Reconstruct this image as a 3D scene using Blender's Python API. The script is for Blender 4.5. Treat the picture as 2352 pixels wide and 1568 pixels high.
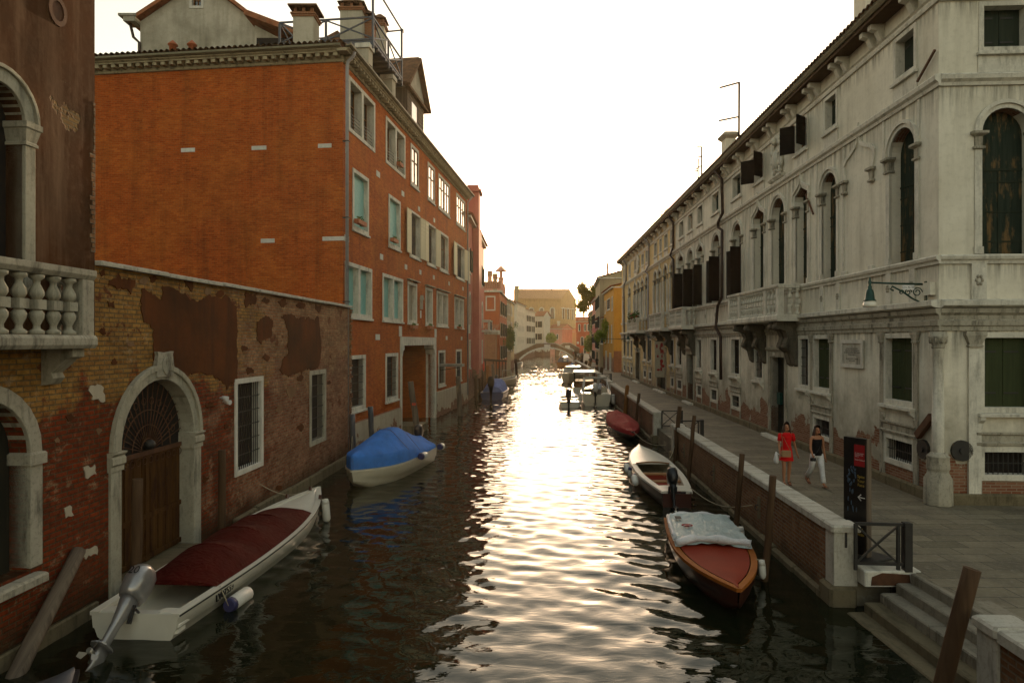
import bpy, bmesh, math, random
import numpy as np
from mathutils import Vector, Matrix
from mathutils.geometry import tessellate_polygon
random.seed(7); R = math.radians
for o in list(bpy.data.objects): bpy.data.objects.remove(o)
scene = bpy.context.scene; COL = scene.collection

# ---------------------------------------------------------------- camera, sky, sun, exposure
FX, CX, CY, CAMZ = 1520.0, 1176.0, 784.0, 4.75      # measured on the photograph at 2352 px width
cam = bpy.data.cameras.new("camera"); cam.sensor_width = 36; cam.sensor_fit = 'HORIZONTAL'
cam.lens = FX / 2352 * 36; cam.clip_start = .1; cam.clip_end = 9000
camo = bpy.data.objects.new("camera", cam); COL.objects.link(camo)
camo.location = (0, 0, CAMZ); camo.rotation_euler = (R(90), 0, 0); scene.camera = camo
SUN_EL, SUN_AZ = 4.2, 6.4
w = bpy.data.worlds.new("World"); scene.world = w; w.use_nodes = True
nt = w.node_tree; nt.nodes.clear()
sky = nt.nodes.new('ShaderNodeTexSky'); sky.sky_type = 'NISHITA'; sky.sun_disc = False
sky.sun_elevation = R(SUN_EL); sky.sun_rotation = R(SUN_AZ); sky.altitude = 0
sky.air_density = 1.5; sky.dust_density = 2.0; sky.ozone_density = 1.0
hs = nt.nodes.new('ShaderNodeHueSaturation'); hs.inputs['Saturation'].default_value = .6
bg = nt.nodes.new('ShaderNodeBackground'); bg.inputs['Strength'].default_value = .15
out = nt.nodes.new('ShaderNodeOutputWorld')
nt.links.new(sky.outputs[0], hs.inputs['Color']); tint = nt.nodes.new('ShaderNodeMix'); tint.data_type = 'RGBA'; tint.blend_type = 'MULTIPLY'; tint.inputs[0].default_value = 1; tint.inputs[7].default_value = (1.0, .965, .90, 1)      # warm evening air
nt.links.new(hs.outputs[0], tint.inputs[6]); nt.links.new(tint.outputs[2], bg.inputs[0]); nt.links.new(bg.outputs[0], out.inputs[0])
sl = bpy.data.lights.new("sun", 'SUN'); sl.energy = 2.6; sl.angle = R(.5); sl.color = (1, .72, .42)
so = bpy.data.objects.new("sun", sl); COL.objects.link(so)
tosun = Vector((math.sin(R(SUN_AZ)) * math.cos(R(SUN_EL)), math.cos(R(SUN_AZ)) * math.cos(R(SUN_EL)), math.sin(R(SUN_EL))))
so.rotation_euler = tosun.to_track_quat('Z', 'Y').to_euler(); so.location = (0, -5, 40)
vs = scene.view_settings; vs.view_transform = 'Standard'; vs.look = 'None'; vs.gamma = 1; vs.use_curve_mapping = False
vs.exposure = 2.0
scene.render.engine = 'CYCLES'

# ---------------------------------------------------------------- frames and mesh building
class Frame:
    """vertical facade plane: local x along it, local y INTO the wall, z up"""
    def __init__(s, ox, oy, dx, dy):
        L = math.hypot(dx, dy); s.o = (ox, oy); s.d = (dx / L, dy / L); s.n = (-dy / L, dx / L)
    def w(s, x, y, z): return (s.o[0] + s.d[0] * x + s.n[0] * y, s.o[1] + s.d[1] * x + s.n[1] * y, z)
    def s(s, px, off=0):
        k = (px - CX) / FX; ox = s.o[0] + s.n[0] * off; oy = s.o[1] + s.n[1] * off
        return (k * oy - ox) / (s.d[0] - k * s.d[1])
    def z(s, px, py, off=0):
        x = s.s(px, off); Y = s.o[1] + s.d[1] * x + s.n[1] * off
        return CAMZ - (py - CY) * Y / FX
    def sz(s, px, py, off=0): return (s.s(px, off), s.z(px, py, off))
    def mat(s): return Matrix(((s.d[0], s.n[0], 0, s.o[0]), (s.d[1], s.n[1], 0, s.o[1]), (0, 0, 1, 0), (0, 0, 0, 1)))
    def sub(s, x, y, ang=0):
        c, q = math.cos(ang), math.sin(ang); ox, oy, _ = s.w(x, y, 0)
        return Frame(ox, oy, s.d[0] * c + s.n[0] * q, s.d[1] * c + s.n[1] * q)
WF = Frame(0, 0, 1, 0)
def gp(px, py, z=0.0):
    Y = (CAMZ - z) * FX / (py - CY); return Vector(((px - CX) * Y / FX, Y, z))
def at(px, Y): return (px - CX) * Y / FX
def zat(py, Y): return CAMZ - (py - CY) * Y / FX

class MB:
    def __init__(s, fr=None): s.v = []; s.f = []; s.fr = fr; s.mi = []; s.sm = []
    def face(s, idx, sm=False): s.f.append(tuple(idx)); s.sm.append(sm)
    def add(s, vs, fs, sm=False):
        b = len(s.v); s.v += [tuple(p) for p in vs]
        for f in fs: s.face([b + i for i in f], sm)
        return s
    def box(s, x0, y0, z0, x1, y1, z1):
        if x0 > x1: x0, x1 = x1, x0
        if y0 > y1: y0, y1 = y1, y0
        if z0 > z1: z0, z1 = z1, z0
        return s.add([(x0, y0, z0), (x1, y0, z0), (x1, y1, z0), (x0, y1, z0), (x0, y0, z1), (x1, y0, z1), (x1, y1, z1), (x0, y1, z1)],
              [(0, 3, 2, 1), (4, 5, 6, 7), (0, 1, 5, 4), (1, 2, 6, 5), (2, 3, 7, 6), (3, 0, 4, 7)])
    def bbox(s, x0, y0, z0, x1, y1, z1, b=.01):      # box with chamfered top edges and corners
        if x0 > x1: x0, x1 = x1, x0
        if y0 > y1: y0, y1 = y1, y0
        rings = []
        for z, k in ((z0, 0), (z1 - b, 0), (z1, b)):
            rings.append([(x0 + k + b, y0 + k, z), (x1 - k - b, y0 + k, z), (x1 - k, y0 + k + b, z), (x1 - k, y1 - k - b, z), (x1 - k - b, y1 - k, z), (x0 + k + b, y1 - k, z), (x0 + k, y1 - k - b, z), (x0 + k, y0 + k + b, z)])
        return s.loft(rings, True, True)
    def loft(s, rings, closed=True, cap=True, sm=False):
        b = len(s.v); n = len(rings[0])
        for r in rings: s.v += [tuple(p) for p in r]
        for i in range(len(rings) - 1):
            for j in range(n if closed else n - 1):
                k = (j + 1) % n
                s.face((b + i * n + j, b + i * n + k, b + (i + 1) * n + k, b + (i + 1) * n + j), sm)
        if cap and closed:
            s.face([b + j for j in range(n)][::-1]); s.face([b + (len(rings) - 1) * n + j for j in range(n)])
        return s
    def lathe(s, cx, cy, prof, n=10, sm=True):
        return s.loft([[(cx + r * math.cos(2 * math.pi * j / n), cy + r * math.sin(2 * math.pi * j / n), z) for j in range(n)] for r, z in prof], True, True, sm)
    def tube(s, pts, r, n=6, sm=True):
        pts = [Vector(p) for p in pts]; rings = []
        for i, p in enumerate(pts):
            t = (pts[min(i + 1, len(pts) - 1)] - pts[max(i - 1, 0)]).normalized()
            a = (t.cross(Vector((0, 0, 1)) if abs(t.z) < .9 else Vector((1, 0, 0))) if i == 0 else a - t * a.dot(t)).normalized(); c = t.cross(a)
            rr = r[i] if isinstance(r, (list, tuple)) else r
            rings.append([p + (a * math.cos(2 * math.pi * j / n) + c * math.sin(2 * math.pi * j / n)) * rr for j in range(n)])
        return s.loft(rings, True, True, sm)
    def bar(s, p, q, wd, ht):      # square bar between two points
        p = Vector(p); q = Vector(q); t = (q - p).normalized()
        a = t.cross(Vector((0, 0, 1)) if abs(t.z) < .95 else Vector((1, 0, 0))).normalized(); c = a.cross(t)
        return s.loft([[e + a * i * wd / 2 + c * j * ht / 2 for i, j in ((-1, -1), (1, -1), (1, 1), (-1, 1))] for e in (p, q)])
    def prism(s, poly, y0, y1):     # polygon (x,z) extruded along local y
        n = len(poly); b = len(s.v)
        s.v += [(p[0], y0, p[1]) for p in poly] + [(p[0], y1, p[1]) for p in poly]
        tris = tessellate_polygon([[Vector((p[0], p[1], 0)) for p in poly]])
        area = sum(poly[i][0] * poly[(i + 1) % n][1] - poly[(i + 1) % n][0] * poly[i][1] for i in range(n))
        for t in tris:
            a, c, d = [poly[i] for i in t]
            cr = (c[0] - a[0]) * (d[1] - a[1]) - (c[1] - a[1]) * (d[0] - a[0])
            t = t if cr > 0 else t[::-1]
            s.face([b + i for i in t]); s.face([b + n + i for i in t[::-1]])
        for i in range(n):
            j = (i + 1) % n
            s.face((b + j, b + i, b + n + i, b + n + j) if area > 0 else (b + i, b + j, b + n + j, b + n + i))
        return s
    def band(s, inn, out, y0, y1, closed=False):   # strip between two polylines (x,z), thickness y0..y1
        n = len(inn); b = len(s.v)
        for y in (y0, y1):
            for q in (inn, out): s.v += [(p[0], y, p[1]) for p in q]
        I0, O0, I1, O1 = b, b + n, b + 2 * n, b + 3 * n
        for i in range(n if closed else n - 1):
            j = (i + 1) % n
            s.face((I0 + i, I0 + j, O0 + j, O0 + i)); s.face((I1 + i, O1 + i, O1 + j, I1 + j))
            s.face((I0 + i, I1 + i, I1 + j, I0 + j)); s.face((O0 + i, O0 + j, O1 + j, O1 + i))
        if not closed:
            for e in (0, n - 1): s.face((I0 + e, O0 + e, O1 + e, I1 + e))
        return s
    def mold(s, x0, x1, prof):      # profile [(y,z)] extruded along local x
        n = len(prof); b = len(s.v)
        s.v += [(x0, p[0], p[1]) for p in prof] + [(x1, p[0], p[1]) for p in prof]
        for i in range(n):
            j = (i + 1) % n; s.face((b + i, b + n + i, b + n + j, b + j))
        s.face([b + i for i in range(n)]); s.face([b + n + i for i in range(n)][::-1])
        return s
    def wall(s, poly, holes, t=.3, back=None):      # front sheet with openings and their reveals; optional closed shell behind
        loops = [poly] + holes; flat = [p for l in loops for p in l]; b = len(s.v)
        s.v += [(p[0], 0, p[1]) for p in flat]
        for tr in tessellate_polygon([[Vector((p[0], p[1], 0)) for p in l] for l in loops]):
            a, c, d = [flat[i] for i in tr]
            cr = (c[0] - a[0]) * (d[1] - a[1]) - (c[1] - a[1]) * (d[0] - a[0])
            s.face([b + i for i in (tr if cr > 0 else tr[::-1])])
        k = b + len(poly)
        for h in holes:
            n = len(h); q = len(s.v); s.v += [(p[0], t, p[1]) for p in h]
            for i in range(n):
                j = (i + 1) % n; s.face((k + i, k + j, q + j, q + i))
            k += n
        if back:
            n = len(poly); q = len(s.v); s.v += [(p[0], back, p[1]) for p in poly]
            for i in range(n):
                j = (i + 1) % n; s.face((b + j, b + i, q + i, q + j))
            s.face([q + i for i in range(n)][::-1])
        return s
    def ball(s, c, rx, ry, rz, n=10, m=6, jit=0):
        rings = []
        for i in range(m + 1):
            a = -math.pi / 2 + math.pi * i / m
            rings.append([(c[0] + rx * max(.02, math.cos(a)) * math.cos(2 * math.pi * j / n) * (1 + random.uniform(-jit, jit)), c[1] + ry * max(.02, math.cos(a)) * math.sin(2 * math.pi * j / n) * (1 + random.uniform(-jit, jit)), c[2] + rz * math.sin(a)) for j in range(n)])
        return s.loft(rings, True, True, True)

MW = {}
def uvmesh(name, mb, M):
    me = bpy.data.meshes.new(name); fr = mb.fr
    wv = [Vector(fr.w(*p)) if fr else Vector(p) for p in mb.v]
    me.from_pydata([M @ p for p in wv], [], mb.f)
    if me.polygons: me.polygons.foreach_set('use_smooth', mb.sm)
    uv = me.uv_layers.new(name="UVMap"); loc = [Vector(p) for p in mb.v]; buf = []
    for p, f in zip(me.polygons, mb.f):
        q = [loc[i] for i in f]; n = Vector((0, 0, 0))
        for i in range(len(q)):
            a, c = q[i], q[(i + 1) % len(q)]
            n += Vector(((a.y - c.y) * (a.z + c.z), (a.z - c.z) * (a.x + c.x), (a.x - c.x) * (a.y + c.y)))
        ax = max(range(3), key=lambda k: abs(n[k]))
        for v in q: buf += ([v.y, v.z] if ax == 0 else [v.x, v.z] if ax == 1 else [v.x, v.y])
    uv.data.foreach_set('uv', buf)
    return me
def obj(name, mb, mat, parent=None, loc=None, bev=0):
    M = MW[parent.name].inverted() if parent else Matrix.Identity(4)
    if loc is not None: M = Matrix.Translation(-Vector(loc))
    me = uvmesh(name, mb, M); me.materials.append(mat)
    o = bpy.data.objects.new(name, me); COL.objects.link(o); o.parent = parent
    if loc is not None: o.location = loc
    MW[o.name] = MW[parent.name] if parent else (Matrix.Translation(Vector(loc)) if loc is not None else Matrix.Identity(4))
    if bev:
        m = o.modifiers.new('bevel', 'BEVEL'); m.width = bev; m.segments = 2; m.limit_method = 'ANGLE'
    return o
def tag(o, label, cat, group=None):
    o['label'] = label; o['category'] = cat
    if group: o['group'] = group
    return o
def thing(name, label, cat, loc=(0, 0, 0), rot=0, group=None):
    o = bpy.data.objects.new(name, None); COL.objects.link(o); o.empty_display_size = .3
    o.location = loc; o.rotation_euler = (0, 0, rot); tag(o, label, cat, group)
    MW[o.name] = Matrix.Translation(Vector(loc)) @ Matrix.Rotation(rot, 4, 'Z')
    return o
def kind(o, k): o['kind'] = k; return o
def kids(o): return [c for c in bpy.data.objects if c.parent == o]
def dup(root, loc, rot=None, label=None, scale=None):
    def cp(o, par):
        c = o.copy(); COL.objects.link(c); c.parent = par
        for k in kids(o): cp(k, c)
        return c
    r = cp(root, None); r.location = loc
    if rot is not None: r.rotation_euler = (0, 0, rot) if not isinstance(rot, tuple) else rot
    if scale: r.scale = scale
    if label: r['label'] = label
    MW[r.name] = Matrix.Translation(Vector(loc)) @ Matrix.Rotation(r.rotation_euler[2], 4, 'Z')
    return r
def lin(c): return tuple(((x / 255) / 12.92 if x / 255 <= .04045 else ((x / 255 + .055) / 1.055) ** 2.4) for x in c)

# ---------------------------------------------------------------- materials
MATS = {}
class NG:
    def __init__(s, name):
        s.m = bpy.data.materials.new(name); s.m.use_nodes = True; s.t = s.m.node_tree; s.t.nodes.clear()
        s.out = s.n('ShaderNodeOutputMaterial'); s.p = s.n('ShaderNodeBsdfPrincipled'); s.l(s.p.outputs[0], s.out.inputs[0])
        s.uv = s.n('ShaderNodeTexCoord')
    def n(s, t, **k):
        q = s.t.nodes.new(t)
        for a, b in k.items(): setattr(q, a, b)
        return q
    def l(s, a, b): s.t.links.new(a, b)
    def val(s, inp, v):
        if hasattr(v, 'is_output') or isinstance(v, bpy.types.NodeSocket): s.l(v, inp)
        else: inp.default_value = (*v, 1) if isinstance(v, tuple) and len(v) == 3 and inp.type == 'RGBA' else v
    def mapv(s, sc=(1, 1, 1), loc=(0, 0, 0), src='UV'):
        q = s.n('ShaderNodeMapping'); q.inputs['Scale'].default_value = sc; q.inputs['Location'].default_value = loc
        s.l(s.uv.outputs[src], q.inputs['Vector']); return q.outputs[0]
    def noise(s, sc, det=4, ro=.55, v=None, dist=0):
        q = s.n('ShaderNodeTexNoise'); q.inputs['Scale'].default_value = sc; q.inputs['Detail'].default_value = det
        q.inputs['Roughness'].default_value = ro; q.inputs['Distortion'].default_value = dist
        s.l(v if v is not None else s.uv.outputs['UV'], q.inputs['Vector']); return q.outputs[0]
    def ramp(s, f, pts):
        q = s.n('ShaderNodeValToRGB'); el = q.color_ramp.elements
        while len(el) < len(pts): el.new(.5)
        for e, (p, c) in zip(el, pts): e.position = p; e.color = (*c, 1) if isinstance(c, tuple) else (c, c, c, 1)
        s.l(f, q.inputs[0]); return q.outputs[0]
    def mix(s, f, a, b, mode='MIX'):
        q = s.n('ShaderNodeMix', data_type='RGBA', blend_type=mode)
        s.val(q.inputs[0], f); s.val(q.inputs[6], a); s.val(q.inputs[7], b); return q.outputs[2]
    def math(s, op, a, b=0.0, clamp=False):
        q = s.n('ShaderNodeMath', operation=op); q.use_clamp = clamp
        s.val(q.inputs[0], a); s.val(q.inputs[1], b); return q.outputs[0]
    def sep(s, v):
        q = s.n('ShaderNodeSeparateXYZ'); s.l(v, q.inputs[0]); return q.outputs
    def bump(s, h, st=.4, d=.02):
        q = s.n('ShaderNodeBump'); q.inputs['Strength'].default_value = st; q.inputs['Distance'].default_value = d
        s.l(h, q.inputs['Height']); s.l(q.outputs[0], s.p.inputs['Normal']); return q
    def fin(s, col, rough=.85, metal=0.0, spec=.08):
        s.val(s.p.inputs['Base Color'], col); s.val(s.p.inputs['Roughness'], rough); s.p.inputs['Metallic'].default_value = metal
        s.p.inputs['Specular IOR Level'].default_value = spec; MATS[s.m.name] = s.m; return s.m

def bricktex(g, c1, c2, mo, bw=.25, rh=.075, ms=.011, v=None):
    b = g.n('ShaderNodeTexBrick'); b.inputs['Scale'].default_value = 1; b.inputs['Brick Width'].default_value = bw; b.inputs['Row Height'].default_value = rh
    b.inputs['Mortar Size'].default_value = ms; b.inputs['Mortar Smooth'].default_value = .3; b.inputs['Bias'].default_value = -.1
    g.val(b.inputs['Color1'], c1); g.val(b.inputs['Color2'], c2); g.val(b.inputs['Mortar'], mo)
    nz = g.n('ShaderNodeTexNoise'); nz.inputs['Scale'].default_value = 3; g.l(g.uv.outputs['UV'], nz.inputs['Vector'])
    a = g.n('ShaderNodeVectorMath', operation='SCALE'); a.inputs['Scale'].default_value = .014; g.l(nz.outputs['Color'], a.inputs[0])
    ad = g.n('ShaderNodeVectorMath', operation='ADD'); g.l(v if v is not None else g.uv.outputs['UV'], ad.inputs[0]); g.l(a.outputs[0], ad.inputs[1]); g.l(ad.outputs[0], b.inputs['Vector'])
    return b
def mat_brick(name, c1, c2, mo, alt=None, dark=(.04, .02, .012), dk=.35, wet=None, **k):
    g = NG(name); b = bricktex(g, c1, c2, mo, **k); col = b.outputs['Color']
    if alt: col = g.mix(g.ramp(g.noise(.45, 6, .65), [(.46, 0.0), (.56, 1.0)]), col, bricktex(g, alt[0], alt[1], mo, **k).outputs['Color'])
    col = g.mix(g.math('MULTIPLY', g.ramp(g.noise(1.1, 7, .7), [(.4, 0.0), (.75, 1.0)]), dk), col, dark)
    col = g.mix(g.math('MULTIPLY', g.ramp(g.noise(1, 5, .6, g.mapv((2.2, .18, 1))), [(.5, 0.0), (.72, 1.0)]), .35), col, dark)
    col = g.mix(.35, col, g.mix(1.0, col, g.ramp(g.noise(14, 3), [(.3, .55), (.7, 1.5)]), 'MULTIPLY'))
    if wet is not None:
        z = g.sep(g.uv.outputs['UV'])[1]
        f = g.ramp(g.math('ADD', z, g.math('MULTIPLY', g.noise(1.4, 5), .9)), [((wet) / 6, 1.0), ((wet + .55) / 6, 0.0)]) if False else g.math('SUBTRACT', 1.0, g.math('MULTIPLY', g.math('SUBTRACT', g.math('ADD', z, g.math('MULTIPLY', g.noise(1.6, 5), .8)), wet), 1.8, True), True)
        col = g.mix(g.math('MULTIPLY', f, .8), col, (.022, .022, .01))
    h = g.math('ADD', g.math('MULTIPLY', b.outputs['Fac'], -1.0), g.math('MULTIPLY', g.noise(18, 4), .9))
    g.bump(h, .6, .012); return g.fin(col, .9)
def mat_plaster(name, base, st1, st2, low=None, brick=None, streak=.4, flake=.0, drips=(), grime=None):
    g = NG(name); u = g.uv.outputs['UV']
    col = g.mix(g.ramp(g.noise(.55, 6, .6), [(.35, 0.0), (.7, 1.0)]), base, st1)
    col = g.mix(g.math('MULTIPLY', g.ramp(g.noise(1, 6, .65, g.mapv((2.6, .22, 1))), [(.48, 0.0), (.72, 1.0)]), streak), col, st2)
    col = g.mix(g.math('MULTIPLY', g.ramp(g.noise(7, 5, .7), [(.5, 0.0), (.8, 1.0)]), .3), col, st2)
    hgt = g.noise(9, 5)
    for zt, ln in drips:      # black run-off under the mouldings
        d = g.math('DIVIDE', g.math('SUBTRACT', zt, g.sep(u)[1]), ln); inb = g.math('MULTIPLY', g.math('GREATER_THAN', d, 0.0), g.math('SUBTRACT', 1.0, d, True))
        sn = g.ramp(g.noise(1, 6, .7, g.mapv((5.5, .35, 1), (zt, zt, 0))), [(.42, 0.0), (.66, 1.0)]); col = g.mix(g.math('MULTIPLY', g.math('MULTIPLY', inb, sn), .85), col, (.05, .043, .03))
    if grime:
        gz = g.math('MULTIPLY', g.math('SUBTRACT', grime, g.sep(u)[1]), .16); gn = g.ramp(g.math('ADD', gz, g.noise(.9, 8, .68, g.mapv((1, .8, 1), (5, 2, 0)))), [(.58, 0.0), (.95, 1.0)]); col = g.mix(g.math('MULTIPLY', gn, .75), col, (.20, .18, .13))
    if brick:
        b = bricktex(g, *brick); n1 = g.noise(.8, 6, .6)
        if low is not None:
            z = g.sep(u)[1]; f = g.math('ADD', g.math('MULTIPLY', g.math('SUBTRACT', low, z), .55), g.math('MULTIPLY', g.math('SUBTRACT', n1, .5), 2.2))
            f = g.ramp(f, [(.0, 0.0), (.035, 1.0)])
        else: f = g.ramp(n1, [(1 - flake, 0.0), (1.02 - flake, 1.0)])
        col = g.mix(f, col, b.outputs['Color'])
        hgt = g.math('SUBTRACT', g.math('MULTIPLY', hgt, .4), g.math('MULTIPLY', f, g.math('ADD', b.outputs['Fac'], 1.0)))
    g.bump(hgt, .45, .02); return g.fin(col, .92)
def mat_stone(name, base, dirt, amt=.6, rough=.85, joint=None):
    g = NG(name)
    col = g.mix(g.ramp(g.noise(1.5, 6, .65), [(.35, 0.0), (.7, 1.0)]), base, tuple(c * .72 for c in base))
    col = g.mix(g.math('MULTIPLY', g.ramp(g.noise(1, 7, .7, g.mapv((4, .8, 2))), [(.5, 0.0), (.68, 1.0)]), amt), col, dirt)
    col = g.mix(g.math('MULTIPLY', g.ramp(g.noise(16, 4, .7), [(.52, 0.0), (.75, 1.0)]), amt * .6), col, dirt)
    g.bump(g.noise(12, 6, .65), .35, .015); return g.fin(col, rough)
def mat_wood(name, c1, c2, sc=(14, .8, 14), rough=.8, peel=None, coord='UV'):
    g = NG(name); v = g.mapv(sc, src=coord); n = g.noise(1, 6, .6, v)
    col = g.ramp(n, [(.3, c1), (.7, c2)])
    if peel: col = g.mix(g.ramp(g.noise(1, 7, .7, g.mapv((4, .9, 4), src=coord)), [(.52, 0.0), (.62, 1.0)]), col, peel)
    g.bump(n, .4, .01); return g.fin(col, rough)
def mat_plain(name, c, rough=.6, metal=0.0, var=.25, spec=.4, sc=6):
    g = NG(name); n = g.noise(sc, 5, .6, g.uv.outputs['Object'])
    col = g.mix(g.ramp(n, [(.3, 0.0), (.75, 1.0)]), c, tuple(x * (1 - var) for x in c))
    return g.fin(col, rough, metal, spec)
def mat_cloth(name, c, rough=.85):
    g = NG(name); n = g.noise(2.2, 4, .6, g.uv.outputs['Object'])
    col = g.mix(g.ramp(n, [(.35, 0.0), (.7, 1.0)]), c, tuple(x * .7 for x in c))
    g.bump(g.math('ADD', g.noise(3.5, 3, .5, g.uv.outputs['Object'], 1.2), g.math('MULTIPLY', g.noise(1, 3, .5, g.mapv((9, 3, 9), src='Object'), 1.5), .5)), .8, .06); return g.fin(col, rough)
def mat_tile(name, c1, c2, c3):
    g = NG(name); v = g.mapv((5, 2.6, 1)); n = g.noise(1, 3, .6, v)
    col = g.ramp(n, [(.3, c1), (.5, c2), (.72, c3)]); col = g.mix(g.math('MULTIPLY', g.ramp(g.noise(2, 6), [(.45, 0.0), (.7, 1.0)]), .5), col, (.03, .025, .018))
    g.bump(n, .4, .03); return g.fin(col, .9)
def mat_leaf(name, a, b, tr=.3):
    g = NG(name); n = g.noise(1.5, 4, .6, g.uv.outputs['Object']); col = g.ramp(n, [(.3, a), (.7, b)])
    m = g.fin(col, .7, 0, .2); t = g.n('ShaderNodeBsdfTranslucent'); g.l(col, t.inputs[0]); x = g.n('ShaderNodeMixShader'); x.inputs[0].default_value = tr
    g.l(g.p.outputs[0], x.inputs[1]); g.l(t.outputs[0], x.inputs[2]); g.l(x.outputs[0], g.out.inputs[0]); return m
def mat_glass(name, c=(.02, .022, .02), rough=.06):
    g = NG(name); g.bump(g.noise(1.2, 2), .08, .05); return g.fin(c, rough, 0, .9)

M = MATS
mat_brick('brick_orange', (.48, .098, .012), (.30, .048, .006), (.34, .12, .035), alt=((.50, .125, .016), (.35, .066, .008)), dk=.34)
mat_brick('brick_red_low', (.20, .05, .025), (.26, .075, .032), (.20, .15, .10), alt=((.17, .06, .04), (.25, .12, .08)), dk=.45, wet=.5, bw=.26, rh=.085, ms=.015)
mat_brick('brick_parapet', (.17, .075, .035), (.25, .14, .07), (.20, .15, .10), alt=((.21, .10, .04), (.12, .05, .028)), dk=.5, wet=.3, bw=.25, rh=.08, ms=.014)
mat_brick('brick_far', (.34, .14, .06), (.26, .10, .05), (.3, .2, .13), dk=.3)
mat_brick('brick_church', (.52, .33, .13), (.43, .26, .10), (.44, .3, .16), dk=.2)
BR = ((.17, .062, .032), (.25, .13, .08), (.26, .2, .14))
mat_plaster('stucco_dark_red', (.085, .032, .011), (.04, .02, .009), (.19, .115, .07), brick=((.20, .12, .045), (.15, .085, .035), (.13, .10, .06)), flake=.37, streak=.75)
mat_plaster('stucco_patch_brown', (.12, .037, .010), (.045, .017, .006), (.03, .015, .009), streak=.7)
mat_plaster('plaster_palace', (.74, .70, .58), (.60, .56, .45), (.26, .235, .17), low=1.72, brick=BR, streak=.4, drips=((5.03, 1.0), (6.68, .5), (11.1, .9), (13.2, .5)), grime=4.2)
mat_plaster('plaster_palace_ochre', (.66, .50, .25), (.54, .40, .2), (.26, .19, .10), low=1.2, brick=BR, streak=.45, drips=((5.03, 1.0), (11.1, .9)), grime=4.0)
mat_plaster('plaster_gable', (.50, .46, .37), (.24, .22, .16), (.15, .135, .10), streak=.45)
mat_plaster('plaster_chimney', (.50, .46, .36), (.36, .33, .25), (.17, .15, .11), streak=.5)
mat_plaster('plaster_plinth', (.46, .41, .31), (.38, .33, .25), (.15, .11, .075), low=.55, brick=BR, streak=.35)
mat_plaster('plaster_pink', (.50, .17, .125), (.40, .12, .09), (.2, .07, .05), low=2.2, brick=BR)
mat_plaster('plaster_rose', (.62, .30, .22), (.52, .23, .16), (.24, .10, .07))
mat_plaster('plaster_orange', (.42, .115, .04), (.34, .09, .032), (.18, .06, .03), low=1.4, brick=BR)
mat_plaster('plaster_redhouse', (.50, .095, .035), (.42, .08, .03), (.25, .06, .03))
mat_plaster('plaster_ochre', (.55, .30, .06), (.47, .24, .05), (.26, .14, .04), low=2.6, brick=BR)
mat_plaster('plaster_white', (.62, .57, .46), (.52, .47, .37), (.25, .22, .16), low=1.6, brick=BR, streak=.4)
mat_plaster('plaster_cream', (.58, .46, .24), (.5, .39, .2), (.24, .18, .1), low=1.6, brick=BR)
mat_plaster('plaster_greyhouse', (.40, .33, .2), (.30, .24, .15), (.17, .14, .09))
mat_stone('stone', (.68, .65, .55), (.10, .09, .07), .55)
mat_stone('stone_left', (.40, .375, .29), (.06, .055, .038), .65)
mat_stone('stone_white', (.66, .63, .55), (.16, .15, .12), .3)
mat_stone('stone_dirty', (.40, .37, .29), (.035, .032, .025), .85)
mat_stone('stone_soot', (.13, .115, .085), (.02, .018, .014), .9)
mat_stone('stone_base', (.17, .14, .085), (.03, .026, .014), .7)
mat_stone('stone_step', (.27, .24, .18), (.04, .035, .02), .8)
mat_stone('cornice_stone', (.40, .35, .23), (.045, .04, .028), .8)
mat_stone('stone_cap', (.50, .47, .39), (.09, .08, .055), .7)
mat_stone('gutter_metal', (.21, .19, .12), (.06, .055, .04), .5, .55)
mat_wood('wood_pole', (.10, .06, .032), (.055, .032, .018)); mat_wood('wood_grey', (.19, .15, .11), (.07, .052, .038)); mat_wood('wood_orange_pole', (.26, .12, .035), (.16, .07, .02))
mat_wood('wood_shutter_dark', (.020, .028, .020), (.038, .045, .03), peel=None); mat_wood('wood_shutter_peel', (.014, .022, .016), (.035, .045, .032), peel=(.15, .095, .042))
mat_wood('wood_shutter_olive', (.03, .04, .019), (.05, .06, .026)); mat_wood('wood_shutter_black', (.012, .009, .006), (.022, .016, .011)); mat_wood('wood_shutter_cream_skyglow', (.74, .66, .45), (.62, .54, .36))
mat_wood('wood_frame', (.22, .10, .035), (.13, .055, .02)); mat_wood('wood_door', (.10, .046, .012), (.04, .016, .006), sc=(9, .5, 9), peel=(.035, .014, .007)); mat_wood('wood_black_door', (.018, .018, .014), (.03, .028, .02))
mat_wood('wood_seat', (.30, .16, .07), (.2, .1, .045), coord='Object'); mat_wood('boat_orange_wood', (.34, .11, .018), (.24, .07, .012), sc=(3, .6, 3), rough=.6, coord='Object')
mat_plain('blind_teal', (.27, .56, .50), .6, var=.15); mat_plain('blind_beige', (.40, .36, .27), .7)
mat_glass('glass_dark'); mat_glass('glass_sky', (.10, .11, .11), .03); MATS['glass_sky'].node_tree.nodes['Principled BSDF'].inputs['IOR'].default_value = 2.3
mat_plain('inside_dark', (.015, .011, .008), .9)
mat_plain('iron', (.035, .033, .03), .55, .3, .3); mat_plain('iron_rust', (.12, .05, .022), .8, .2, .5); mat_plain('iron_slate', (.075, .08, .092), .5, .4, .3)
mat_plain('pipe_grey', (.30, .29, .29), .5, .2, .25); mat_plain('pipe_brown', (.055, .032, .022), .5, .2, .3)
mat_plain('lamp_green', (.012, .05, .034), .4, .3, .3); mat_plain('lamp_glass', (.7, .66, .55), .25, 0, .1)
mat_tile('tile_dark', (.09, .055, .035), (.16, .085, .045), (.22, .115, .06)); mat_tile('tile_red', (.26, .085, .04), (.36, .14, .065), (.30, .16, .09)); mat_tile('tile_church', (.36, .2, .10), (.44, .25, .13), (.40, .26, .16))
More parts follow.
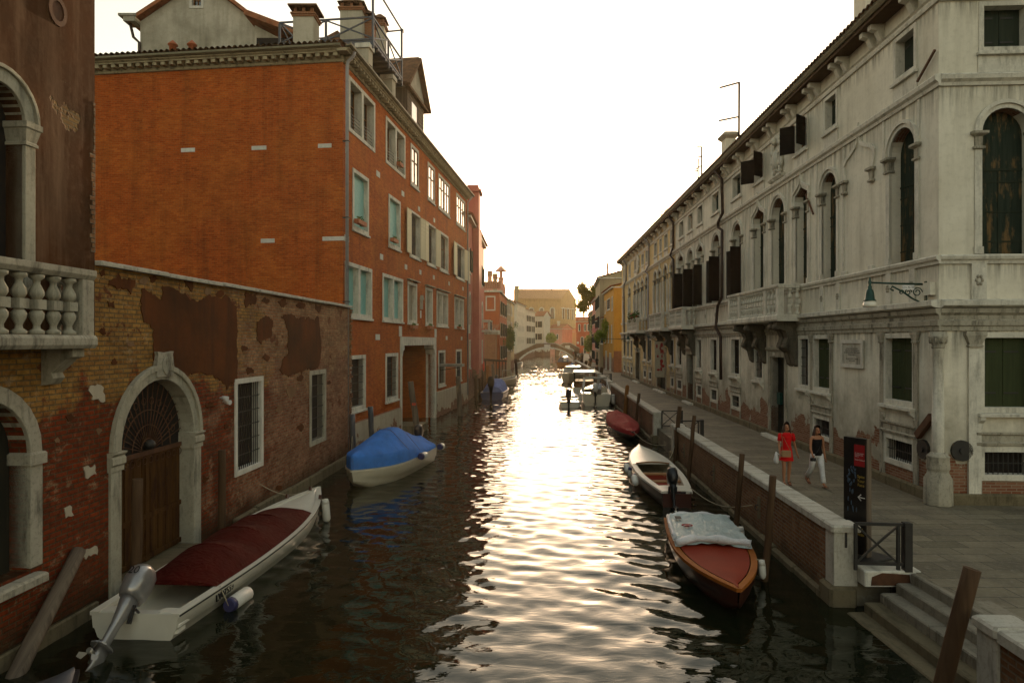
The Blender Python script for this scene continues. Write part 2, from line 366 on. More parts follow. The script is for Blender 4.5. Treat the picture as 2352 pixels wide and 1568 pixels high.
mat_leaf('leaf', (.045, .095, .016), (.10, .16, .028)); mat_leaf('leaf_yellow', (.14, .22, .02), (.24, .30, .03), .45); mat_leaf('leaf_tree', (.15, .16, .018), (.30, .23, .025), .65)
mat_plain('flower', (.62, .10, .14), .7); mat_plain('terracotta', (.40, .12, .045), .8)
mat_plain('gel_white', (.66, .63, .53), .28, 0, .14, .5, 2); mat_plain('gel_cream', (.60, .55, .42), .35, 0, .2, .5, 2); mat_plain('gel_grey', (.32, .32, .28), .4, 0, .25, .5, 2)
mat_plain('boat_dark', (.02, .02, .022), .35, 0, .3, .5, 2); mat_plain('boat_brown', (.07, .02, .012), .3, 0, .3, .5, 2); mat_plain('boat_blue', (.02, .05, .16), .4, 0, .2, .5, 2); mat_plain('boat_red_deck', (.23, .024, .007), .7, 0, .2, .12, 2)
mat_cloth('cover_maroon', (.07, .007, .004)); mat_cloth('cover_blue', (.055, .20, .60)); mat_cloth('cover_bluegrey', (.15, .22, .47)); mat_cloth('cover_red', (.30, .033, .03)); mat_cloth('cover_red_bright', (.6, .03, .03)); mat_cloth('cover_black', (.014, .013, .013), .6)
mat_cloth('tarp_teal', (.42, .49, .47), .4); mat_cloth('tarp_white', (.66, .66, .66), .45); mat_cloth('canopy_white', (.62, .60, .55), .6)
mat_plain('rubber_black', (.012, .012, .012), .6); mat_plain('fender_white', (.62, .60, .53), .5, 0, .2); mat_plain('fender_navy', (.03, .03, .10), .5)
mat_plain('motor_silver', (.36, .35, .34), .28, .6, .25); mat_plain('motor_black', (.014, .014, .015), .32); mat_plain('motor_white', (.62, .60, .56), .35); mat_plain('prop_metal', (.45, .42, .36), .35, .7)
mat_plain('rope', (.34, .29, .19), .9); mat_plain('rope_yellow', (.55, .33, .05), .8)
mat_plain('skin', (.36, .16, .08), .55, 0, .12); mat_plain('hair_brown', (.055, .025, .013), .5, 0, .4); mat_plain('hair_dark', (.015, .010, .008), .5, 0, .3)
mat_cloth('dress_red', (.62, .012, .014)); mat_cloth('top_black', (.012, .011, .012)); mat_cloth('jeans_white', (.62, .62, .62)); mat_cloth('shirt_grey', (.48, .50, .53)); mat_cloth('shorts_grey', (.2, .18, .15)); mat_cloth('shirt_red', (.40, .02, .02)); mat_cloth('shirt_navy', (.02, .022, .035)); mat_cloth('trousers_tan', (.25, .16, .09))
mat_plain('leather_tan', (.30, .17, .08), .5); mat_plain('leather_brown', (.14, .05, .025), .5); mat_plain('plastic_white', (.7, .7, .68), .4); mat_plain('sign_black', (.012, .010, .009), .35); mat_plain('sign_red', (.30, .012, .014), .4); mat_plain('sign_gold', (.42, .28, .05), .5); mat_plain('sign_blue', (.04, .07, .11), .5); mat_plain('text_dark', (.06, .055, .045), .8); mat_plain('text_black', (.015, .015, .015), .6); mat_plain('text_white', (.7, .68, .64), .6)
mat_plain('life_ring', (.65, .06, .02), .5); mat_plain('mailbox_green', (.01, .07, .055), .4)
def mk_pave():
    g = NG('paving'); v = g.uv.outputs['UV']; b = bricktex(g, (.22, .19, .125), (.115, .098, .06), (.04, .034, .023), .9, .42, .012)
    b.offset = .43; col = g.mix(g.math('MULTIPLY', g.ramp(g.noise(.8, 7, .65), [(.35, 0.0), (.65, 1.0)]), .8), b.outputs['Color'], (.085, .072, .05))
    col = g.mix(g.math('MULTIPLY', g.ramp(g.noise(10, 5, .7), [(.5, 0.0), (.75, 1.0)]), .4), col, (.3, .28, .23))
    g.bump(g.math('ADD', g.math('MULTIPLY', b.outputs['Fac'], -1.2), g.math('MULTIPLY', g.noise(7, 5), .7)), .5, .015); return g.fin(col, .75, 0, .3)
mk_pave()
def mk_water():
    g = NG('water_surface'); g.p.inputs['IOR'].default_value = 1.38; g.p.inputs['Specular Tint'].default_value = (.95, 1, .88, 1)
    v = g.mapv((1.6, 4.2, 1), src='Object'); n1 = g.noise(1, 3, .5, v, .6); n2 = g.noise(1, 2, .5, g.mapv((5, 10, 1), src='Object'))
    g.bump(g.math('ADD', n1, g.math('MULTIPLY', n2, .12)), .36, .022)
    return g.fin((.006, .0085, .0035), .02, 0, .55)
mk_water()
# ---------------------------------------------------------------- facade pieces
def rect(x0, x1, z0, z1): return [(x0, z0), (x1, z0), (x1, z1), (x0, z1)]
def archpts(x0, x1, zs, kind='round', n=12, grow=0.0):
    c = (x0 + x1) / 2; r = (x1 - x0) / 2; pts = []
    for i in range(n + 1):
        a = math.pi * (1 - i / n)
        if kind == 'round': px, pz = math.cos(a) * (r + grow), math.sin(a) * (r + grow)
        else:
            t = i / n; u = 2 * t if t <= .5 else 2 * (1 - t); sg = -1 if t <= .5 else 1     # ogee half: bulge then concave to a point
            P = [(1, 0), (1.12, .62), (.42, .95), (.10, 1.18), (0, 1.75)]
            def cb(u):
                q = u * (len(P) - 1); k = min(int(q), len(P) - 2); f = q - k
                p0 = P[max(k - 1, 0)]; p1 = P[k]; p2 = P[k + 1]; p3 = P[min(k + 2, len(P) - 1)]
                return [.5 * ((2 * p1[j]) + (-p0[j] + p2[j]) * f + (2 * p0[j] - 5 * p1[j] + 4 * p2[j] - p3[j]) * f * f + (-p0[j] + 3 * p1[j] - 3 * p2[j] + p3[j]) * f ** 3) for j in (0, 1)]
            e = cb(u); px, pz = sg * e[0] * (r + grow), e[1] * (r + grow)
        pts.append((c + px, zs + pz))
    return pts
def archpoly(x0, x1, zb, zs, kind='round', n=12): return [(x0, zb)] + archpts(x0, x1, zs, kind, n)[0:] + [(x1, zb)]
def rect_window(fr, bld, x0, x1, z0, z1, mat='stone', fw=.16, name='window', fill='glass', mull=0, depth=.22, sill=True, proud=.035, shutters=None, muntins=True, ledge=.06):
    """x0..z1 are the outer edges of the stone surround; returns (surround, hole polygon)"""
    a0, a1, b0, b1 = x0 + fw, x1 - fw, z0 + fw, z1 - fw
    m = MB(fr); inn = [(a0, b0), (a0, b1), (a1, b1), (a1, b0)]; out = [(x0, z0), (x0, z1), (x1, z1), (x1, z0)]
    m.band(inn, out, -proud, depth + .04, True)
    bays = [(a0, a1)]
    if mull:
        c = (a0 + a1) / 2; m.box(c - mull / 2, -proud + .004, b0, c + mull / 2, depth + .03, b1); bays = [(a0, c - mull / 2), (c + mull / 2, a1)]
    wn = obj(name, m, M[mat], bld, bev=.006)
    for q0, q1 in bays:
        if fill in ('glass', 'sky'):
            p = MB(fr).box(q0, depth, b0, q1, depth + .02, b1); pane = obj('pane', p, M['glass_dark' if fill == 'glass' else 'glass_sky'], wn)
            if muntins:
                k = MB(fr); t = .045
                for xx in (q0, (q0 + q1) / 2 - t / 2, q1 - t): k.box(xx, depth - .035, b0, xx + t, depth - .002, b1)
                for zz in (b0, b0 + (b1 - b0) * .62, b1 - t): k.box(q0, depth - .031, zz, q1, depth - .004, zz + t)
                obj('casement', k, M['wood_frame'], wn)
        elif fill in ('teal', 'beige'):
            p = MB(fr); n = max(8, int((b1 - b0) / .055)); h = (b1 - b0) / n
            for i in range(n): p.box(q0, depth - .05, b0 + i * h, q1, depth - .03 + .012, b0 + (i + .86) * h)
            p.box(q0, depth - .028, b0, q1, depth + .01, b1)
            obj('roller_blind', p, M['blind_' + fill], wn)
        elif fill == 'dark': obj('pane', MB(fr).box(q0, depth, b0, q1, depth + .02, b1), M['inside_dark'], wn)
        elif fill == 'bars':
            obj('pane', MB(fr).box(q0, depth + .05, b0, q1, depth + .07, b1), M['inside_dark'], wn)
            k = MB(fr); nb = max(3, int((q1 - q0) / .11)); nh = max(2, int((b1 - b0) / .32))
            for i in range(1, nb): x = q0 + (q1 - q0) * i / nb; k.box(x - .008, .03, b0, x + .008, .046, b1)
            for i in range(1, nh): z = b0 + (b1 - b0) * i / nh; k.box(q0, .025, z - .012, q1, .029, z + .012)
            obj('grille', k, M['iron'], wn)
        elif fill in ('wood_shutter_olive', 'wood_shutter_dark', 'wood_shutter_black'):
            for h in (0, 1):
                e0 = q0 + (q1 - q0) * h / 2 + .006; e1 = q0 + (q1 - q0) * (h + 1) / 2 - .006
                sh = obj('shutter', MB(fr).box(e0, depth - .03, b0, e1, depth + .01, b1), M[fill], wn)
                for zz in (.2, .8): z = b0 + (b1 - b0) * zz; obj('hinge', MB(fr).box(e0 + .02, depth - .045, z - .02, e0 + (e1 - e0) * .7, depth - .031, z + .02), M['iron'], sh)
    if sill: obj('sill', MB(fr).bbox(x0 - .05, -proud - ledge, z0 - .09, x1 + .05, .0, z0 - .002, .012), M[mat], wn)
    if shutters:
        wsh = (a1 - a0) / 2 + .06
        for sd in (-1, 1):
            e = a0 if sd < 0 else a1; ang = shutters.get('ang', .12); mm = M[shutters['mat']]
            fs = fr.sub(e, -proud - .02, (math.pi + ang) if sd < 0 else -ang)
            k = MB(fs); k.box(0, -.035 if sd > 0 else 0, b0 - .03, wsh, 0 if sd > 0 else .035, b1 + .03)
            n = int((b1 - b0) / .22)
            for i in range(n + 1): z = b0 + (b1 - b0) * i / n; k.box(.03, -.046 if sd > 0 else -.011, z - .012, wsh - .03, .011 if sd > 0 else .046, z + .012)
            obj('shutter', k, mm, wn)
    return wn, rect(x0 + fw * .5, x1 - fw * .5, z0 + fw * .5, z1 - fw * .5)
def balcony(fr, bld, x0, x1, dep, zb, zt, ztop, posts, mat='stone', bal=True, nside=2, per=.26, bmat=None, brackets=(), solid=False):
    bmat = bmat or mat; m = MB(fr)
    m.mold(x0, x1, [(0, zb), (-dep - .02, zb), (-dep - .06, zb + .06), (-dep - .06, zt - .05), (-dep - .02, zt), (0, zt)])
    m.mold(x0 - .02, x1 + .02, [(-dep + .22, ztop - .16), (-dep + .02, ztop - .16), (-dep - .03, ztop - .09), (-dep - .03, ztop), (-dep + .25, ztop)])
    for e in (x0, x1 - .22): m.box(e, -dep + .252, ztop - .158, e + .22, -.002, ztop - .003)
    b = obj('balcony', m, M[mat], bld, bev=.008)
    for p in posts: obj('pier', MB(fr).bbox(p - .13, -dep, zt + .001, p + .13, -dep + .22, ztop - .161, .01), M[mat], b)
    h = ztop - .161 - zt
    prof = [(.045, 0), (.10, .01), (.10, .06), (.05, .10), (.045, .16), (.095, .28), (.10, .34), (.06, .42)]
    def bl(cx, cy):
        k = MB(fr); sc = h
        k.lathe(cx, cy, [(r * 1.0, zt + z * sc) for r, z in prof], 8); k.box(cx - .085, cy - .085, zt + .42 * sc, cx + .085, cy + .085, zt + .58 * sc)
        k.lathe(cx, cy, [(r * 1.0, zt + (1 - z) * sc) for r, z in prof[::-1]], 8); obj('baluster', k, M[bmat], b)
    if bal:
        for p, q in zip(posts[:-1], posts[1:]):
            n = max(1, int((q - p - .26) / per))
            for i in range(n): bl(p + .13 + (q - p - .26) * (i + .5) / n, -dep + .11)
        for e in (x0 + .11, x1 - .11):
            for i in range(nside): bl(e, -(dep - .3) * (i + .6) / (nside + .2))
    for c in brackets:
        k = MB(fr); pr = [(0, zb - .002), (-dep * .92, zb - .002), (-dep * .92, zb - .16), (-dep * .75, zb - .24), (-dep * .42, zb - .34), (-dep * .3, zb - .55), (-dep * .34, zb - .75), (-dep * .2, zb - .95), (0, zb - 1.05)]
        k.mold(c - .16, c + .16, pr); obj('bracket', k, M[mat], b, bev=.01)
    return b
def tile_roof(fr, x0, x1, y0, z0, y1, z1, pitch=.24, r=.075):
    m = MB(fr); n = int((x1 - x0) / pitch); rows = 7; L = math.hypot(y1 - y0, z1 - z0); k = 6
    line = []
    for i in range(n):
        for j in range(k):
            a = 2 * math.pi * j / k; line.append((x0 + (i + j / k) * pitch, r * abs(math.sin(a / 2)) ** .8 * 1.5))
    cuts = max(2, int(L / .45)); rings = []
    for c in range(cuts):
        for e, lift in ((0, .03), (1, 0.0)):
            t = (c + e) / cuts; rings.append([(x, y0 + (y1 - y0) * t, z0 + (z1 - z0) * t + h + lift) for x, h in line])
    return m.loft(rings[::1], False, False)
def corbel(fr, bld, x, z, dep, hgt, wd, mat):
    k = MB(fr).mold(x - wd / 2, x + wd / 2, [(0, z), (-dep, z), (-dep, z - hgt * .3), (-dep * .55, z - hgt * .42), (-dep * .42, z - hgt * .7), (-dep * .25, z - hgt), (0, z - hgt)])
    return obj('corbel', k, M[mat], bld)
def pipe(fr, bld, pts, r=.055, mat='pipe_grey', name='drainpipe'):
    k = MB(fr); k.tube(pts, r, 8); o = obj(name, k, M[mat], bld)
    c = MB(fr); z0 = min(p[2] for p in pts); z1 = max(p[2] for p in pts); x, y, _ = pts[-1]
    return o
def foliage(name, mb_center, rad, n, leaf, mat, seed=1, par=None, hang=0.0, flowers=0):
    rnd = random.Random(seed); m = MB(); c = Vector(mb_center)
    for i in range(n):
        while True:
            p = Vector((rnd.uniform(-1, 1), rnd.uniform(-1, 1), rnd.uniform(-1, 1)))
            if p.length < 1: break
        p = Vector((p.x * rad[0], p.y * rad[1], p.z * rad[2])); p.z -= hang * abs(rnd.gauss(0, 1))
        a = Vector((rnd.gauss(0, 1), rnd.gauss(0, 1), rnd.gauss(0, 1))).normalized(); b = a.orthogonal().normalized(); s = leaf * rnd.uniform(.6, 1.4)
        q = c + p; m.add([q - a * s, q + b * s * .5, q + a * s, q - b * s * .5], [(0, 1, 2, 3)])
    return m
def flower_box(fr, x, z, wd, label, seed, flowers=False):
    p = fr.w(x, -.16, z); t = thing('flower_box', label, 'flower box', p, 0, 'flower boxes on the brick house'); MW[t.name] = Matrix.Translation(Vector(p))
    obj('planter', MB(fr).box(x - wd / 2, -.27, z, x + wd / 2, -.08, z + .17), M['terracotta'], t)
    obj('leaves', foliage('leaves', fr.w(x, -.17, z + .24), (.1, wd * .5, .13), 110, .05, None, seed, hang=.1), M['leaf'], t)
    return t

# ---------------------------------------------------------------- LEFT 1: brown palace at the left edge
W1 = Frame(-7.96 + .0586 * 11.55, 11.55, .0586, 1)          # origin at the palace's visible corner, local x runs away from the camera
palace = thing('brown_palace', 'dark brown peeling stucco palace with stone balcony at the left edge', 'building', W1.w(0, 0, 0))
hol = []
ax1 = W1.s(75); awid = 1.28; ax0 = ax1 - awid; ZS = 8.05
inner = archpoly(ax0 + .2, ax1 - .2, 5.2, ZS); hol.append(inner)
dz = 3.05; dx1 = W1.s(62); dx0 = dx1 - 1.75; hol.append(archpoly(dx0, dx1, 1.25, dz, 'round'))
obj('wall', MB(W1).wall(rect(-34, 0, 4.7, 15), hol[:1], .35, 8), M['stucco_dark_red'], palace); palace_low = hol[1:]  # wall extended unseen behind the camera to block sky light at lower left
k = MB(W1); io = archpts(ax0 + .2, ax1 - .2, ZS, 'round', 14); k.band(io, archpts(ax0 + .2, ax1 - .2, ZS, 'round', 14, .2), -.05, .3)
k.band(archpts(ax0 + .2, ax1 - .2, ZS, 'round', 14, .2), archpts(ax0 + .2, ax1 - .2, ZS, 'round', 14, .26), -.09, .0)
for a, b in ((ax0, ax0 + .2), (ax1 - .2, ax1)): k.box(a, -.05, 5.5, b, .3, ZS - .34)
aw = obj('arched_window', k, M['stone_left'], palace, bev=.01)
for a, b in ((ax0, ax0 + .2), (ax1 - .2, ax1)):
    obj('capital', MB(W1).loft([[(a - e, -.06 - e, z), (b + e, -.06 - e, z), (b + e, .31, z), (a - e, .31, z)] for e, z in ((.02, ZS - .34), (.02, ZS - .30), (0, ZS - .28), (.04, ZS - .1), (.06, ZS - .08), (.06, ZS + .005))]), M['stone_left'], aw)
obj('shutter', MB(W1).prism(archpoly(ax0 + .2, ax1 - .2, 5.2, ZS), .26, .31), M['inside_dark'], aw)
k = MB(W1); k.band(archpts(dx0, dx1, dz, 'round', 14), archpts(dx0, dx1, dz, 'round', 14, .24), -.06, .3)
for a, b in ((dx0 - .24, dx0), (dx1, dx1 + .24)): k.box(a, -.06, 1.3, b, .3, dz - .18)
dw = obj('doorway', k, M['stone_dirty'], palace, bev=.01)
for a, b in ((dx0 - .24, dx0), (dx1, dx1 + .24)): obj('capital', MB(W1).bbox(a - .05, -.11, dz - .18, b + .05, .3, dz + .0, .02), M['stone_dirty'], dw)
obj('door', MB(W1).prism(archpoly(dx0, dx1, 1.25, dz), .28, .34), M['wood_black_door'], dw)
obj('sill', MB(W1).bbox(dx0 - .5, -.24, 1.08, W1.s(116, -.24), .0, 1.22, .03), M['stone_dirty'], dw, bev=.01)
vx, vz = W1.sz(130, 26); obj('round_vent', MB(W1).band([(vx + .2 * math.cos(a * .4488), vz + .24 * math.sin(a * .4488)) for a in range(14)], [(vx + .13 * math.cos(a * .4488), vz + .16 * math.sin(a * .4488)) for a in range(14)], -.03, .0, True).prism([(vx + .14 * math.cos(a * .4488), vz + .17 * math.sin(a * .4488)) for a in range(14)], -.012, -.002), M['iron_rust'], palace)
BD = .62; bx1 = W1.s(217, -BD)
balcony(W1, palace, bx1 - 4.0, bx1, BD, W1.z(217, 800, -BD), W1.z(217, 770, -BD), W1.z(217, 622, -BD), [bx1 - 3.8, bx1 - 2.0, bx1 - .13], 'stone_dirty', per=.27, bmat='stone_left', brackets=())
for c in (bx1 - .22, bx1 - 2.5):
    zb = W1.z(217, 800, -BD); kk = MB(W1).mold(c - .13, c + .13, [(0, zb - .002), (-.52, zb - .002), (-.52, zb - .13), (-.40, zb - .17), (-.26, zb - .3), (-.16, zb - .38), (-.2, zb - .46), (-.12, zb - .56), (0, zb - .58)])
    obj('bracket', kk, M['stone_left'], palace, bev=.01)
# quoin bricks where the plaster has fallen off the corner
k = MB(W1)
for z in np.arange(6.3, 8.9, .0817):
    wd = random.choice((.07, .1, .13)) if 6.2 < z < 8.0 else random.choice((.03, .05)); k.box(-wd, -.012, z, .004, .002, z + .07)
obj('exposed_bricks', k, M['brick_parapet'], palace)
obj('plinth', MB(W1).bbox(-9, -.1, -.6, -.002, -.002, .25, .03), M['stone_base'], palace)

# ---------------------------------------------------------------- LEFT 2: garden wall with the arched water door
LW = 14.75
gw = thing('garden_wall', 'low crumbling brick wall with arched water door and two barred windows', 'wall', W1.w(.02, 0, 0))
a0, a1 = W1.s(274), W1.s(441); AS = 2.74; b0 = W1.s(538); b1 = W1.s(603); c0 = W1.s(710.5); c1 = W1.s(747.5)
pieces = []
wn1, h1 = rect_window(W1, gw, b0, b1, 1.33, 3.80, 'stone_white', .13, fill='bars', sill=False, depth=.2)
wn2, h2 = rect_window(W1, gw, c0, c1, 1.27, 3.78, 'stone_left', .15, fill='bars', sill=False, depth=.2)
topz = 6.08
g = NG('brick_garden'); z = g.sep(g.uv.outputs['UV'])[1]
by = bricktex(g, (.34, .18, .045), (.25, .115, .03), (.16, .11, .05), .26, .085, .014); br = bricktex(g, (.21, .034, .009), (.12, .022, .007), (.09, .055, .028), .26, .085, .014); bw = bricktex(g, (.32, .175, .10), (.20, .06, .026), (.25, .18, .12), .26, .085, .014)
n1 = g.noise(.7, 6, .6); f = g.ramp(g.math('ADD', g.math('MULTIPLY', g.math('SUBTRACT', z, 3.7), .22), g.math('MULTIPLY', n1, 1.1)), [(.53, 0.0), (.59, 1.0)])
col = g.mix(f, br.outputs[0], by.outputs[0]); xx = g.sep(g.uv.outputs['UV'])[0]
wf = g.math('MULTIPLY', g.ramp(g.math('ADD', g.math('MULTIPLY', g.math('SUBTRACT', xx, 5.2), .05), g.noise(.9, 6, .65, g.mapv((1, 1, 1), (7, 3, 0)))), [(.46, 0.0), (.58, 1.0)]), .75); col = g.mix(wf, col, bw.outputs[0])
col = g.mix(g.math('MULTIPLY', g.ramp(g.noise(1.2, 7, .7), [(.42, 0.0), (.7, 1.0)]), .55), col, (.05, .028, .015))
col = g.mix(g.math('MULTIPLY', g.ramp(g.noise(2.2, 8, .75, g.mapv((1, 1.3, 1), (3, 9, 0))), [(.56, 0.0), (.64, 1.0)]), .6), col, (.33, .23, .13))
col = g.mix(g.ramp(g.noise(1.3, 9, .72, g.mapv((1, 1, 1), (13, 4, 0))), [(.59, 0.0), (.605, 1.0)]), col, (.12, .042, .018))
col = g.mix(.55, col, g.mix(1.0, col, g.ramp(g.noise(9, 5, .7), [(.3, .35), (.7, 1.7)]), 'MULTIPLY'))
wet = g.math('SUBTRACT', 1.0, g.math('MULTIPLY', g.math('SUBTRACT', g.math('ADD', z, g.math('MULTIPLY', g.noise(1.6, 5), .7)), .55), 1.6, True), True)
col = g.mix(g.math('MULTIPLY', wet, .75), col, (.03, .022, .01))
g.bump(g.math('ADD', g.math('MULTIPLY', by.outputs['Fac'], -1.2), g.math('MULTIPLY', g.noise(11, 6, .65), 1.6)), .8, .018); g.fin(col, .93)
obj('lower_wall', MB(W1).wall(rect(-34, 0, -.6, 4.698), palace_low, .35, 8), M['brick_garden'], palace)  # same unseen extension behind the camera, keeps sky light out
obj('wall', MB(W1).wall(rect(.0008, LW, -.6, topz), [archpoly(a0 - .1, a1 + .1, .25, AS), h1, h2], .35, .5), M['brick_garden'], gw)
k = MB(W1); xs = .01; i = 0
while xs < LW:
    xe = min(LW, xs + random.uniform(.8, 1.3)); dzc = random.uniform(-.012, .012); k.bbox(xs + .004, -.12, topz + .002 + dzc, xe - .004, .55, topz + .085 + dzc, .02); xs = xe
obj('coping', k, M['stone_cap'], gw)
k = MB(W1); xs = .0
while xs < LW - .05:
    xe = min(LW, xs + random.uniform(.9, 1.6))
    if not (xs < a1 + .35 and xe > a0 - .35): k.bbox(xs + .006, -.11 - random.uniform(0, .03), -.6, xe - .006, -.002, .34 + random.uniform(-.02, .03), .03)
    xs = xe
obj('base_course', k, M['stone_base'], gw)
# plaster remains, each a separate 15 mm layer with the outline it has on the wall
mat_plaster('plaster_flake', (.24, .15, .08), (.16, .08, .04), (.08, .045, .025), streak=.6)
def patch(fr, bld, pts, mat='stucco_patch_brown', th=.016, jit=.035, name='plaster_patch'):
    P = [fr.sz(*p) for p in pts]; Q = []
    for p, q in zip(P, P[1:] + P[:1]):
        L = math.hypot(q[0] - p[0], q[1] - p[1]); n = max(1, int(L / .055)); amp = 0
        for i in range(n): amp = .8 * amp + random.gauss(0, jit * .7); nx, nz = -(q[1] - p[1]) / L, (q[0] - p[0]) / L; Q.append((p[0] + (q[0] - p[0]) * i / n + nx * amp, p[1] + (q[1] - p[1]) * i / n + nz * amp))
    return obj(name, MB(fr).prism(Q, -th, -.001), M[mat], bld)
patch(W1, gw, [(326, 660), (372, 690), (372, 656), (398, 662), (455, 690), (490, 680), (520, 678), (545, 705), (545, 868), (520, 895), (505, 872), (480, 860), (430, 862), (398, 866), (372, 858), (348, 815), (352, 760), (330, 740), (322, 705)])
patch(W1, gw, [(645, 728), (668, 722), (700, 735), (708, 728), (722, 735), (733, 728), (737, 800), (730, 845), (690, 850), (660, 862), (640, 850), (662, 806), (660, 760)])
patch(W1, gw, [(590, 740), (610, 728), (626, 735), (620, 775), (600, 790), (588, 775)])
patch(W1, gw, [(250, 640), (300, 652), (300, 672), (262, 660)], jit=.05); patch(W1, gw, [(246, 690), (262, 692), (262, 706), (250, 704)])
patch(W1, gw, [(206, 888), (236, 890), (240, 915), (208, 918)], 'plaster_plinth'); patch(W1, gw, [(190, 1070), (216, 1066), (220, 1086), (194, 1098)], 'plaster_plinth'); patch(W1, gw, [(192, 1262), (222, 1254), (222, 1274), (196, 1284)], 'plaster_plinth'); patch(W1, gw, [(146, 1170), (166, 1162), (168, 1182), (148, 1190)], 'plaster_plinth')
patch(W1, gw, [(420, 640), (445, 646), (440, 668), (424, 660)], jit=.05); patch(W1, gw, [(560, 672), (590, 680), (575, 700), (562, 694)], jit=.05)
rp = random.Random(31)
for px, py, r in ((236, 628, 8), (300, 650, 14), (330, 646, 12), (352, 640, 10), (478, 668, 12), (505, 676, 10), (610, 690, 9), (650, 694, 11), (690, 702, 10), (730, 708, 9), (560, 800, 8), (572, 850, 10), (612, 820, 9), (690, 868, 8), (668, 900, 12), (640, 940, 9), (760, 790, 8), (480, 930, 9), (235, 760, 9), (300, 790, 10), (262, 830, 8), (330, 870, 7), (470, 1100, 8), (520, 980, 7), (690, 980, 9), (755, 880, 6), (226, 990, 7), (640, 1120, 8), (130, 1010, 8), (160, 960, 10), (150, 840, 12)):
    n = 9; patch(W1, gw if px > 222 else palace, [(px + r * rp.uniform(.5, 1.3) * math.cos(6.283 * i / n), py + r * rp.uniform(.4, 1.2) * math.sin(6.283 * i / n)) for i in range(n)], rp.choice(('stucco_patch_brown', 'stucco_patch_brown', 'plaster_flake')), .012, .012)
# water door
k = MB(W1); k.band(archpts(a0, a1, AS, 'round', 18), archpts(a0, a1, AS, 'round', 18, .26), -.05, .34); k.band(archpts(a0, a1, AS, 'round', 18, .19), archpts(a0, a1, AS, 'round', 18, .30), -.10, .0)
for q0, q1 in ((a0 - .3, a0), (a1, a1 + .3)): k.box(q0, -.05, -.3, q1, .34, AS - .35)
dw = obj('doorway', k, M['stone_left'], gw, bev=.012)
for q0, q1 in ((a0 - .3, a0), (a1, a1 + .3)):
    obj('impost', MB(W1).mold(q0 - .04, q1 + .04, [(.34, AS - .35), (-.07, AS - .35), (-.07, AS - .26), (-.11, AS - .22), (-.11, AS - .12), (-.08, AS - .08), (-.13, AS - .03), (-.13, AS), (.34, AS)]), M['stone_left'], dw)
d = MB(W1); mid = (a0 + a1) / 2; nb = 18
for i in range(nb): x = a0 + (a1 - a0) * i / nb; d.box(x + .008, .27 + (.012 if i % 2 else 0), .3, x + (a1 - a0) / nb - .008, .32, AS - .28)
for z in (.32, 1.15, AS - .34): d.box(a0, .245, z, a1, .30, z + .1)
d.box(mid - .06, .235, .3, mid + .06, .30, AS - .26)
obj('door', d, M['wood_door'], dw)
obj('fanlight', MB(W1).prism(archpoly(a0, a1, AS - .28, AS), .29, .33), M['inside_dark'], dw)
gk = MB(W1); rr = (a1 - a0) / 2
for i in range(19):
    a = math.pi * (i + .5) / 19; gk.tube([(mid + .22 * math.cos(a), .24, AS - .2 + .2 * math.sin(a)), (mid + .97 * rr * math.cos(a), .24, AS + .97 * rr * math.sin(a))], .011, 5)
for r in (.22, .5, .8):
    gk.tube([(mid + r * math.cos(math.pi * i / 16), .235, AS - .18 + r * math.sin(math.pi * i / 16)) for i in range(17)], .012, 5)
for i in range(10):
    a = math.pi * (i + 1) / 11; c = (mid + .93 * math.cos(a), AS - .12 + .93 * math.sin(a)); gk.tube([(c[0] + .07 * math.cos(t * .7), .235, c[1] + .07 * math.sin(t * .7)) for t in range(10)], .008, 5)
gk.box(a0, .215, AS - .29, a1, .25, AS - .2)
for i in range(12): x = a0 + (a1 - a0) * (i + .5) / 12; gk.tube([(x + .07 * math.cos(t * .7), .23, AS - .4 + .07 * math.sin(t * .7)) for t in range(10)], .007, 5)
obj('fan_grille', gk, M['iron_rust'], dw)
obj('boss', MB(W1).ball((mid, .2, AS - .08), .12, .12, .10, 10, 6), M['iron'], dw)
obj('threshold', MB(W1).bbox(a0 - .05, -.35, -.3, a1 + .05, .345, .28, .03), M['stone_base'], dw)
kx0, kx1 = W1.s(352), W1.s(390); kz0 = 4.03
k = MB(W1); oc = [(kx0, kz0), (kx1, kz0), (kx1 + .02, kz0 + .2), (kx1 - .03, kz0 + .45), (kx1, kz0 + .52), ((kx0 + kx1) / 2, kz0 + .49), (kx0, kz0 + .52), (kx0 + .03, kz0 + .45), (kx0 - .02, kz0 + .2)]
k.prism(oc, -.09, -.002); mx = (kx0 + kx1) / 2
for sg in (-1, 1):
    for j in range(4): k.tube([(mx + sg * (.03 + .035 * j) * math.sin(t * .35), -.10, kz0 + .04 + t * .045) for t in range(9)], .018, 5)
obj('carved_shield', k, M['stone_dirty'], gw, bev=.012)
for px, py in ((505, 913), (512, 922)):
    x, z = W1.sz(px, py); s_ = obj('spotlight', MB(W1).tube([(x, -.06, z), (x - .03, -.2, z - .02)], [.045, .06], 10).tube([(x, -.002, z), (x, -.06, z)], .02, 6), M['plastic_white'], gw)
# ragged brick end beside the brick house
k = MB(W1)
for i, z in enumerate(np.arange(.5, topz - .1, .088)): k.box(LW, -.02 + random.uniform(-.03, .02), z, LW + .12 + random.uniform(-.1, .12), .3, z + .075)
obj('broken_end', k, M['brick_garden'], gw)

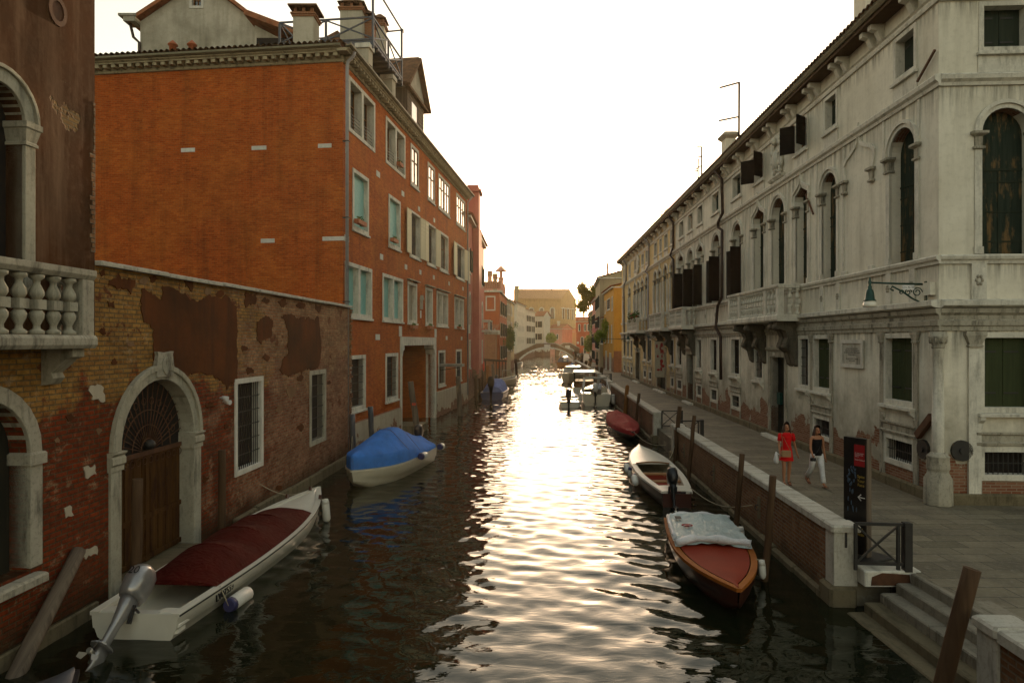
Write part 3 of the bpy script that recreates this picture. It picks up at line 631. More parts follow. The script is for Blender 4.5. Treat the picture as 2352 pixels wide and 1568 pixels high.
# ---------------------------------------------------------------- LEFT 3: the orange brick house
YB = 25.98; W2 = Frame(-9.81 + .1217 * YB, YB, .1217, 1)
BL = 25.9; BH = 16.0
house = thing('brick_house', 'tall orange brick house with stone window surrounds and water gate beside the canal', 'building', W2.w(0, 0, 0))
fl = ((13.22, 15.45), (9.35, 11.85), (5.74, 7.95), (1.88, 4.18)); holes = []
def bw_(row, p0, p1, **k):
    z0, z1 = fl[row]; wn, h = rect_window(W2, house, W2.s(p0), W2.s(p1), z0, z1, **k); holes.append(h); return wn
def rail(wn, p0, p1, row):
    z0, _ = fl[row]; a, b = W2.s(p0) + .18, W2.s(p1) - .18; k = MB(W2)
    for i in range(5): k.box(a, .05, z0 + .25 + i * .14, b, .07, z0 + .27 + i * .14)
    obj('railing', k, M['iron'], wn)
for p0, p1 in ((800, 860.5), (885.6, 930)): rail(bw_(0, p0, p1, mull=.24, depth=.34, sill=False), p0, p1, 0)
for p0, p1 in ((942.7, 961), (982, 998)): bw_(0, p0, p1, fill='sky', depth=.012)
for p0, p1 in ((1006.5, 1032.4), (1047.5, 1067.7)): bw_(0, p0, p1, fill='sky', mull=.2, depth=.012)
bw_(1, 809, 846, fill='teal', depth=.2); bw_(1, 892, 919, fill='teal', depth=.2)
SH = dict(mat='wood_shutter_cream_skyglow', ang=.06)  # cream shutters, with the sky glow on them put into the pale colour
for p0, p1 in ((940.5, 964.5), (980.5, 1000)): bw_(1, p0, p1, fill='dark', fw=.12, shutters=SH)
bw_(1, 1010, 1029, fill='glass'); bw_(1, 1047, 1066, fill='dark', fw=.12, shutters=SH)
bw_(2, 791.8, 853.6, fill='teal', mull=.24, depth=.26); bw_(2, 878, 925, fill='teal', mull=.24, depth=.26)
bw_(2, 936, 957, fill='beige', depth=.26); bw_(2, 977, 993, fill='beige', depth=.26); bw_(2, 1002.5, 1028.4, fill='beige', mull=.2, depth=.26); bw_(2, 1043.5, 1064.7, fill='beige', mull=.2, depth=.26)
for p0, p1 in ((936, 957), (977, 993), (1002.5, 1028.4), (1043.5, 1064.7)):      # thin stone hoods
    obj('hood', MB(W2).bbox(W2.s(p0) - .15, -.2, 8.02, W2.s(p1) + .15, -.001, 8.08, .01), M['stone_dirty'], house)
bw_(3, 802, 839, fill='bars'); bw_(3, 885, 913.5, fill='bars')
bw_(3, 1006.5, 1022, fill='bars'); bw_(3, 1047, 1059.5, fill='bars')
g0, g1 = W2.s(922), W2.s(998); GZ = 4.55
holes.append([(g0, -.2), (g1, -.2), (g1, GZ - .5), (g1 - .35, GZ - .12), (g1 - .35, GZ), (g0 + .35, GZ), (g0 + .35, GZ - .12), (g0, GZ - .5)])
LB = 13.0
obj('wall', MB(W2).wall(rect(0, BL, -.6, BH), holes, .4, LB), M['brick_orange'], house)
# water gate portal
k = MB(W2); k.box(g0 - .28, -.06, GZ - .02, g1 + .28, .55, GZ + .44)
for a, b in ((g0 - .28, g0), (g1, g1 + .28)): k.box(a, -.06, -.5, b, .55, GZ - .022)
for a, b, sg in ((g0, g0 + .42, 1), (g1 - .42, g1, -1)):
    q = a if sg > 0 else b; k.mold(0, 0, [(0, 0)]) if False else k.prism([(q, GZ - .024), (q, GZ - .62), (q + sg * .12, GZ - .5), (q + sg * .2, GZ - .3), (q + sg * .42, GZ - .22), (q + sg * .42, GZ - .024)], -.05, .54)
gate = obj('water_gate', k, M['stone'], house, bev=.015)
for a in (g0 - .45, g1 - .02): obj('stone_block', MB(W2).bbox(a, -.03, GZ + .46, a + .48, .1, GZ + .98, .01), M['stone_white'], gate)
gi = MB(W2); gi.box(g0, 3.6, -.3, g1, 3.7, GZ); gi.box(g0 - .12, .56, -.3, g0 - .02, 3.6, GZ); gi.box(g1 + .02, .56, -.3, g1 + .12, 3.6, GZ); gi.box(g0, .56, GZ + .02, g1, 3.6, GZ + .1)
obj('passage', gi, M['brick_orange'], gate)
obj('step', MB(W2).bbox(g0 - .05, -.9, -.5, g0 + 1.9, .5, .42, .03), M['stone_base'], gate)
pls = [(0.02, g0 - .3), (g1 + .3, BL)]
for i, (a, b) in enumerate(pls): obj('plinth', MB(W2).mold(a, b, [(-.002, -.6), (-.09, -.6), (-.09, 1.38 if i == 0 else 1.55), (-.05, 1.42 if i == 0 else 1.59), (-.002, 1.42 if i == 0 else 1.59)]), M['plaster_plinth'], house)
for px, py, wd in ((868, 400, .5), (925, 445, .45), (962, 480, .4), (997, 506, .4), (876, 590, .42), (932, 613, .42), (965, 625, .42), (996, 637, .4), (1031, 651, .4), (1063, 663, .4), (867, 774, .6), (1025.5, 776, .5), (1060, 777, .5), (796, 548, .45), (796, 347, .3), (796, 773, .5)):
    x, z = W2.sz(px, py); obj('stone_block', MB(W2).bbox(x - wd / 2, -.022, z - .13, x + wd / 2, .05, z + .13, .006), M['stone_white'], house)
# side facade (towards the camera), turned square to the canal front
WS = Frame(*W2.w(0, 0, 0)[:2], -1, .1217); WSF = Frame(*W2.w(0, LB, 0)[:2], 1, -.1217)
sx = lambda px: WSF.s(px)
for px, py, wd in ((432, 345, .6), (595, 340, .62), (746, 335, .55), (615, 553, .58), (766, 548, .9)):
    x, z = WSF.sz(px, py); obj('stone_block', MB(WSF).bbox(x - wd / 2, -.02, z - .08, x + wd / 2, .05, z + .08, .006), M['stone_white'], house)
def cornice(fr, x0, x1, bld, m0, m1, zc=BH):
    zc = 15.98
    k = MB(fr).mold(x0 - m0, x1 + m1, [(.1, zc), (-.34, zc), (-.34, zc + .04), (-.42, zc + .09), (-.42, zc + .12), (.1, zc + .12)]); obj('cornice', k, M['cornice_stone'], bld)
    obj('gutter', MB(fr).mold(x0 - m0 - .1, x1 + m1 + .1, [(-.30, zc + .125), (-.46, zc + .125), (-.54, zc + .17), (-.54, zc + .25), (-.50, zc + .25), (-.49, zc + .19), (-.30, zc + .16)]), M['gutter_metal'], bld)
    f_ = MB(fr).mold(x0, x1, [(-.001, zc - .27), (-.05, zc - .27), (-.08, zc - .24), (-.05, zc - .22), (-.05, zc - .005), (-.001, zc - .005)]); obj('frieze', f_, M['cornice_stone'], bld)
    k = MB(fr); n = int((x1 - x0) / .36)
    for i in range(n): x = x0 + (x1 - x0) * (i + .5) / n; k.box(x - .085, -.31, zc - .13, x + .085, -.051, zc - .003)
    obj('dentils', k, M['cornice_stone'], bld)
cornice(W2, 0, BL, house, .42, .4); cornice(WSF, 0, LB - .001, house, .0, .0)
pipe(W2, house, [(.05, -.46, BH + .1), (.05, -.42, BH - .05), (.06, -.2, BH - .25), (.06, -.16, BH - .45), (.06, -.16, 1.0)], .07)
pipe(W2, house, [(.06, -.16, 1.0), (.06, -.16, -.2)], .075, 'pipe_brown')
pipe(W2, house, [(BL - .3, -.5, BH), (BL - .3, -.12, BH - .5), (BL - .3, -.12, .6)], .06)
k = MB(W2)
for z in (3.4, 6.3, 9.6, 12.6): k.box(-.03, -.25, z, .15, -.001, z + .03)
obj('pipe_clamps', k, M['iron'], house)
rf = obj('roof', tile_roof(W2, 3.2, BL + .2, -.42, BH + .24, 5.2, BH + 1.3), M['tile_dark'], house)
obj('roof', tile_roof(WSF, .0, LB + .35, -.46, BH + .26, 3.2, BH + .7), M['tile_dark'], house)
k = MB(W2); k.box(.0, 0.02, BH + .101, BL, LB, BH + .22); obj('attic', k, M['plaster_gable'], house)
def chimney(bld, fr, x, y, z0, z1, w_, d_, style='slab', mat='plaster_chimney', nm='chimney'):
    k = MB(fr).box(x, y, z0, x + w_, y + d_, z1); c = obj(nm, k, M[mat], bld)
    k = MB(fr)
    k.box(x - .05, y - .05, z1, x + w_ + .05, y + d_ + .05, z1 + .08); k.box(x - .09, y - .09, z1 + .08, x + w_ + .09, y + d_ + .09, z1 + .15)
    obj('brick_collar', k, M['brick_far'], c)
    k = MB(fr)
    for ex in (x + .02, x + w_ / 2 - .06, x + w_ - .14):
        for ey in (y + .02, y + d_ - .14): k.box(ex, ey, z1 + .15, ex + .12, ey + .12, z1 + .38)
    k.box(x + .16, y + .16, z1 + .15, x + w_ - .16, y + d_ - .16, z1 + .30)
    obj('smoke_slots', k, M['brick_far'], c)
    if style == 'slab': k = MB(fr).box(x - .17, y - .17, z1 + .38, x + w_ + .17, y + d_ + .17, z1 + .45)
    else: k = MB(fr).loft([[(x - .12, y - .12, z1 + .38), (x + w_ + .12, y - .12, z1 + .38), (x + w_ + .12, y + d_ + .12, z1 + .38), (x - .12, y + d_ + .12, z1 + .38)], [(x + w_ * .4, y + d_ * .4, z1 + .75), (x + w_ * .6, y + d_ * .4, z1 + .75), (x + w_ * .6, y + d_ * .6, z1 + .75), (x + w_ * .4, y + d_ * .6, z1 + .75)]])
    obj('cap', k, M['tile_dark'], c); return c
# front chimney stands near the corner on the side roof: pixel box 672..718
def chim_px(px0, px1, pyb, pyt, Y, d_, style, mat='plaster_chimney', bld=None):
    x0, x1 = at(px0, Y), at(px1, Y); return chimney(bld or house, WF, x0, Y, zat(pyb, Y), zat(pyt, Y), x1 - x0, d_, style, mat)
chim_px(673, 720, 110, 38, 27.2, .8, 'slab')
chim_px(781, 832, 120, 24, 31, 1.0, 'hip'); chim_px(826, 856, 100, 52, 31.5, .8, 'hip', 'brick_far'); chim_px(858, 882, 170, 60, 34, .7, 'hip')
for px, py in ((397, 118), (441, 118)):
    Y = 27.6; x = at(px, Y); z = zat(py, Y); m = MB(); m.lathe(x, Y, [(.14, z - .3), (.14, z + .22), (.2, z + .24), (.2, z + .27), (.03, z + .45)], 12)
    obj('vent_pot', m, M['terracotta'], house)
# house.behind: roof dormer with pediment near the far end
px0 = W2.s(941); dm = thing('roof_dormer', 'timber clad dormer with triangular pediment on the brick house roof', 'dormer', W2.w(px0, .6, BH))
dx0, dx1 = W2.s(935, .3), W2.s(972, .3); 
WDm = W2.sub(dx0, .3)
k = MB(WDm); dl = dx1 - dx0; k.box(0, 0, BH + .1, dl, 4.5, BH + 2.6)
for i in range(12): k.box(-.02, -.03, BH + .2 + i * .2, dl + .02, -.002, BH + .36 + i * .2)
obj('wall', k, M['wood_grey'], dm)
obj('pediment', MB(WDm).prism([(-.4, BH + 2.6), (dl + .4, BH + 2.6), (dl / 2, BH + 4.7)], -.05, 4.5), M['plaster_gable'], dm)
k = MB(WDm); k.bar((-.6, -.1, BH + 2.55), (dl / 2, -.1, BH + 4.85), .5, .14); k.bar((dl / 2, -.1, BH + 4.85), (dl + .6, -.1, BH + 2.55), .5, .14); k.box(-.5, -.25, BH + 2.5, dl + .5, .0, BH + 2.64)
for sg in (0, 1): k.loft([[(-.6 if sg == 0 else dl + .6, -.2, BH + 2.6), (dl / 2, -.2, BH + 4.9), (dl / 2, -.2, BH + 4.97), (-.62 if sg == 0 else dl + .62, -.2, BH + 2.68)], [(-.6 if sg == 0 else dl + .6, 4.6, BH + 2.6), (dl / 2, 4.6, BH + 4.9), (dl / 2, 4.6, BH + 4.97), (-.62 if sg == 0 else dl + .62, 4.6, BH + 2.68)]])
obj('roof_edge', k, M['tile_dark'], dm)
q0 = WDm.s(944); k = MB(WDm).box(q0, -.05, BH + .7, q0 + 1.0, .0, BH + 2.1); obj('window', k, M['glass_sky'], dm)
# altana: slate coloured metal roof terrace
al = thing('roof_terrace', 'slate grey metal roof terrace with crossed railings on stone piers above the cornice', 'roof terrace', W2.w(4, .5, BH))
tx0, tx1 = 4.05, 8.6; ty0, ty1 = .15, 4.6; tz = BH + 2.3
k = MB(W2); k.box(tx0, ty0, tz, tx1, ty1, tz + .12)
for i in range(9): k.box(tx0 + i * (tx1 - tx0) / 8.2, ty0 - .05, tz - .14, tx0 + i * (tx1 - tx0) / 8.2 + .09, ty1, tz - .002)
obj('deck', k, M['iron_slate'], al)
for x in (tx0 - .3, tx1 - 1.3):
    p_ = obj('pier', MB(W2).box(x, .25, BH + .3, x + .55, .8, tz - .36), M['plaster_chimney'], al); obj('pier_cap', MB(W2).box(x - .07, .18, tz - .358, x + .62, .87, tz - .15), M['stone'], p_)
pt = .09
corners = [(tx0, ty0, 1), (tx1, ty0, 1), (tx0, ty1, 1), (tx1, ty1, 0)]
for x, y, tall in [(tx0, ty0, 1), (tx1, ty0, 1), ((tx0 + tx1) / 2, ty0, 0), (tx0, (ty0 + ty1) / 2, 0), (tx0, ty1, 0), (tx1, ty1, 0), (tx1, (ty0 + ty1) / 2, 0)]:
    obj('post', MB(W2).bar((x, y, tz - .25), (x, y, tz + (2.75 if tall else 1.08)), pt, pt), M['iron_slate'], al)
def railrun(a, b):
    k = MB(W2); a = Vector(a); b = Vector(b)
    for z in (.06, 1.05): k.bar(a + Vector((0, 0, z)), b + Vector((0, 0, z)), .07, .07)
    m_ = (a + b) / 2
    for p, q in ((a, m_), (m_, b)):
        k.bar(p + Vector((0, 0, .1)), q + Vector((0, 0, 1.02)), .05, .06); k.bar(p + Vector((.01, .01, 1.02)), q + Vector((.01, .01, .1)), .05, .06)
    obj('railing', k, M['iron_slate'], al)
for a, b in (((tx0, ty0), (tx1, ty0)), ((tx0, ty0), (tx0, ty1)), ((tx1, ty0), (tx1, ty1)), ((tx0, ty1), (tx1, ty1))): railrun((*a, tz + .1), (*b, tz + .1))
k = MB(W2); k.bar((tx0, ty0, tz + 2.7), (tx1 + .3, ty0, tz + 2.7), .06, .06); k.bar((tx1, ty0 - .1, tz + 2.68), (tx1, ty1, tz + 2.5), .06, .06)
obj('top_rail', k, M['iron_slate'], al)
# grey gabled house behind the roof, top left
Yg = 36.0; gx0, gx1 = at(322, Yg), at(662, Yg); gb = thing('gabled_house', 'weathered grey plaster gable with small attic window behind the brick house', 'building', (gx0, Yg, 0))
ze = zat(50, Yg); za = zat(-45, Yg); gc = at(462, Yg)
w0, w1_, wz0, wz1 = at(435, Yg), at(468, Yg), zat(20, Yg), zat(-16, Yg)
GF = Frame(0, Yg, 1, 0)
wn, h = rect_window(GF, gb, w0, w1_, wz0, wz1, 'stone_white', .14, fill='glass', sill=False)
obj('wall', MB(GF).wall([(gx0, 8), (gx1, 8), (gx1, zat(108, Yg)), (gc, za), (gx0, ze)], [h], .3, 9), M['plaster_gable'], gb)
k = MB(GF)
def slope(p, q, t0=.0): k.loft([[(p[0], -.35, p[1] + .02), (q[0], -.35, q[1] + .02), (q[0], -.35, q[1] + .24), (p[0], -.35, p[1] + .24)], [(p[0], 9.2, p[1] + .02), (q[0], 9.2, q[1] + .02), (q[0], 9.2, q[1] + .24), (p[0], 9.2, p[1] + .24)]])
slope((gx0 - .45, ze - .2), (gc, za)); slope((gc, za), (gx1 + .4, zat(108, Yg) - .3))
obj('roof', k, M['tile_red'], gb)
k = MB(GF); k.box(gx0 - .7, -.4, ze - .15, gx0 - .05, .4, ze + .12); k.box(gx0 - .95, -.45, ze + .12, gx0 - .02, .4, ze + .25); obj('eave_bracket', k, M['stone_dirty'], gb)
pipe(GF, gb, [(gx0 - .5, -.1, ze - .1), (gx0 - .3, -.12, ze - .9), (gx0 + .02, -.12, ze - 1.2), (gx0 + .02, -.12, 14)], .08, 'pipe_brown')
# lean-to dormer right of the gable
Yd = 33.0; q = Frame(0, Yd, 1, 0); k = MB(q); xa, xb = at(585, Yd), at(662, Yd); 
ld = thing('lean_to_dormer', 'small tiled lean-to dormer beside the grey gable and square chimney', 'dormer', (xa, Yd, BH))
obj('wall', MB(q).prism([(xa, BH + .2), (xb, BH + .2), (xb, zat(98, Yd)), (xa, zat(58, Yd))], 0, 2.5), M['plaster_gable'], ld)
k = MB(q).loft([[(xa - .35, -.5, zat(44, Yd)), (xb + .5, -.5, zat(88, Yd)), (xb + .5, -.5, zat(88, Yd) + .28), (xa - .35, -.5, zat(44, Yd) + .28)], [(xa - .35, 2.6, zat(44, Yd)), (xb + .5, 2.6, zat(88, Yd)), (xb + .5, 2.6, zat(88, Yd) + .28), (xa - .35, 2.6, zat(44, Yd) + .28)]])
obj('roof', k, M['tile_red'], ld)
obj('window', MB(q).box(at(590, Yd), -.03, zat(104, Yd), at(655, Yd), .0, zat(88, Yd)), M['inside_dark'], ld)
Yr = 36.5; rr_ = thing('rear_roof', 'dark tiled ridge roof seen behind the roof terrace', 'roof', (at(790, Yr), Yr, BH))
k = MB(Frame(0, Yr, 1, 0)); A, B_, C_ = at(715, Yr), at(775, Yr), at(858, Yr); k.prism([(A, BH), (C_, BH), (C_, zat(150, Yr)), (B_, zat(70, Yr)), (A, zat(102, Yr))], 0, 5); obj('gable', k, M['tile_dark'], rr_)
# flower boxes
for px, py, wd, lb, sd in ((827, 511, 1.0, 'green flower box under the first teal blind of the third floor', 1), (905, 552, .8, 'flower box under the second teal blind of the third floor', 2), (950, 750, 1.0, 'planter with yellow green leaves below the beige blind left of the wall niche', 3), (988, 751, 1.0, 'dark planter below the narrow beige blind right of the wall niche', 4), (1055, 752, 1.0, 'dull green planter near the far end of the brick house', 6), (918, 378, .6, 'small planter in the second double window of the top floor', 7)):
    x, z = W2.sz(px, py, -.15); flower_box(W2, x, z - .1, wd, lb, sd)
nx, nz = W2.sz(966, 700); sr = obj('wall_shrine', MB(W2).mold(nx - .16, nx + .16, [(-.001, nz - .25), (-.1, nz - .25), (-.1, nz + .3), (-.001, nz + .3)]).prism([(nx - .22, nz + .3), (nx + .22, nz + .3), (nx, nz + .55)], -.16, -.001), M['stone_dirty'], house)
obj('number_plate', MB(W2).box(nx - .12, -.02, nz - .75, nx + .12, -.001, nz - .32), M['stone_white'], house)
bx, bz = W2.sz(1010, 830, -.3); bo = thing('metal_bracket_shelf', 'grey corrugated awning strip sticking out beside the ground floor window', 'awning', W2.w(W2.s(1008), 0, 3.2))
k = MB(W2); x_ = W2.s(1008)
for i in range(4): k.box(x_ - .02, -1.5, 3.14 + i * .05, x_ + .9, -.01, 3.165 + i * .05)
obj('slats', k, M['gel_grey'], bo)
obj('arm', MB(W2).bar((x_ + .4, -.01, 2.9), (x_ + .4, -1.3, 3.1), .04, .04), M['iron'], bo)
# ---------------------------------------------------------------- RIGHT: the long palazzo
YC = 16.5; XC = 10.0 + .0388 * YC
W3 = Frame(XC, YC, -.0388, -1)          # local x runs towards the camera, 0 at the near corner
W4 = Frame(XC, YC, 1, -.055)            # short face turned to the campo
pz = thing('white_palazzo', 'long weathered white palazzo with arched windows and stone balcony along the quay', 'building', (XC, YC, .7))
sJ = W3.s(1551.5)                        # joint with the ochre part
sE = W3.s(1428)
py_ = thing('ochre_palazzo', 'ochre stained far half of the palazzo with slender columns and two balconies', 'building', W3.w(sJ, 0, .7))
EZ = 13.95
def bld_of(x): return pz if x > sJ else py_
holesA, holesB, holesF = [], [], []
def hl(x): return holesA if x > sJ else holesB
ZB, ZSP = 6.9, 9.95
def palace_arch(fr, bld, x0, x1, kind, holes, shut='wood_shutter_peel', col='stone', deep=.3, open_sh=None, column=False):
    ap = archpts(x0, x1, ZSP, kind, 14); poly = [(x0, ZB + .02)] + ap + [(x1, ZB + .02)]; holes.append(poly)
    k = MB(fr); r = (x1 - x0) / 2; t = min(.2, r * .36)
    k.band(ap, archpts(x0, x1, ZSP, kind, 14, t * .55), -.035, .05); k.band(archpts(x0, x1, ZSP, kind, 14, t * .55), archpts(x0, x1, ZSP, kind, 14, t), -.085, 0)
    jw = min(.18, r * .3)
    if not column:
        for a, b in ((x0 - jw, x0), (x1, x1 + jw)): k.box(a, -.03, ZB + .2, b, .05, ZSP - .44); k.box(a - .02, -.06, ZB + .02, b + .02, .05, ZB + .2)
    wn = obj('arched_window', k, M[col], bld)
    for a, b in ((x0 - jw, x0), (x1, x1 + jw)):
        e = .07
        k = MB(fr).loft([[(a - q, -.04 - q, z), (b + q, -.04 - q, z), (b + q, .12, z), (a - q, .12, z)] for q, z in ((.0, ZSP - .44), (.045, ZSP - .42), (.045, ZSP - .37), (.0, ZSP - .35), (.005, ZSP - .12), (.06, ZSP - .09), (.10, ZSP - .06), (.10, ZSP))])
        obj('capital', k, M['stone_dirty' if col == 'stone' else col], wn)
        if column:
            c = (a + b) / 2; obj('column', MB(fr).lathe(c, -.03, [(.15, ZB + .02), (.15, ZB + .1), (.11, ZB + .16), (.11, ZSP - .5), (.125, ZSP - .45)], 10), M['stone'], wn)
    if shut: 
        s_ = obj('shutter', MB(fr).prism([(x0, ZB + .03)] + archpts(x0 + .001, x1 - .001, ZSP - .001, kind, 14) + [(x1, ZB + .03)], deep, deep + .05), M[shut], wn)
        k = MB(fr); k.box((x0 + x1) / 2 - .012, deep - .018, ZB + .04, (x0 + x1) / 2 + .012, deep - .001, ZSP - .9); k.box(x0, deep - .02, ZSP - .9, x1, deep - .001, ZSP - .84)
        for z in (ZB + .35, ZB + 1.1, ZSP - 1.2): k.box(x0, deep - .014, z, x1, deep - .002, z + .035)
        obj('shutter_rail', k, M['wood_shutter_dark'], s_)
    if open_sh:
        for sd in (-1, 1):
            e = x0 if sd < 0 else x1; wsh = r * .78; f2 = fr.sub(e, -.06, (math.pi + .3) if sd < 0 else -open_sh)
            k = MB(f2).box(0, -.04, ZB + .06, wsh, 0, ZSP - .55); n = 11
            for i in range(n + 1): z = ZB + .08 + (ZSP - .7 - ZB) * i / n; k.box(.03, -.055, z - .015, wsh - .03, .015, z + .015)
            obj('open_shutter', k, M['wood_shutter_black'], wn)
    return wn
def S(px): return W3.s(px)
white_arches = [(2044, 2103, 'round', None), (1888, 1922, 'round', None), (1828, 1855, 'ogee', None), (1773, 1803, 'round', None), (1732, 1755, 'ogee', None), (1684.5, 1703.5, 'round', 1.35), (1637.5, 1654.5, 'round', 1.35), (1603, 1614.5, 'ogee', 1.5), (1580.5, 1593, 'round', 1.5), (1559, 1569.7, 'ogee', 1.5)]
for p0, p1, kd, op in white_arches: palace_arch(W3, pz, S(p0), S(p1), kd, holesA, shut='wood_shutter_peel' if not op else 'inside_dark', open_sh=op)
for p0, p1, kd in [(1541, 1548.4, 'ogee'), (1525.5, 1533.5, 'round'), (1512.5, 1518.5, 'ogee'), (1503, 1509.6, 'round'), (1483.5, 1489, 'round'), (1473.6, 1478, 'ogee'), (1464.7, 1469.4, 'round'), (1457, 1461, 'ogee'), (1444.5, 1447.8, 'ogee'), (1432, 1434.6, 'round')]:
    palace_arch(W3, py_, S(p0), S(p1), kd, holesB, shut='inside_dark', column=True)
xf0 = W4.s(2254.5); xf1 = xf0 + 1.17
palace_arch(W4, pz, xf0, xf1, 'round', holesF)
# upper windows
def upwin(fr, bld, x0, x1, holes, fill='wood_shutter_dark', sh=None, z0=11.93, z1=13.18):
    wn, h = rect_window(fr, bld, x0, x1, z0, z1, 'stone', .12, fill=fill, sill=True, depth=.25, ledge=.08, shutters=sh); holes.append(h)
    obj('apron', MB(fr).box(x0 - .02, -.03, 11.42, x1 + .02, -.001, z0 - .092), M['stone'], wn)
for p0, p1, fi, sh in [(2054, 2107, 'wood_shutter_dark', None), (1893, 1925, 'wood_shutter_dark', None), (1826, 1856, 'glass', dict(mat='wood_shutter_black', ang=.9)), (1733, 1756, 'glass', dict(mat='wood_shutter_black', ang=.9)), (1682, 1704, 'wood_shutter_dark', None), (1635.5, 1653, 'wood_shutter_dark', None), (1602, 1615, 'wood_shutter_dark', None), (1580, 1592, 'glass', None), (1560, 1571, 'glass', None),
                       (1540, 1549, 'glass', None), (1526, 1534, 'glass', None), (1515, 1520.5, 'glass', None), (1502.5, 1509.6, 'glass', None), (1483, 1488.7, 'glass', None), (1473.4, 1479, 'glass', None), (1457, 1462, 'glass', None), (1444.5, 1448.8, 'glass', None), (1432, 1435.5, 'glass', None)]:
    a, b = S(p0), S(p1); upwin(W3, bld_of(a), a, b, hl(a), fi, sh)
upwin(W4, pz, W4.s(2247), W4.s(2247) + 1.25, holesF)
# ground floor: tall shuttered windows over small grilles
def gwin(fr, bld, x0, x1, holes, fill='wood_shutter_olive', small=True):
    wn, h = rect_window(fr, bld, x0 - .13, x1 + .13, 2.98, 4.98, 'stone', .14, fill=fill, sill=True, depth=.18, ledge=.14, muntins=False); holes.append(h)
    for q in (x0 - .1, x1 + .1): obj('sill_bracket', MB(fr).mold(q - .06, q + .06, [(-.001, 2.88), (-.17, 2.88), (-.15, 2.8), (-.06, 2.72), (-.04, 2.6), (-.001, 2.56)]), M['stone'], wn)
    if small:
        w2, h = rect_window(fr, bld, x0 - .14, x1 + .14, 1.30, 2.16, 'stone', .15, fill='bars', sill=False, depth=.22); holes.append(h)
        obj('lintel', MB(fr).mold(x0 - .2, x1 + .2, [(-.001, 2.17), (-.07, 2.17), (-.09, 2.24), (-.05, 2.27), (-.05, 2.42), (-.1, 2.46), (-.1, 2.5), (-.001, 2.5)]), M['stone_dirty'], w2)
        for q in (x0 - .2, x1 + .06): obj('jamb', MB(fr).box(q, -.045, .72, q + .14, -.001, 1.298), M['stone_dirty'], w2)
for p0, p1, fi, sm in [(2036, 2098, 'wood_shutter_olive', 1), (1871, 1907, 'wood_shutter_olive', 1), (1838, 1858, 'bars', 0), (1735, 1752, 'bars', 0), (1681, 1699, 'wood_shutter_black', 1), (1633.5, 1647, 'wood_shutter_black', 1), (1601, 1611, 'wood_shutter_black', 1), (1556, 1566, 'wood_shutter_black', 1), (1541, 1547.5, 'bars', 1), (1491, 1496, 'bars', 1), (1479, 1484, 'bars', 1), (1449, 1452.5, 'bars', 1), (1441, 1444.5, 'bars', 1), (1433, 1436, 'bars', 1)]:
    a, b = S(p0), S(p1); gwin(W3, bld_of(a), a, b, hl(a), fi, sm)
gwin(W4, pz, W4.s(2259), W4.s(2259) + 1.1, holesF)
# doors
def door(fr, bld, x0, x1, zt, holes, mat='wood_black_door'):
    holes.append(rect(x0, x1, .6, zt)); k = MB(fr)
    k.band([(x0, .6), (x0, zt), (x1, zt), (x1, .6)], [(x0 - .22, .6), (x0 - .22, zt + .24), (x1 + .22, zt + .24), (x1 + .22, .6)], -.06, .35)
    k.mold(x0 - .3, x1 + .3, [(-.001, zt + .245), (-.1, zt + .245), (-.16, zt + .33), (-.16, zt + .4), (-.001, zt + .4)])
    d = obj('doorway', k, M['stone_dirty'], bld)
    k = MB(fr).box(x0, .3, .6, x1, .36, zt); c = (x0 + x1) / 2
    for i in range(4):
        for a, b in ((x0 + .1, c - .06), (c + .06, x1 - .1)): z = .85 + i * (zt - 1.0) / 4; k.box(a, .278, z, b, .30, z + (zt - 1.0) / 4 - .12)
    dd = obj('door', k, M[mat], d); obj('doorstep', MB(fr).bbox(x0 - .3, -.35, .62, x1 + .3, .30, .82, .02), M['stone'], d)
    return d, dd
d0, dd = door(W3, pz, S(1771), S(1804), 4.1, holesA)
obj('mailbox', MB(W3).box(S(1776), .16, 2.1, S(1776) + .34, .275, 2.6), M['mailbox_green'], dd)
obj('number_plate', MB(W3).box(S(1779), -.085, 4.16, S(1779) + .24, -.062, 4.3), M['stone_white'], d0)
door(W3, pz, S(1580), S(1593.5), 3.9, holesA); door(W3, py_, S(1510), S(1530), 3.9, holesB); door(W3, py_, S(1461), S(1470), 3.7, holesB)
obj('wall', MB(W3).wall(rect(sJ, 0, .3, EZ), holesA, .32, .5), M['plaster_palace'], pz)
obj('wall', MB(W4).wall(rect(0, 7, .3, EZ), holesF, .32, .5), M['plaster_palace'], pz)
obj('wall', MB(W3).wall(rect(sE, sJ - .002, .3, EZ), holesB, .32, 9), M['plaster_palace_ochre'], py_)
obj('core', MB(W3).box(sJ + .01, .6, .3, -.55, 9, EZ - .02), M['plaster_palace'], pz)
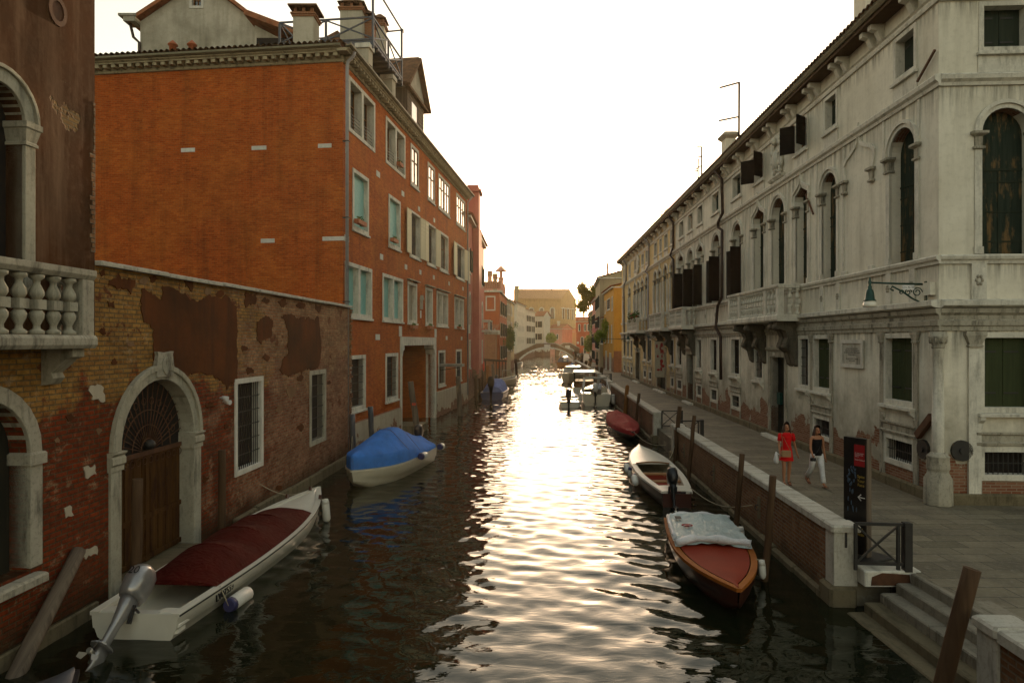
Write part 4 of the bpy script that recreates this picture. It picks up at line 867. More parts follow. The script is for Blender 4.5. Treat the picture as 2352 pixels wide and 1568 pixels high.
# string courses, cornice, gutter
def run(fr, bld, x0, x1, prof, name, mat): obj(name, MB(fr).mold(x0, x1, prof), M[mat], bld)
for fr, bld, x0, x1 in ((W3, pz, sJ, 0.10), (W3, py_, sE, sJ - .002), (W4, pz, 0.0, 7)):
    run(fr, bld, x0, x1, [(-.001, 11.1), (-.05, 11.1), (-.07, 11.18), (-.14, 11.24), (-.16, 11.34), (-.12, 11.38), (-.001, 11.40)], 'string_course', 'stone')
    run(fr, bld, x0, x1, [(-.001, 6.68), (-.05, 6.68), (-.06, 6.75), (-.11, 6.79), (-.13, 6.86), (-.10, 6.9), (-.001, 6.9)], 'string_course', 'stone')
    run(fr, bld, x0, x1, [(-.001, 5.58), (-.16, 5.6), (-.24, 5.64), (-.24, 5.76), (-.04, 5.80), (-.001, 5.8)], 'string_course', 'stone')
    run(fr, bld, x0, x1, [(-.001, 5.02), (-.05, 5.02), (-.05, 5.13), (-.09, 5.15), (-.09, 5.27), (-.05, 5.30), (-.05, 5.40), (-.12, 5.46), (-.14, 5.575), (-.001, 5.575)], 'frieze', 'stone_dirty')
    run(fr, bld, x0, x1, [(-.001, 13.22), (-.06, 13.22), (-.08, 13.3), (-.05, 13.33), (-.05, 13.38), (-.1, 13.42), (-.001, 13.45)], 'string_course', 'stone')
    run(fr, bld, x0, x1, [(-.001, .3), (-.1, .3), (-.1, .93), (-.06, .98), (-.001, .98)], 'base_course', 'stone_base')
    run(fr, bld, x0, x1, [(.2, 13.90), (-.5, 13.90), (-.5, 14.0), (.2, 14.06)], 'eave', 'wood_pole')
    run(fr, bld, x0, x1, [(-.46, 14.005), (-.56, 14.0), (-.62, 14.08), (-.62, 14.2), (-.58, 14.2), (-.56, 14.1), (-.46, 14.08)], 'gutter', 'gutter_metal')
x = -.5; i = 0
while x > sE:
    b_ = bld_of(x); corbel(W3, b_, x, 13.88, .4, .45, .2, 'stone'); corbel(W3, b_, x - .5, 13.88, .4, .45, .2, 'stone'); x -= 2.15; i += 1
for x in (.6, 1.1, 3.2, 3.7): corbel(W4, pz, x, 13.88, .5, .55, .22, 'stone')
for b_, x0, x1 in ((pz, sJ, .3), (py_, sE, sJ)): obj('roof', tile_roof(W3, x0, x1, -.7, 14.1, 4.2, 15.6), M['tile_dark'], b_)
# pilaster strips in the parapet zone with rosettes
for px in (2098, 2043, 1927, 1890, 1645, 1622):
    xx = S(px); bl_ = bld_of(xx); p_ = obj('pilaster_strip', MB(W3).box(xx - .13, -.05, 5.80, xx + .13, -.001, 6.679), M['stone'], bl_)
    k = MB(W3)
    for a in range(6): k.ball((xx + .06 * math.cos(a * 1.047), -.055, 6.25 + .08 * math.sin(a * 1.047)), .035, .03, .045, 6, 4)
    k.ball((xx, -.06, 6.25), .03, .03, .03, 6, 4); obj('rosette', k, M['stone_dirty'], p_)
xx = W4.s(2246); p_ = obj('pilaster_strip', MB(W4).box(xx - .18, -.06, 5.80, xx + .18, -.001, 6.679), M['stone'], pz)
k = MB(W4)
for a in range(6): k.ball((xx + .07 * math.cos(a * 1.047), -.065, 6.27 + .1 * math.sin(a * 1.047)), .04, .03, .05, 6, 4)
obj('rosette', k, M['stone_dirty'], p_)
# bays: thin vertical strips framing each arch
for px in (2111, 2030, 1938, 1876, 1861, 1820, 1810, 1762, 1722, 1712, 1672):
    xx = S(px); obj('pilaster_strip', MB(W3).box(xx - .045, -.028, 9.6 if px in (2111, 2030) else 6.91, xx + .045, -.001, 11.09), M['stone'], pz)
# blind ogee with two orphan capitals between the first two windows
o0, o1 = S(1945), S(2003)
op = archpts(o0, o1, 9.95, 'ogee', 18); k = MB(W3).band(op, archpts(o0, o1, 9.95, 'ogee', 18, .11), -.05, .0); bo = obj('blind_ogee_arch', k, M['stone'], pz)
for q in (o0 - .05, o1 + .05):
    obj('orphan_capital', MB(W3).loft([[(q - e, -e * .9, z), (q + e, -e * .9, z), (q + e, 0, z), (q - e, 0, z)] for e, z in ((.1, 9.5), (.13, 9.52), (.13, 9.57), (.08, 9.6), (.10, 9.82), (.18, 9.86), (.18, 9.93))]), M['stone_dirty'], bo)
    obj('orphan_base', MB(W3).bbox(q - .13, -.1, 6.9, q + .13, 0, 7.02, .02), M['stone'], bo)
# corner column and pilaster at street level
c = MB(WF); cx_, cy_ = W3.w(.02, -.03, 0)[:2]; c.lathe(cx_, cy_, [(.135, .95), (.135, 3.0), (.13, 3.01), (.12, 4.55), (.14, 4.57)], 14); cc = obj('corner_column', c, M['stone'], pz)
c = MB(WF).lathe(cx_, cy_, [(.13, 4.57), (.15, 4.6), (.13, 4.64), (.2, 4.82), (.22, 4.88), (.19, 4.89), (.19, 4.99)], 12)
for a in range(8): c.ball((cx_ + .17 * math.cos(a * .785), cy_ + .17 * math.sin(a * .785), 4.78), .045, .045, .09, 6, 5)
obj('capital', c, M['stone_dirty'], cc)
c = MB(WF).lathe(cx_, cy_, [(.33, .7), (.32, 1.35), (.24, 1.5), (.24, 1.55), (.27, 1.6), (.25, 1.85), (.27, 1.9), (.16, 2.0)], 9); obj('worn_base', c, M['stone_dirty'], cc, bev=.02)
xx = W4.s(2236); k = MB(W4).box(xx - .15, -.07, .98, xx + .15, -.001, 4.6); pl = obj('pilaster', k, M['stone'], pz)
obj('capital', MB(W4).loft([[(xx - e, -.05 - e * .35, z), (xx + e, -.05 - e * .35, z), (xx + e, 0, z), (xx - e, 0, z)] for e, z in ((.15, 4.6), (.18, 4.64), (.15, 4.68), (.22, 4.85), (.25, 4.9), (.25, 5.0))]), M['stone_dirty'], pl)
for px in (2028, 2106, 1866, 1911):
    xx = S(px); pl = obj('pilaster', MB(W3).box(xx - .1, -.05, .98, xx + .1, -.002, 4.7), M['stone_dirty'], pz)
    obj('capital', MB(W3).loft([[(xx - e, -.05 - e * .3, z), (xx + e, -.05 - e * .3, z), (xx + e, 0, z), (xx - e, 0, z)] for e, z in ((.1, 4.7), (.13, 4.74), (.1, 4.78), (.15, 4.9), (.17, 4.93), (.17, 5.01))]), M['stone_dirty'], pl)
# iron discs and bracket by the corner, wall rods
for fr, px, py, r in ((W4, 2207, 1034, .26), (W3, 2124, 1031, .25)):
    x, z = fr.sz(px, py); P = [(x + r * math.cos(a * .3927), z + r * math.sin(a * .3927)) for a in range(16)]
    k = MB(fr).prism(P, -.07, -.001).prism([(x + r * .3 * math.cos(a * .785), z + r * .3 * math.sin(a * .785)) for a in range(8)], -.1, -.071); obj('iron_disc', k, M['iron'], pz)
x, z = W3.sz(2133, 978); obj('iron_bracket', MB(W3).bar((x + .3, -.09, z + .28), (x - .34, -.09, z - .3), .12, .18), M['iron_rust'], pz)
for (a, b), (c_, d_) in (((2155, 115), (2114, 188)), ((1856, 447), (1873, 492)),):
    p = W3.sz(a, b); q = W3.sz(c_, d_); obj('shutter_rod', MB(W3).bar((p[0], -.08, p[1]), (q[0], -.08, q[1]), .05, .05), M['iron_rust'], pz)
# marble plaque
p0, p1 = S(1936.5), S(1986); pl0, pl1 = 3.94, 4.78
k = MB(W3).bbox(p0, -.05, pl0, p1, -.001, pl1, .004); plq = obj('plaque', k, M['stone_cap'], pz)
k = MB(W3).band([(p0 + .09, pl0 + .09), (p0 + .09, pl1 - .09), (p1 - .09, pl1 - .09), (p1 - .09, pl0 + .09)], [(p0 - .02, pl0 - .02), (p0 - .02, pl1 + .02), (p1 + .02, pl1 + .02), (p1 + .02, pl0 - .02)], -.085, -.051, True); obj('plaque_frame', k, M['stone_white'], plq)
def text(name, body, size, fr, x, z, off, mat, par, align='CENTER', rot=0, ext=.002, M0=None):
    cu = bpy.data.curves.new(name, 'FONT'); cu.body = body; cu.size = size; cu.align_x = align; cu.align_y = 'CENTER'; cu.extrude = ext; cu.space_line = 1.05
    o = bpy.data.objects.new(name + '_tmp', cu); COL.objects.link(o); bpy.context.view_layer.update()
    me = bpy.data.meshes.new_from_object(o.evaluated_get(bpy.context.evaluated_depsgraph_get())); bpy.data.objects.remove(o)
    if M0 is None:
        B = Matrix(((1, 0, 0, x), (0, 0, -1, off), (0, 1, 0, z), (0, 0, 0, 1))); T = (fr.mat() if fr else Matrix.Identity(4)) @ B @ Matrix.Rotation(rot, 4, 'Z')
    else: T = M0
    me.transform(MW[par.name].inverted() @ T); me.materials.clear(); me.materials.append(mat)
    t = bpy.data.objects.new(name, me); COL.objects.link(t); t.parent = par; MW[t.name] = MW[par.name]; return t
text('inscription', "A\nNICOLO E ANTONIO ZENO\nNEL SECOLO DECIMOQUARTO\nNAVIGATORI SAPIENTEMENTE ARDITI\nDEI MARI NORDICI\n_______\nPER DECRETO DEL COMUNE\nMDCCCLXXXI", .062, W3, (p0 + p1) / 2, (pl0 + pl1) / 2, -.0515, M['text_dark'], plq, ext=.001)
# drain pipe with kinks
def zx(px, z, y): return (S(px), y, z)
xa = S(1663); pipe(W3, pz, [(xa + .15, -.55, 13.9), (xa + .15, -.16, 13.4), (xa + .15, -.12, 11.6), (xa - .35, -.22, 11.2), (xa - .35, -.2, 10.9), (xa + .05, -.12, 10.7), (xa + .05, -.14, 7.1), (xa - .5, -.2, 6.7), (xa - .5, -.3, 5.5), (xa - .1, -.16, 5.0), (xa - .1, -.14, 2.7)], .085, 'pipe_brown')
xa = S(1551); pipe(W3, py_, [(xa, -.55, 13.9), (xa, -.14, 13.4), (xa, -.14, 11.6), (xa - .9, -.2, 11.1), (xa, -.14, 10.7), (xa, -.14, 6.8)], .085, 'pipe_brown')
xa = S(1494); pipe(W3, py_, [(xa, -.55, 13.9), (xa, -.14, 13.4), (xa, -.14, 11.5), (xa - 1.5, -.2, 11.1), (xa - .3, -.16, 10.7), (xa - .3, -.14, 3)], .08, 'pipe_grey'); xa = S(1441); pipe(W3, py_, [(xa, -.5, 13.8), (xa, -.14, 13.3), (xa, -.14, 11.5), (xa - 1.5, -.2, 11.2), (xa - 1.5, -.14, 3.4)], .09, 'pipe_grey')
# balconies
b1, b2 = -8.45, -15.1
balcony(W3, pz, b2, b1, .92, 5.52, 5.78, 6.93, [b2 + .14, b2 + 1.7, b1 - 1.55, b1 - .14], 'stone', per=.31, brackets=())
c1, c2 = W3.s(1567, -.92), W3.s(1536, -.92); balcony(W3, pz, c2, c1, .92, 5.52, 5.78, 6.93, [c2 + .14, (c1 + c2) / 2, c1 - .14], 'stone', per=.31)
e1, e2 = W3.s(1519, -.92), W3.s(1490, -.92); balcony(W3, py_, e2, e1, .92, 5.52, 5.78, 6.93, [e2 + .14, (e1 + e2) / 2, e1 - .14], 'stone', per=.34)
f1, f2 = W3.s(1462.5, -.92), W3.s(1440, -.92); balcony(W3, py_, f2, f1, .92, 5.52, 5.78, 6.93, [f2 + .14, (f1 + f2) / 2, f1 - .14], 'stone', per=.34)
def console(bld, x, dep, zt, hgt, mat='stone_soot'):
    k = MB(W3).mold(x - .2, x + .2, [(-.001, zt), (-dep, zt), (-dep - .02, zt - .12), (-dep + .06, zt - .28), (-dep * .62, zt - .38), (-dep * .5, zt - .62), (-dep * .62, zt - .85), (-dep * .55, zt - 1.05), (-dep * .3, zt - 1.2), (-dep * .16, zt - hgt + .1), (-.001, zt - hgt)])
    c = obj('console', k, M[mat], bld, bev=.02); kk = MB(W3)
    for yy, zz in ((-dep + .05, zt - .2), (-dep * .5, zt - .95)): kk.tube([(x - .23, yy, zz), (x + .23, yy, zz)], .11, 8)
    obj('scroll', kk, M[mat], c)
for x in (S(1757), S(1818), b2 + .9, b1 - .6): console(pz, x, .82, 5.518, 1.75)
for x in ((c1 + c2) / 2 - 1.3, (c1 + c2) / 2 + 1.5): console(pz, x, .82, 5.518, 1.7)
for x in (e2 + 1, e1 - 1, f2 + 1.5, f1 - 1.2): console(py_, x, .82, 5.518, 1.8)
obj('plaster_panel', MB(W3).box(S(1766), -.03, 4.56, S(1808), -.001, 5.0), M['plaster_palace'], pz)
# heraldic stucco relief between the upper windows
hx, hz = S(1788), 12.35; k = MB(W3)
rnd = random.Random(3)
k.prism([(hx + .62 * math.cos(a * .4189) * (1 + .12 * math.sin(a * 2.1)), hz + .95 * math.sin(a * .4189)) for a in range(15)], -.06, -.001)
for i in range(46):
    a = rnd.uniform(0, 6.28); r = rnd.uniform(.55, 1.0); k.ball((hx + .62 * r * math.cos(a), -.09, hz + .92 * r * math.sin(a)), rnd.uniform(.06, .13), rnd.uniform(.05, .1), rnd.uniform(.08, .17), 7, 5)
k.ball((hx, -.12, hz - .1), .28, .14, .42, 10, 7); k.ball((hx, -.2, hz + .7), .14, .13, .17, 8, 6); obj('stucco_relief', k, M['stone'], pz, bev=0)
obj('relief_shelf', MB(W3).mold(hx - .75, hx + .75, [(-.001, 11.45), (-.12, 11.45), (-.2, 11.55), (-.2, 11.6), (-.001, 11.6)]), M['stone'], pz)
hx = S(1467.3); k = MB(W3)
for i in range(30):
    a = rnd.uniform(0, 6.28); r = rnd.uniform(.2, 1.0); k.ball((hx + .7 * r * math.cos(a), -.09, 12.5 + 1.1 * r * math.sin(a)), rnd.uniform(.12, .2), .12, rnd.uniform(.14, .25), 7, 5)
obj('stucco_relief', k, M['stone'], py_)
# roof things
def pal_chim(px0, px1, pyt, pyb, Y, mat='plaster_palace', bld=None):
    x0, x1 = at(px0, Y), at(px1, Y); z0 = zat(pyb, Y) - 1.0; z1 = zat(pyt, Y); k = MB(WF).box(x0, Y, z0, x1, Y + .7, z1 - .35); c = obj('chimney', k, M[mat], bld or pz)
    obj('cap', MB(WF).loft([[(x0 - e, Y - e, z), (x1 + e, Y - e, z), (x1 + e, Y + .7 + e, z), (x0 - e, Y + .7 + e, z)] for e, z in ((.02, z1 - .35), (.16, z1 - .2), (.16, z1 - .1), (.02, z1))]), M['stone_dirty'], c)
pal_chim(1667, 1690, 302, 348, 34.5); pal_chim(1987, 2025, -60, 40, 21.5)
def antenna(px, py0, py1, Y, arms, label, group='rooftop antennas'):
    x = at(px, Y); z0 = zat(py0, Y); z1 = zat(py1, Y); t = thing('antenna', label, 'antenna', (x, Y, z0), 0, group)
    obj('mast', MB(WF).tube([(x, Y, z0), (x + .02, Y, z1)], .055, 6), M['iron'], t)
    for (ax, ay, bx_, by_) in arms:
        p = Vector((at(ax, Y), Y, zat(ay, Y))); q = Vector((at(bx_, Y), Y - .3, zat(by_, Y))); k = MB(WF).tube([p, q], .045, 5)
        for i in range(9): m_ = p.lerp(q, (i + .5) / 9); k.tube([m_ + Vector((0, -.16, 0)), m_ + Vector((0, .16, 0))], .01, 4)
        obj('boom', k, M['iron'], t)
    return t
antenna(1697, 345, 189, 34.0, [(1697, 190, 1649, 207), (1698, 268, 1647, 282)], 'tall television antenna with two booms beside the palazzo chimney')
antenna(1611, 425, 337, 46, [(1611, 338, 1598, 341), (1610, 360, 1600, 364), (1612, 380, 1595, 392)], 'thin antenna mast leaning beyond the two boom antenna')
antenna(1603, 428, 365, 48, [(1603, 392, 1592, 396)], 'shortest antenna just left of the thin leaning mast')
# plants on the roof of the ochre part
Yp = 60
for i, (px, py, r) in enumerate(((1513, 492, .7), (1524, 500, .9), (1487, 530, .8))):
    c = (at(px, Yp) + .6, Yp, zat(py, Yp)); t = thing('roof_plant', ['spiky roof terrace shrub, tallest of the three on the ochre palazzo', 'rounded roof terrace shrub right of the spiky one', 'leafy shrub hanging at the far end of the ochre palazzo roof'][i], 'plant', (c[0], c[1], 14.4), 0, 'shrubs on the ochre palazzo roof')
    obj('leaves', foliage('l', c, (r * .6, r * .6, r), 130, .11, None, 40 + i), M['leaf_tree'], t); obj('stem', MB(WF).tube([(c[0], c[1], 14.2), (c[0] + .1, c[1], c[2] + r * .6)], .04, 5), M['wood_pole'], t)
k = MB(W3).box(S(1500), .6, 14.3, S(1486), 3, 15.5); obj('roof_hut', k, M['plaster_palace_ochre'], py_)
# flowers on the far balcony
for i, (x, hh) in enumerate(((f1 - .8, .5), (f1 - 2.6, .3), (f1 - 4.5, .45))):
    p = W3.w(x, -.8, 6.95); t = thing('potted_plant', ['bushy green pot plant at the near end of the far balcony', 'pink flowering pot on the middle of the far balcony rail', 'trailing red green plant at the far end of the far balcony'][i], 'plant', p, 0, 'plants on the far palazzo balcony')
    obj('pot', MB(W3).lathe(x, -.8, [(.12, 6.935), (.17, 7.15)], 10), M['terracotta'], t)
    obj('leaves', foliage('l', W3.w(x, -.82, 7.3), (.35, .45, hh), 150, .09, None, 60 + i, hang=.25), M['leaf'], t)
    if i: obj('flowers', foliage('l', W3.w(x, -.9, 7.3), (.35, .45, hh), 40, .07, None, 70 + i, hang=.25), M['flower'], t)
# wall lamps on scrolled arms
def wall_lamp(fr, x, z, L, label, plate=False):
    p = fr.w(x, 0, z); t = thing('wall_lamp', label, 'street lamp', p, 0, 'green bracket street lamps')
    obj('arm', MB(fr).tube([(x, -.02, z), (x, -L * .5, z + .02), (x, -L, z + .05)], [.03, .026, .022], 8), M['lamp_green'], t)
    k = MB(fr); k.tube([(x, -.04, z - .45), (x, -.15, z - .46), (x, -.35, z - .36), (x, -.6, z - .18), (x, -.85, z - .05), (x, -.9, z - .12), (x, -.82, z - .16)], .022, 6)
    for cy, r in ((-.22, .13), (-.45, .09), (-.62, .06)):
        k.tube([(x, cy + r * (1 - i / 26) * math.cos(i * .5), z - .2 + r * (1 - i / 26) * math.sin(i * .5)) for i in range(20)], .014, 5)
    k.box(x - .04, -.03, z - .5, x + .04, -.001, z + .08); obj('scroll_bracket', k, M['lamp_green'], t)
    ly = -L; b = obj('lantern', MB(fr).lathe(x, ly, [(.02, z + .18), (.03, z + .1), (.05, z + .06), (.03, z - .02), (.05, z - .05), (.05, z - .12), (.08, z - .15), (.10, z - .22), (.12, z - .38), (.16, z - .42), (.15, z - .43)][::-1], 14), M['lamp_green'], t)
    obj('lamp_shade', MB(fr).lathe(x, ly, [(.17, z - .58), (.165, z - .52), (.14, z - .43)], 14), M['lamp_glass'], t)
    if plate:
        xp = x + .03; k = MB(fr).box(xp, -.62, z - .14, xp + .012, -.32, z - .02); pl = obj('plate', k, M['plastic_white'], t)
        T = fr.mat() @ Matrix(((0, 0, 1, xp + .0125), (1, 0, 0, -.47), (0, 1, 0, z - .08), (0, 0, 0, 1)))
        text('plate_text', 'CN. N. 50', .07, None, 0, 0, 0, M['text_black'], pl, M0=T, ext=.0005)
        obj('junction_box', MB(fr).box(x + .1, -.14, z - .3, x + .42, -.001, z + .02), M['plaster_palace'], t)
    return t
wall_lamp(W3, W3.s(2127), 6.22, 1.42, 'green bracket lamp nearest the camera on the white palazzo corner', True)
wall_lamp(W3, W3.s(1505), 5.35, 2.3, 'distant green bracket lamp under the third palazzo balcony')
wall_lamp(W3, W3.s(1446), 5.0, 3.0, 'farthest bracket lamp in front of the ochre house wall')
# shop poster hanging by the dark shop door
x = S(1534); t = thing('hanging_banner', 'faded picture banner hanging beside the dark shop door under the balcony', 'banner', W3.w(x, -.3, 2.2))
obj('cloth', MB(W3).box(x - .03, -1.0, 2.0, x + .03, -.25, 4.75), M['blind_beige'], t); obj('pole', MB(W3).tube([(x, -.01, 4.8), (x, -1.05, 4.8)], .02, 6), M['iron'], t)
k = MB(W3)
for i in range(14): k.ball((x + .03, -.62 + random.uniform(-.25, .25), 3.4 + random.uniform(-1.1, 1.1)), .012, random.uniform(.05, .14), random.uniform(.08, .22), 8, 5)
obj('print', k, M['sign_red'], t)
# ---------------------------------------------------------------- water, quay, parapets, steps
EDGE = [(5.3 + .0441 * 2, 2), (5.3 + .0441 * 8.0, 8.0), (5.83, 11.9), (6.47, 26.7), (6.68, 31.0), (7.85, 52.8), (8.75, 66), (9.7, 80.8), (11.2, 118), (13.3, 165), (18, 260)]
def ew(y):
    for (x0, y0), (x1, y1) in zip(EDGE, EDGE[1:]):
        if y0 <= y <= y1: return x0 + (x1 - x0) * (y - y0) / (y1 - y0)
    return EDGE[0][0]
rng = np.random.default_rng(5)
def wave(X, Y):
    h = np.zeros_like(X)
    comps = []
    for lam0, n, amp in ((1.7, 12, .0016), (.80, 22, .0016), (.46, 20, .0006)):
        for i in range(n):
            lam = lam0 * rng.uniform(.7, 1.35); th = rng.normal(math.pi / 2, .85); k = 2 * math.pi / lam
            comps.append((k * math.cos(th), k * math.sin(th), rng.uniform(0, 6.28), amp * rng.uniform(.5, 1.4)))
    calm = .95 + .35 * np.sin(.9 * X + .35 * Y + 1.3) * np.sin(.31 * Y - .5 * X) + .25 * np.sin(.47 * Y + 1.1 * np.sin(.6 * X))      # calmer and livelier patches
    for kx, ky, ph, a in comps:
        s = np.sin(kx * X + ky * Y + ph + .6 * np.sin(.7 * X + .4 * Y + ph)); h += a * s
    return h * calm * (1 + np.clip((Y - 28) / 40, 0, 1.1))      # a light breeze roughens the open reach further up
def water_grid(xs, ys, name, amp=1.0):
    X, Y = np.meshgrid(xs, ys); h = wave(X, Y) * amp
    edge = np.clip(np.minimum.reduce([X - xs[0], xs[-1] - X]) / .5, 0, 1); h = h * edge
    V = np.stack([X.ravel(), Y.ravel(), h.ravel()], 1); ny, nx = X.shape
    i = np.arange(ny * nx).reshape(ny, nx); F_ = np.stack([i[:-1, :-1].ravel(), i[:-1, 1:].ravel(), i[1:, 1:].ravel(), i[1:, :-1].ravel()], 1)
    me = bpy.data.meshes.new(name); me.vertices.add(len(V)); me.vertices.foreach_set('co', V.ravel()); me.loops.add(F_.size); me.loops.foreach_set('vertex_index', F_.ravel().astype(np.int32))
    me.polygons.add(len(F_)); me.polygons.foreach_set('loop_start', np.arange(0, F_.size, 4, dtype=np.int32)); me.polygons.foreach_set('loop_total', np.full(len(F_), 4, dtype=np.int32))
    me.update(); me.validate(); me.polygons.foreach_set('use_smooth', [True] * len(F_)); me.materials.append(M['water_surface'])
    o = bpy.data.objects.new(name, me); COL.objects.link(o); kind(o, 'structure'); return o
ysw = [5.0]
while ysw[-1] < 330: ysw.append(ysw[-1] + max(.045, (ysw[-1] / 60) ** 1.4 * .16))
water_grid(np.linspace(-9, 15, 540), np.array(ysw), 'canal_water')
far = MB(WF); far.add([(-130, -55, -.03), (150, -55, -.03), (150, 410, -.03), (-130, 410, -.03)], [(0, 1, 2, 3)]); kind(obj('open_water', far, M['water_surface']), 'structure')
# land behind the facades and the quay surface
q = MB(WF); P0 = .7
edge = [(7.1, 2), (7.1, 11.9), (5.95, 11.9)] + [(x + .12, y) for x, y in EDGE[3:]]
ring = edge + [(60, 260), (60, 2)]
b = len(q.v); n = len(ring); q.v += [(x, y, P0) for x, y in ring] + [(x, y, -.8) for x, y in ring]
for t in tessellate_polygon([[Vector((x, y, 0)) for x, y in ring]]):
    a, c, d = [ring[i] for i in t]; cr = (c[0] - a[0]) * (d[1] - a[1]) - (c[1] - a[1]) * (d[0] - a[0]); q.face(t if cr > 0 else t[::-1])
for i in range(n): j = (i + 1) % n; q.face((i, j, n + j, n + i))
kind(obj('quay_pavement', q, M['paving']), 'structure')
lb = MB(WF).box(-80, 52, -.5, -3.6, 260, .4); kind(obj('left_bank_ground', lb, M['stone_base']), 'structure')
# parapet sections
def parapet(ya, yb, label, capends=(1, 1), zt=1.43):
    pa, pb = (ew(ya), ya), (ew(yb), yb); fr = Frame(pb[0], pb[1], pa[0] - pb[0], pa[1] - pb[1]); L = math.hypot(pa[0] - pb[0], pa[1] - pb[1])
    t = thing('parapet', label, 'wall', (pb[0], pb[1], 0), 0, 'brick parapets with stone caps along the quay')
    e0 = .36 if capends[1] else 0; e1 = .36 if capends[0] else 0
    k = MB(fr).box(e0, 0, -.6, L - e1, .34, zt - .14); obj('brickwork', k, M['brick_parapet'], t)
    k = MB(fr); x = e0
    while x < L - e1 - .01:
        xe = min(L - e1, x + random.uniform(1.2, 2.0)); k.bbox(x + .003, -.06, zt - .138, xe - .003, .40, zt + random.uniform(-.006, .006), .025); x = xe
    obj('coping', k, M['stone_cap'], t)
    for a, on in ((L - .36, capends[0]), (0, capends[1])):
        if on:
            p = obj('end_pier', MB(fr).bbox(a, -.04, .36, a + .36, .38, zt - .10, .01), M['stone_cap'], t); obj('pier_cap', MB(fr).bbox(a - .04, -.09, zt - .098, a + .40, .43, zt + .02, .03), M['stone_cap'], t)
            obj('pier_foot', MB(fr).bbox(a - .12, -.13, -.6, a + .42, .36, .355, .05), M['stone_base'], t)
            if a > 0 and ya < 13: obj('iron_cramp', MB(fr).box(L - .001, .15, zt - .38, L + .012, .19, zt - .1), M['iron'], p)
    k = MB(fr); x = e0
    while x < L - e1 - .1: xe = min(L - e1, x + random.uniform(.9, 1.5)); k.bbox(x + .004, -.12 - random.uniform(0, .03), -.6, xe - .004, -.002, .16 + random.uniform(-.03, .03), .03); x = xe
    obj('footing', k, M['stone_base'], t)
    for i in range(1, int(L / 4.2) + 1):
        x = L - i * 4.2
        if x > 1: obj('mooring_stone', MB(fr).bbox(x - .1, -.02, .45, x + .1, .05, .98, .015), M['stone_base'], t); obj('mooring_ring', MB(fr).tube([(x, -.05 - .05 * math.sin(a), .72 + .07 * math.cos(a)) for a in np.linspace(0, 6.28, 10)], .012, 5), M['iron'], t)
    return t
parapet(2.5, 8.0, 'near stub of brick parapet with speckled stone cap at the bottom right corner', (0, 1))
parapet(11.9, 26.7, 'long brick parapet beside the red decked boat, from the steps to the second gap')
parapet(31.0, 52.8, 'middle brick parapet beside the red covered boat, between two railed gaps')
parapet(54.5, 66, 'short brick parapet beside the moored motorboats with the man')
parapet(69, 80.8, 'distant brick parapet beyond the paired mooring poles')
parapet(84, 118, 'farthest brick parapet leading to the footbridges')
# water steps
st = thing('water_steps', 'worn stone steps leading from the paving down into the canal', 'steps', (6.5, 10, 0))
for i, (x, z) in enumerate(((6.98, .70), (6.72, .53), (6.44, .36), (6.16, .19), (5.86, .02))):
    k = MB(WF); y = 7.6
    while y < 11.55: ye = min(11.6, y + random.uniform(1.1, 1.9)); k.bbox(x, y + .004, -.7, x + .36 + (.15 if i == 0 else 0), ye - .004, z + random.uniform(-.006, .006) + (.004 if i == 0 else 0), .02); y = ye
    obj('step', k, M['stone_step' if i < 3 else 'stone_base'], st)
ld = obj('landing_slab', MB(WF).bbox(6.2, 11.62, .45, 7.2, 12.1, .72, .02), M['stone'], st)
obj('rust_stain', MB(WF).prism([(6.3, .47), (7.0, .47), (6.98, .66), (6.5, .69), (6.32, .62)], 11.612, 11.621), M['iron_rust'], st)
# railings at the gaps
def railing(p, q, label, thick=.05):
    t = thing('railing', label, 'railing', (p[0], p[1], .7), 0, 'black iron railings with crossed bars'); p = Vector((*p, .7)); q = Vector((*q, .7)); k = MB(WF)
    u = Vector((0, 0, 1)); obj('top_rail', MB(WF).bar(p + u * .82, q + u * .82, .05, .05), M['iron'], t); obj('bottom_rail', MB(WF).bar(p + u * .12, q + u * .12, .05, .05), M['iron'], t)
    e = q.lerp(p, .17); k = MB(WF).bar(p + u * .13, e + u * .8, .03, .035).bar(p + u * .8 + Vector((.003, .012, 0)), e + u * .13 + Vector((.003, .012, 0)), .03, .035); obj('cross_bars', k, M['iron'], t)
    for a, wd in ((p, .05), (e, .05), (q, .13)): obj('post', MB(WF).bar(a, a + u * (.82 if wd < .1 else .86), wd, wd), M['iron'], t)
    return t
railing((6.1, 11.75), (6.97, 11.68), 'black iron railing with crossed bars at the top of the water steps')
railing((7.0, 30.9), (7.85, 30.7), 'black cross barred railing left of the second gap, by the middle parapet pier'); railing((6.85, 26.9), (7.75, 27.0), 'black cross barred railing at the far end of the long near parapet')
railing((9.0, 66.3), (9.9, 66.2), 'small dark railing beyond the motorboats by the paired poles'); railing((10.0, 84), (10.9, 84), 'farthest dark railing beside the distant walkers')
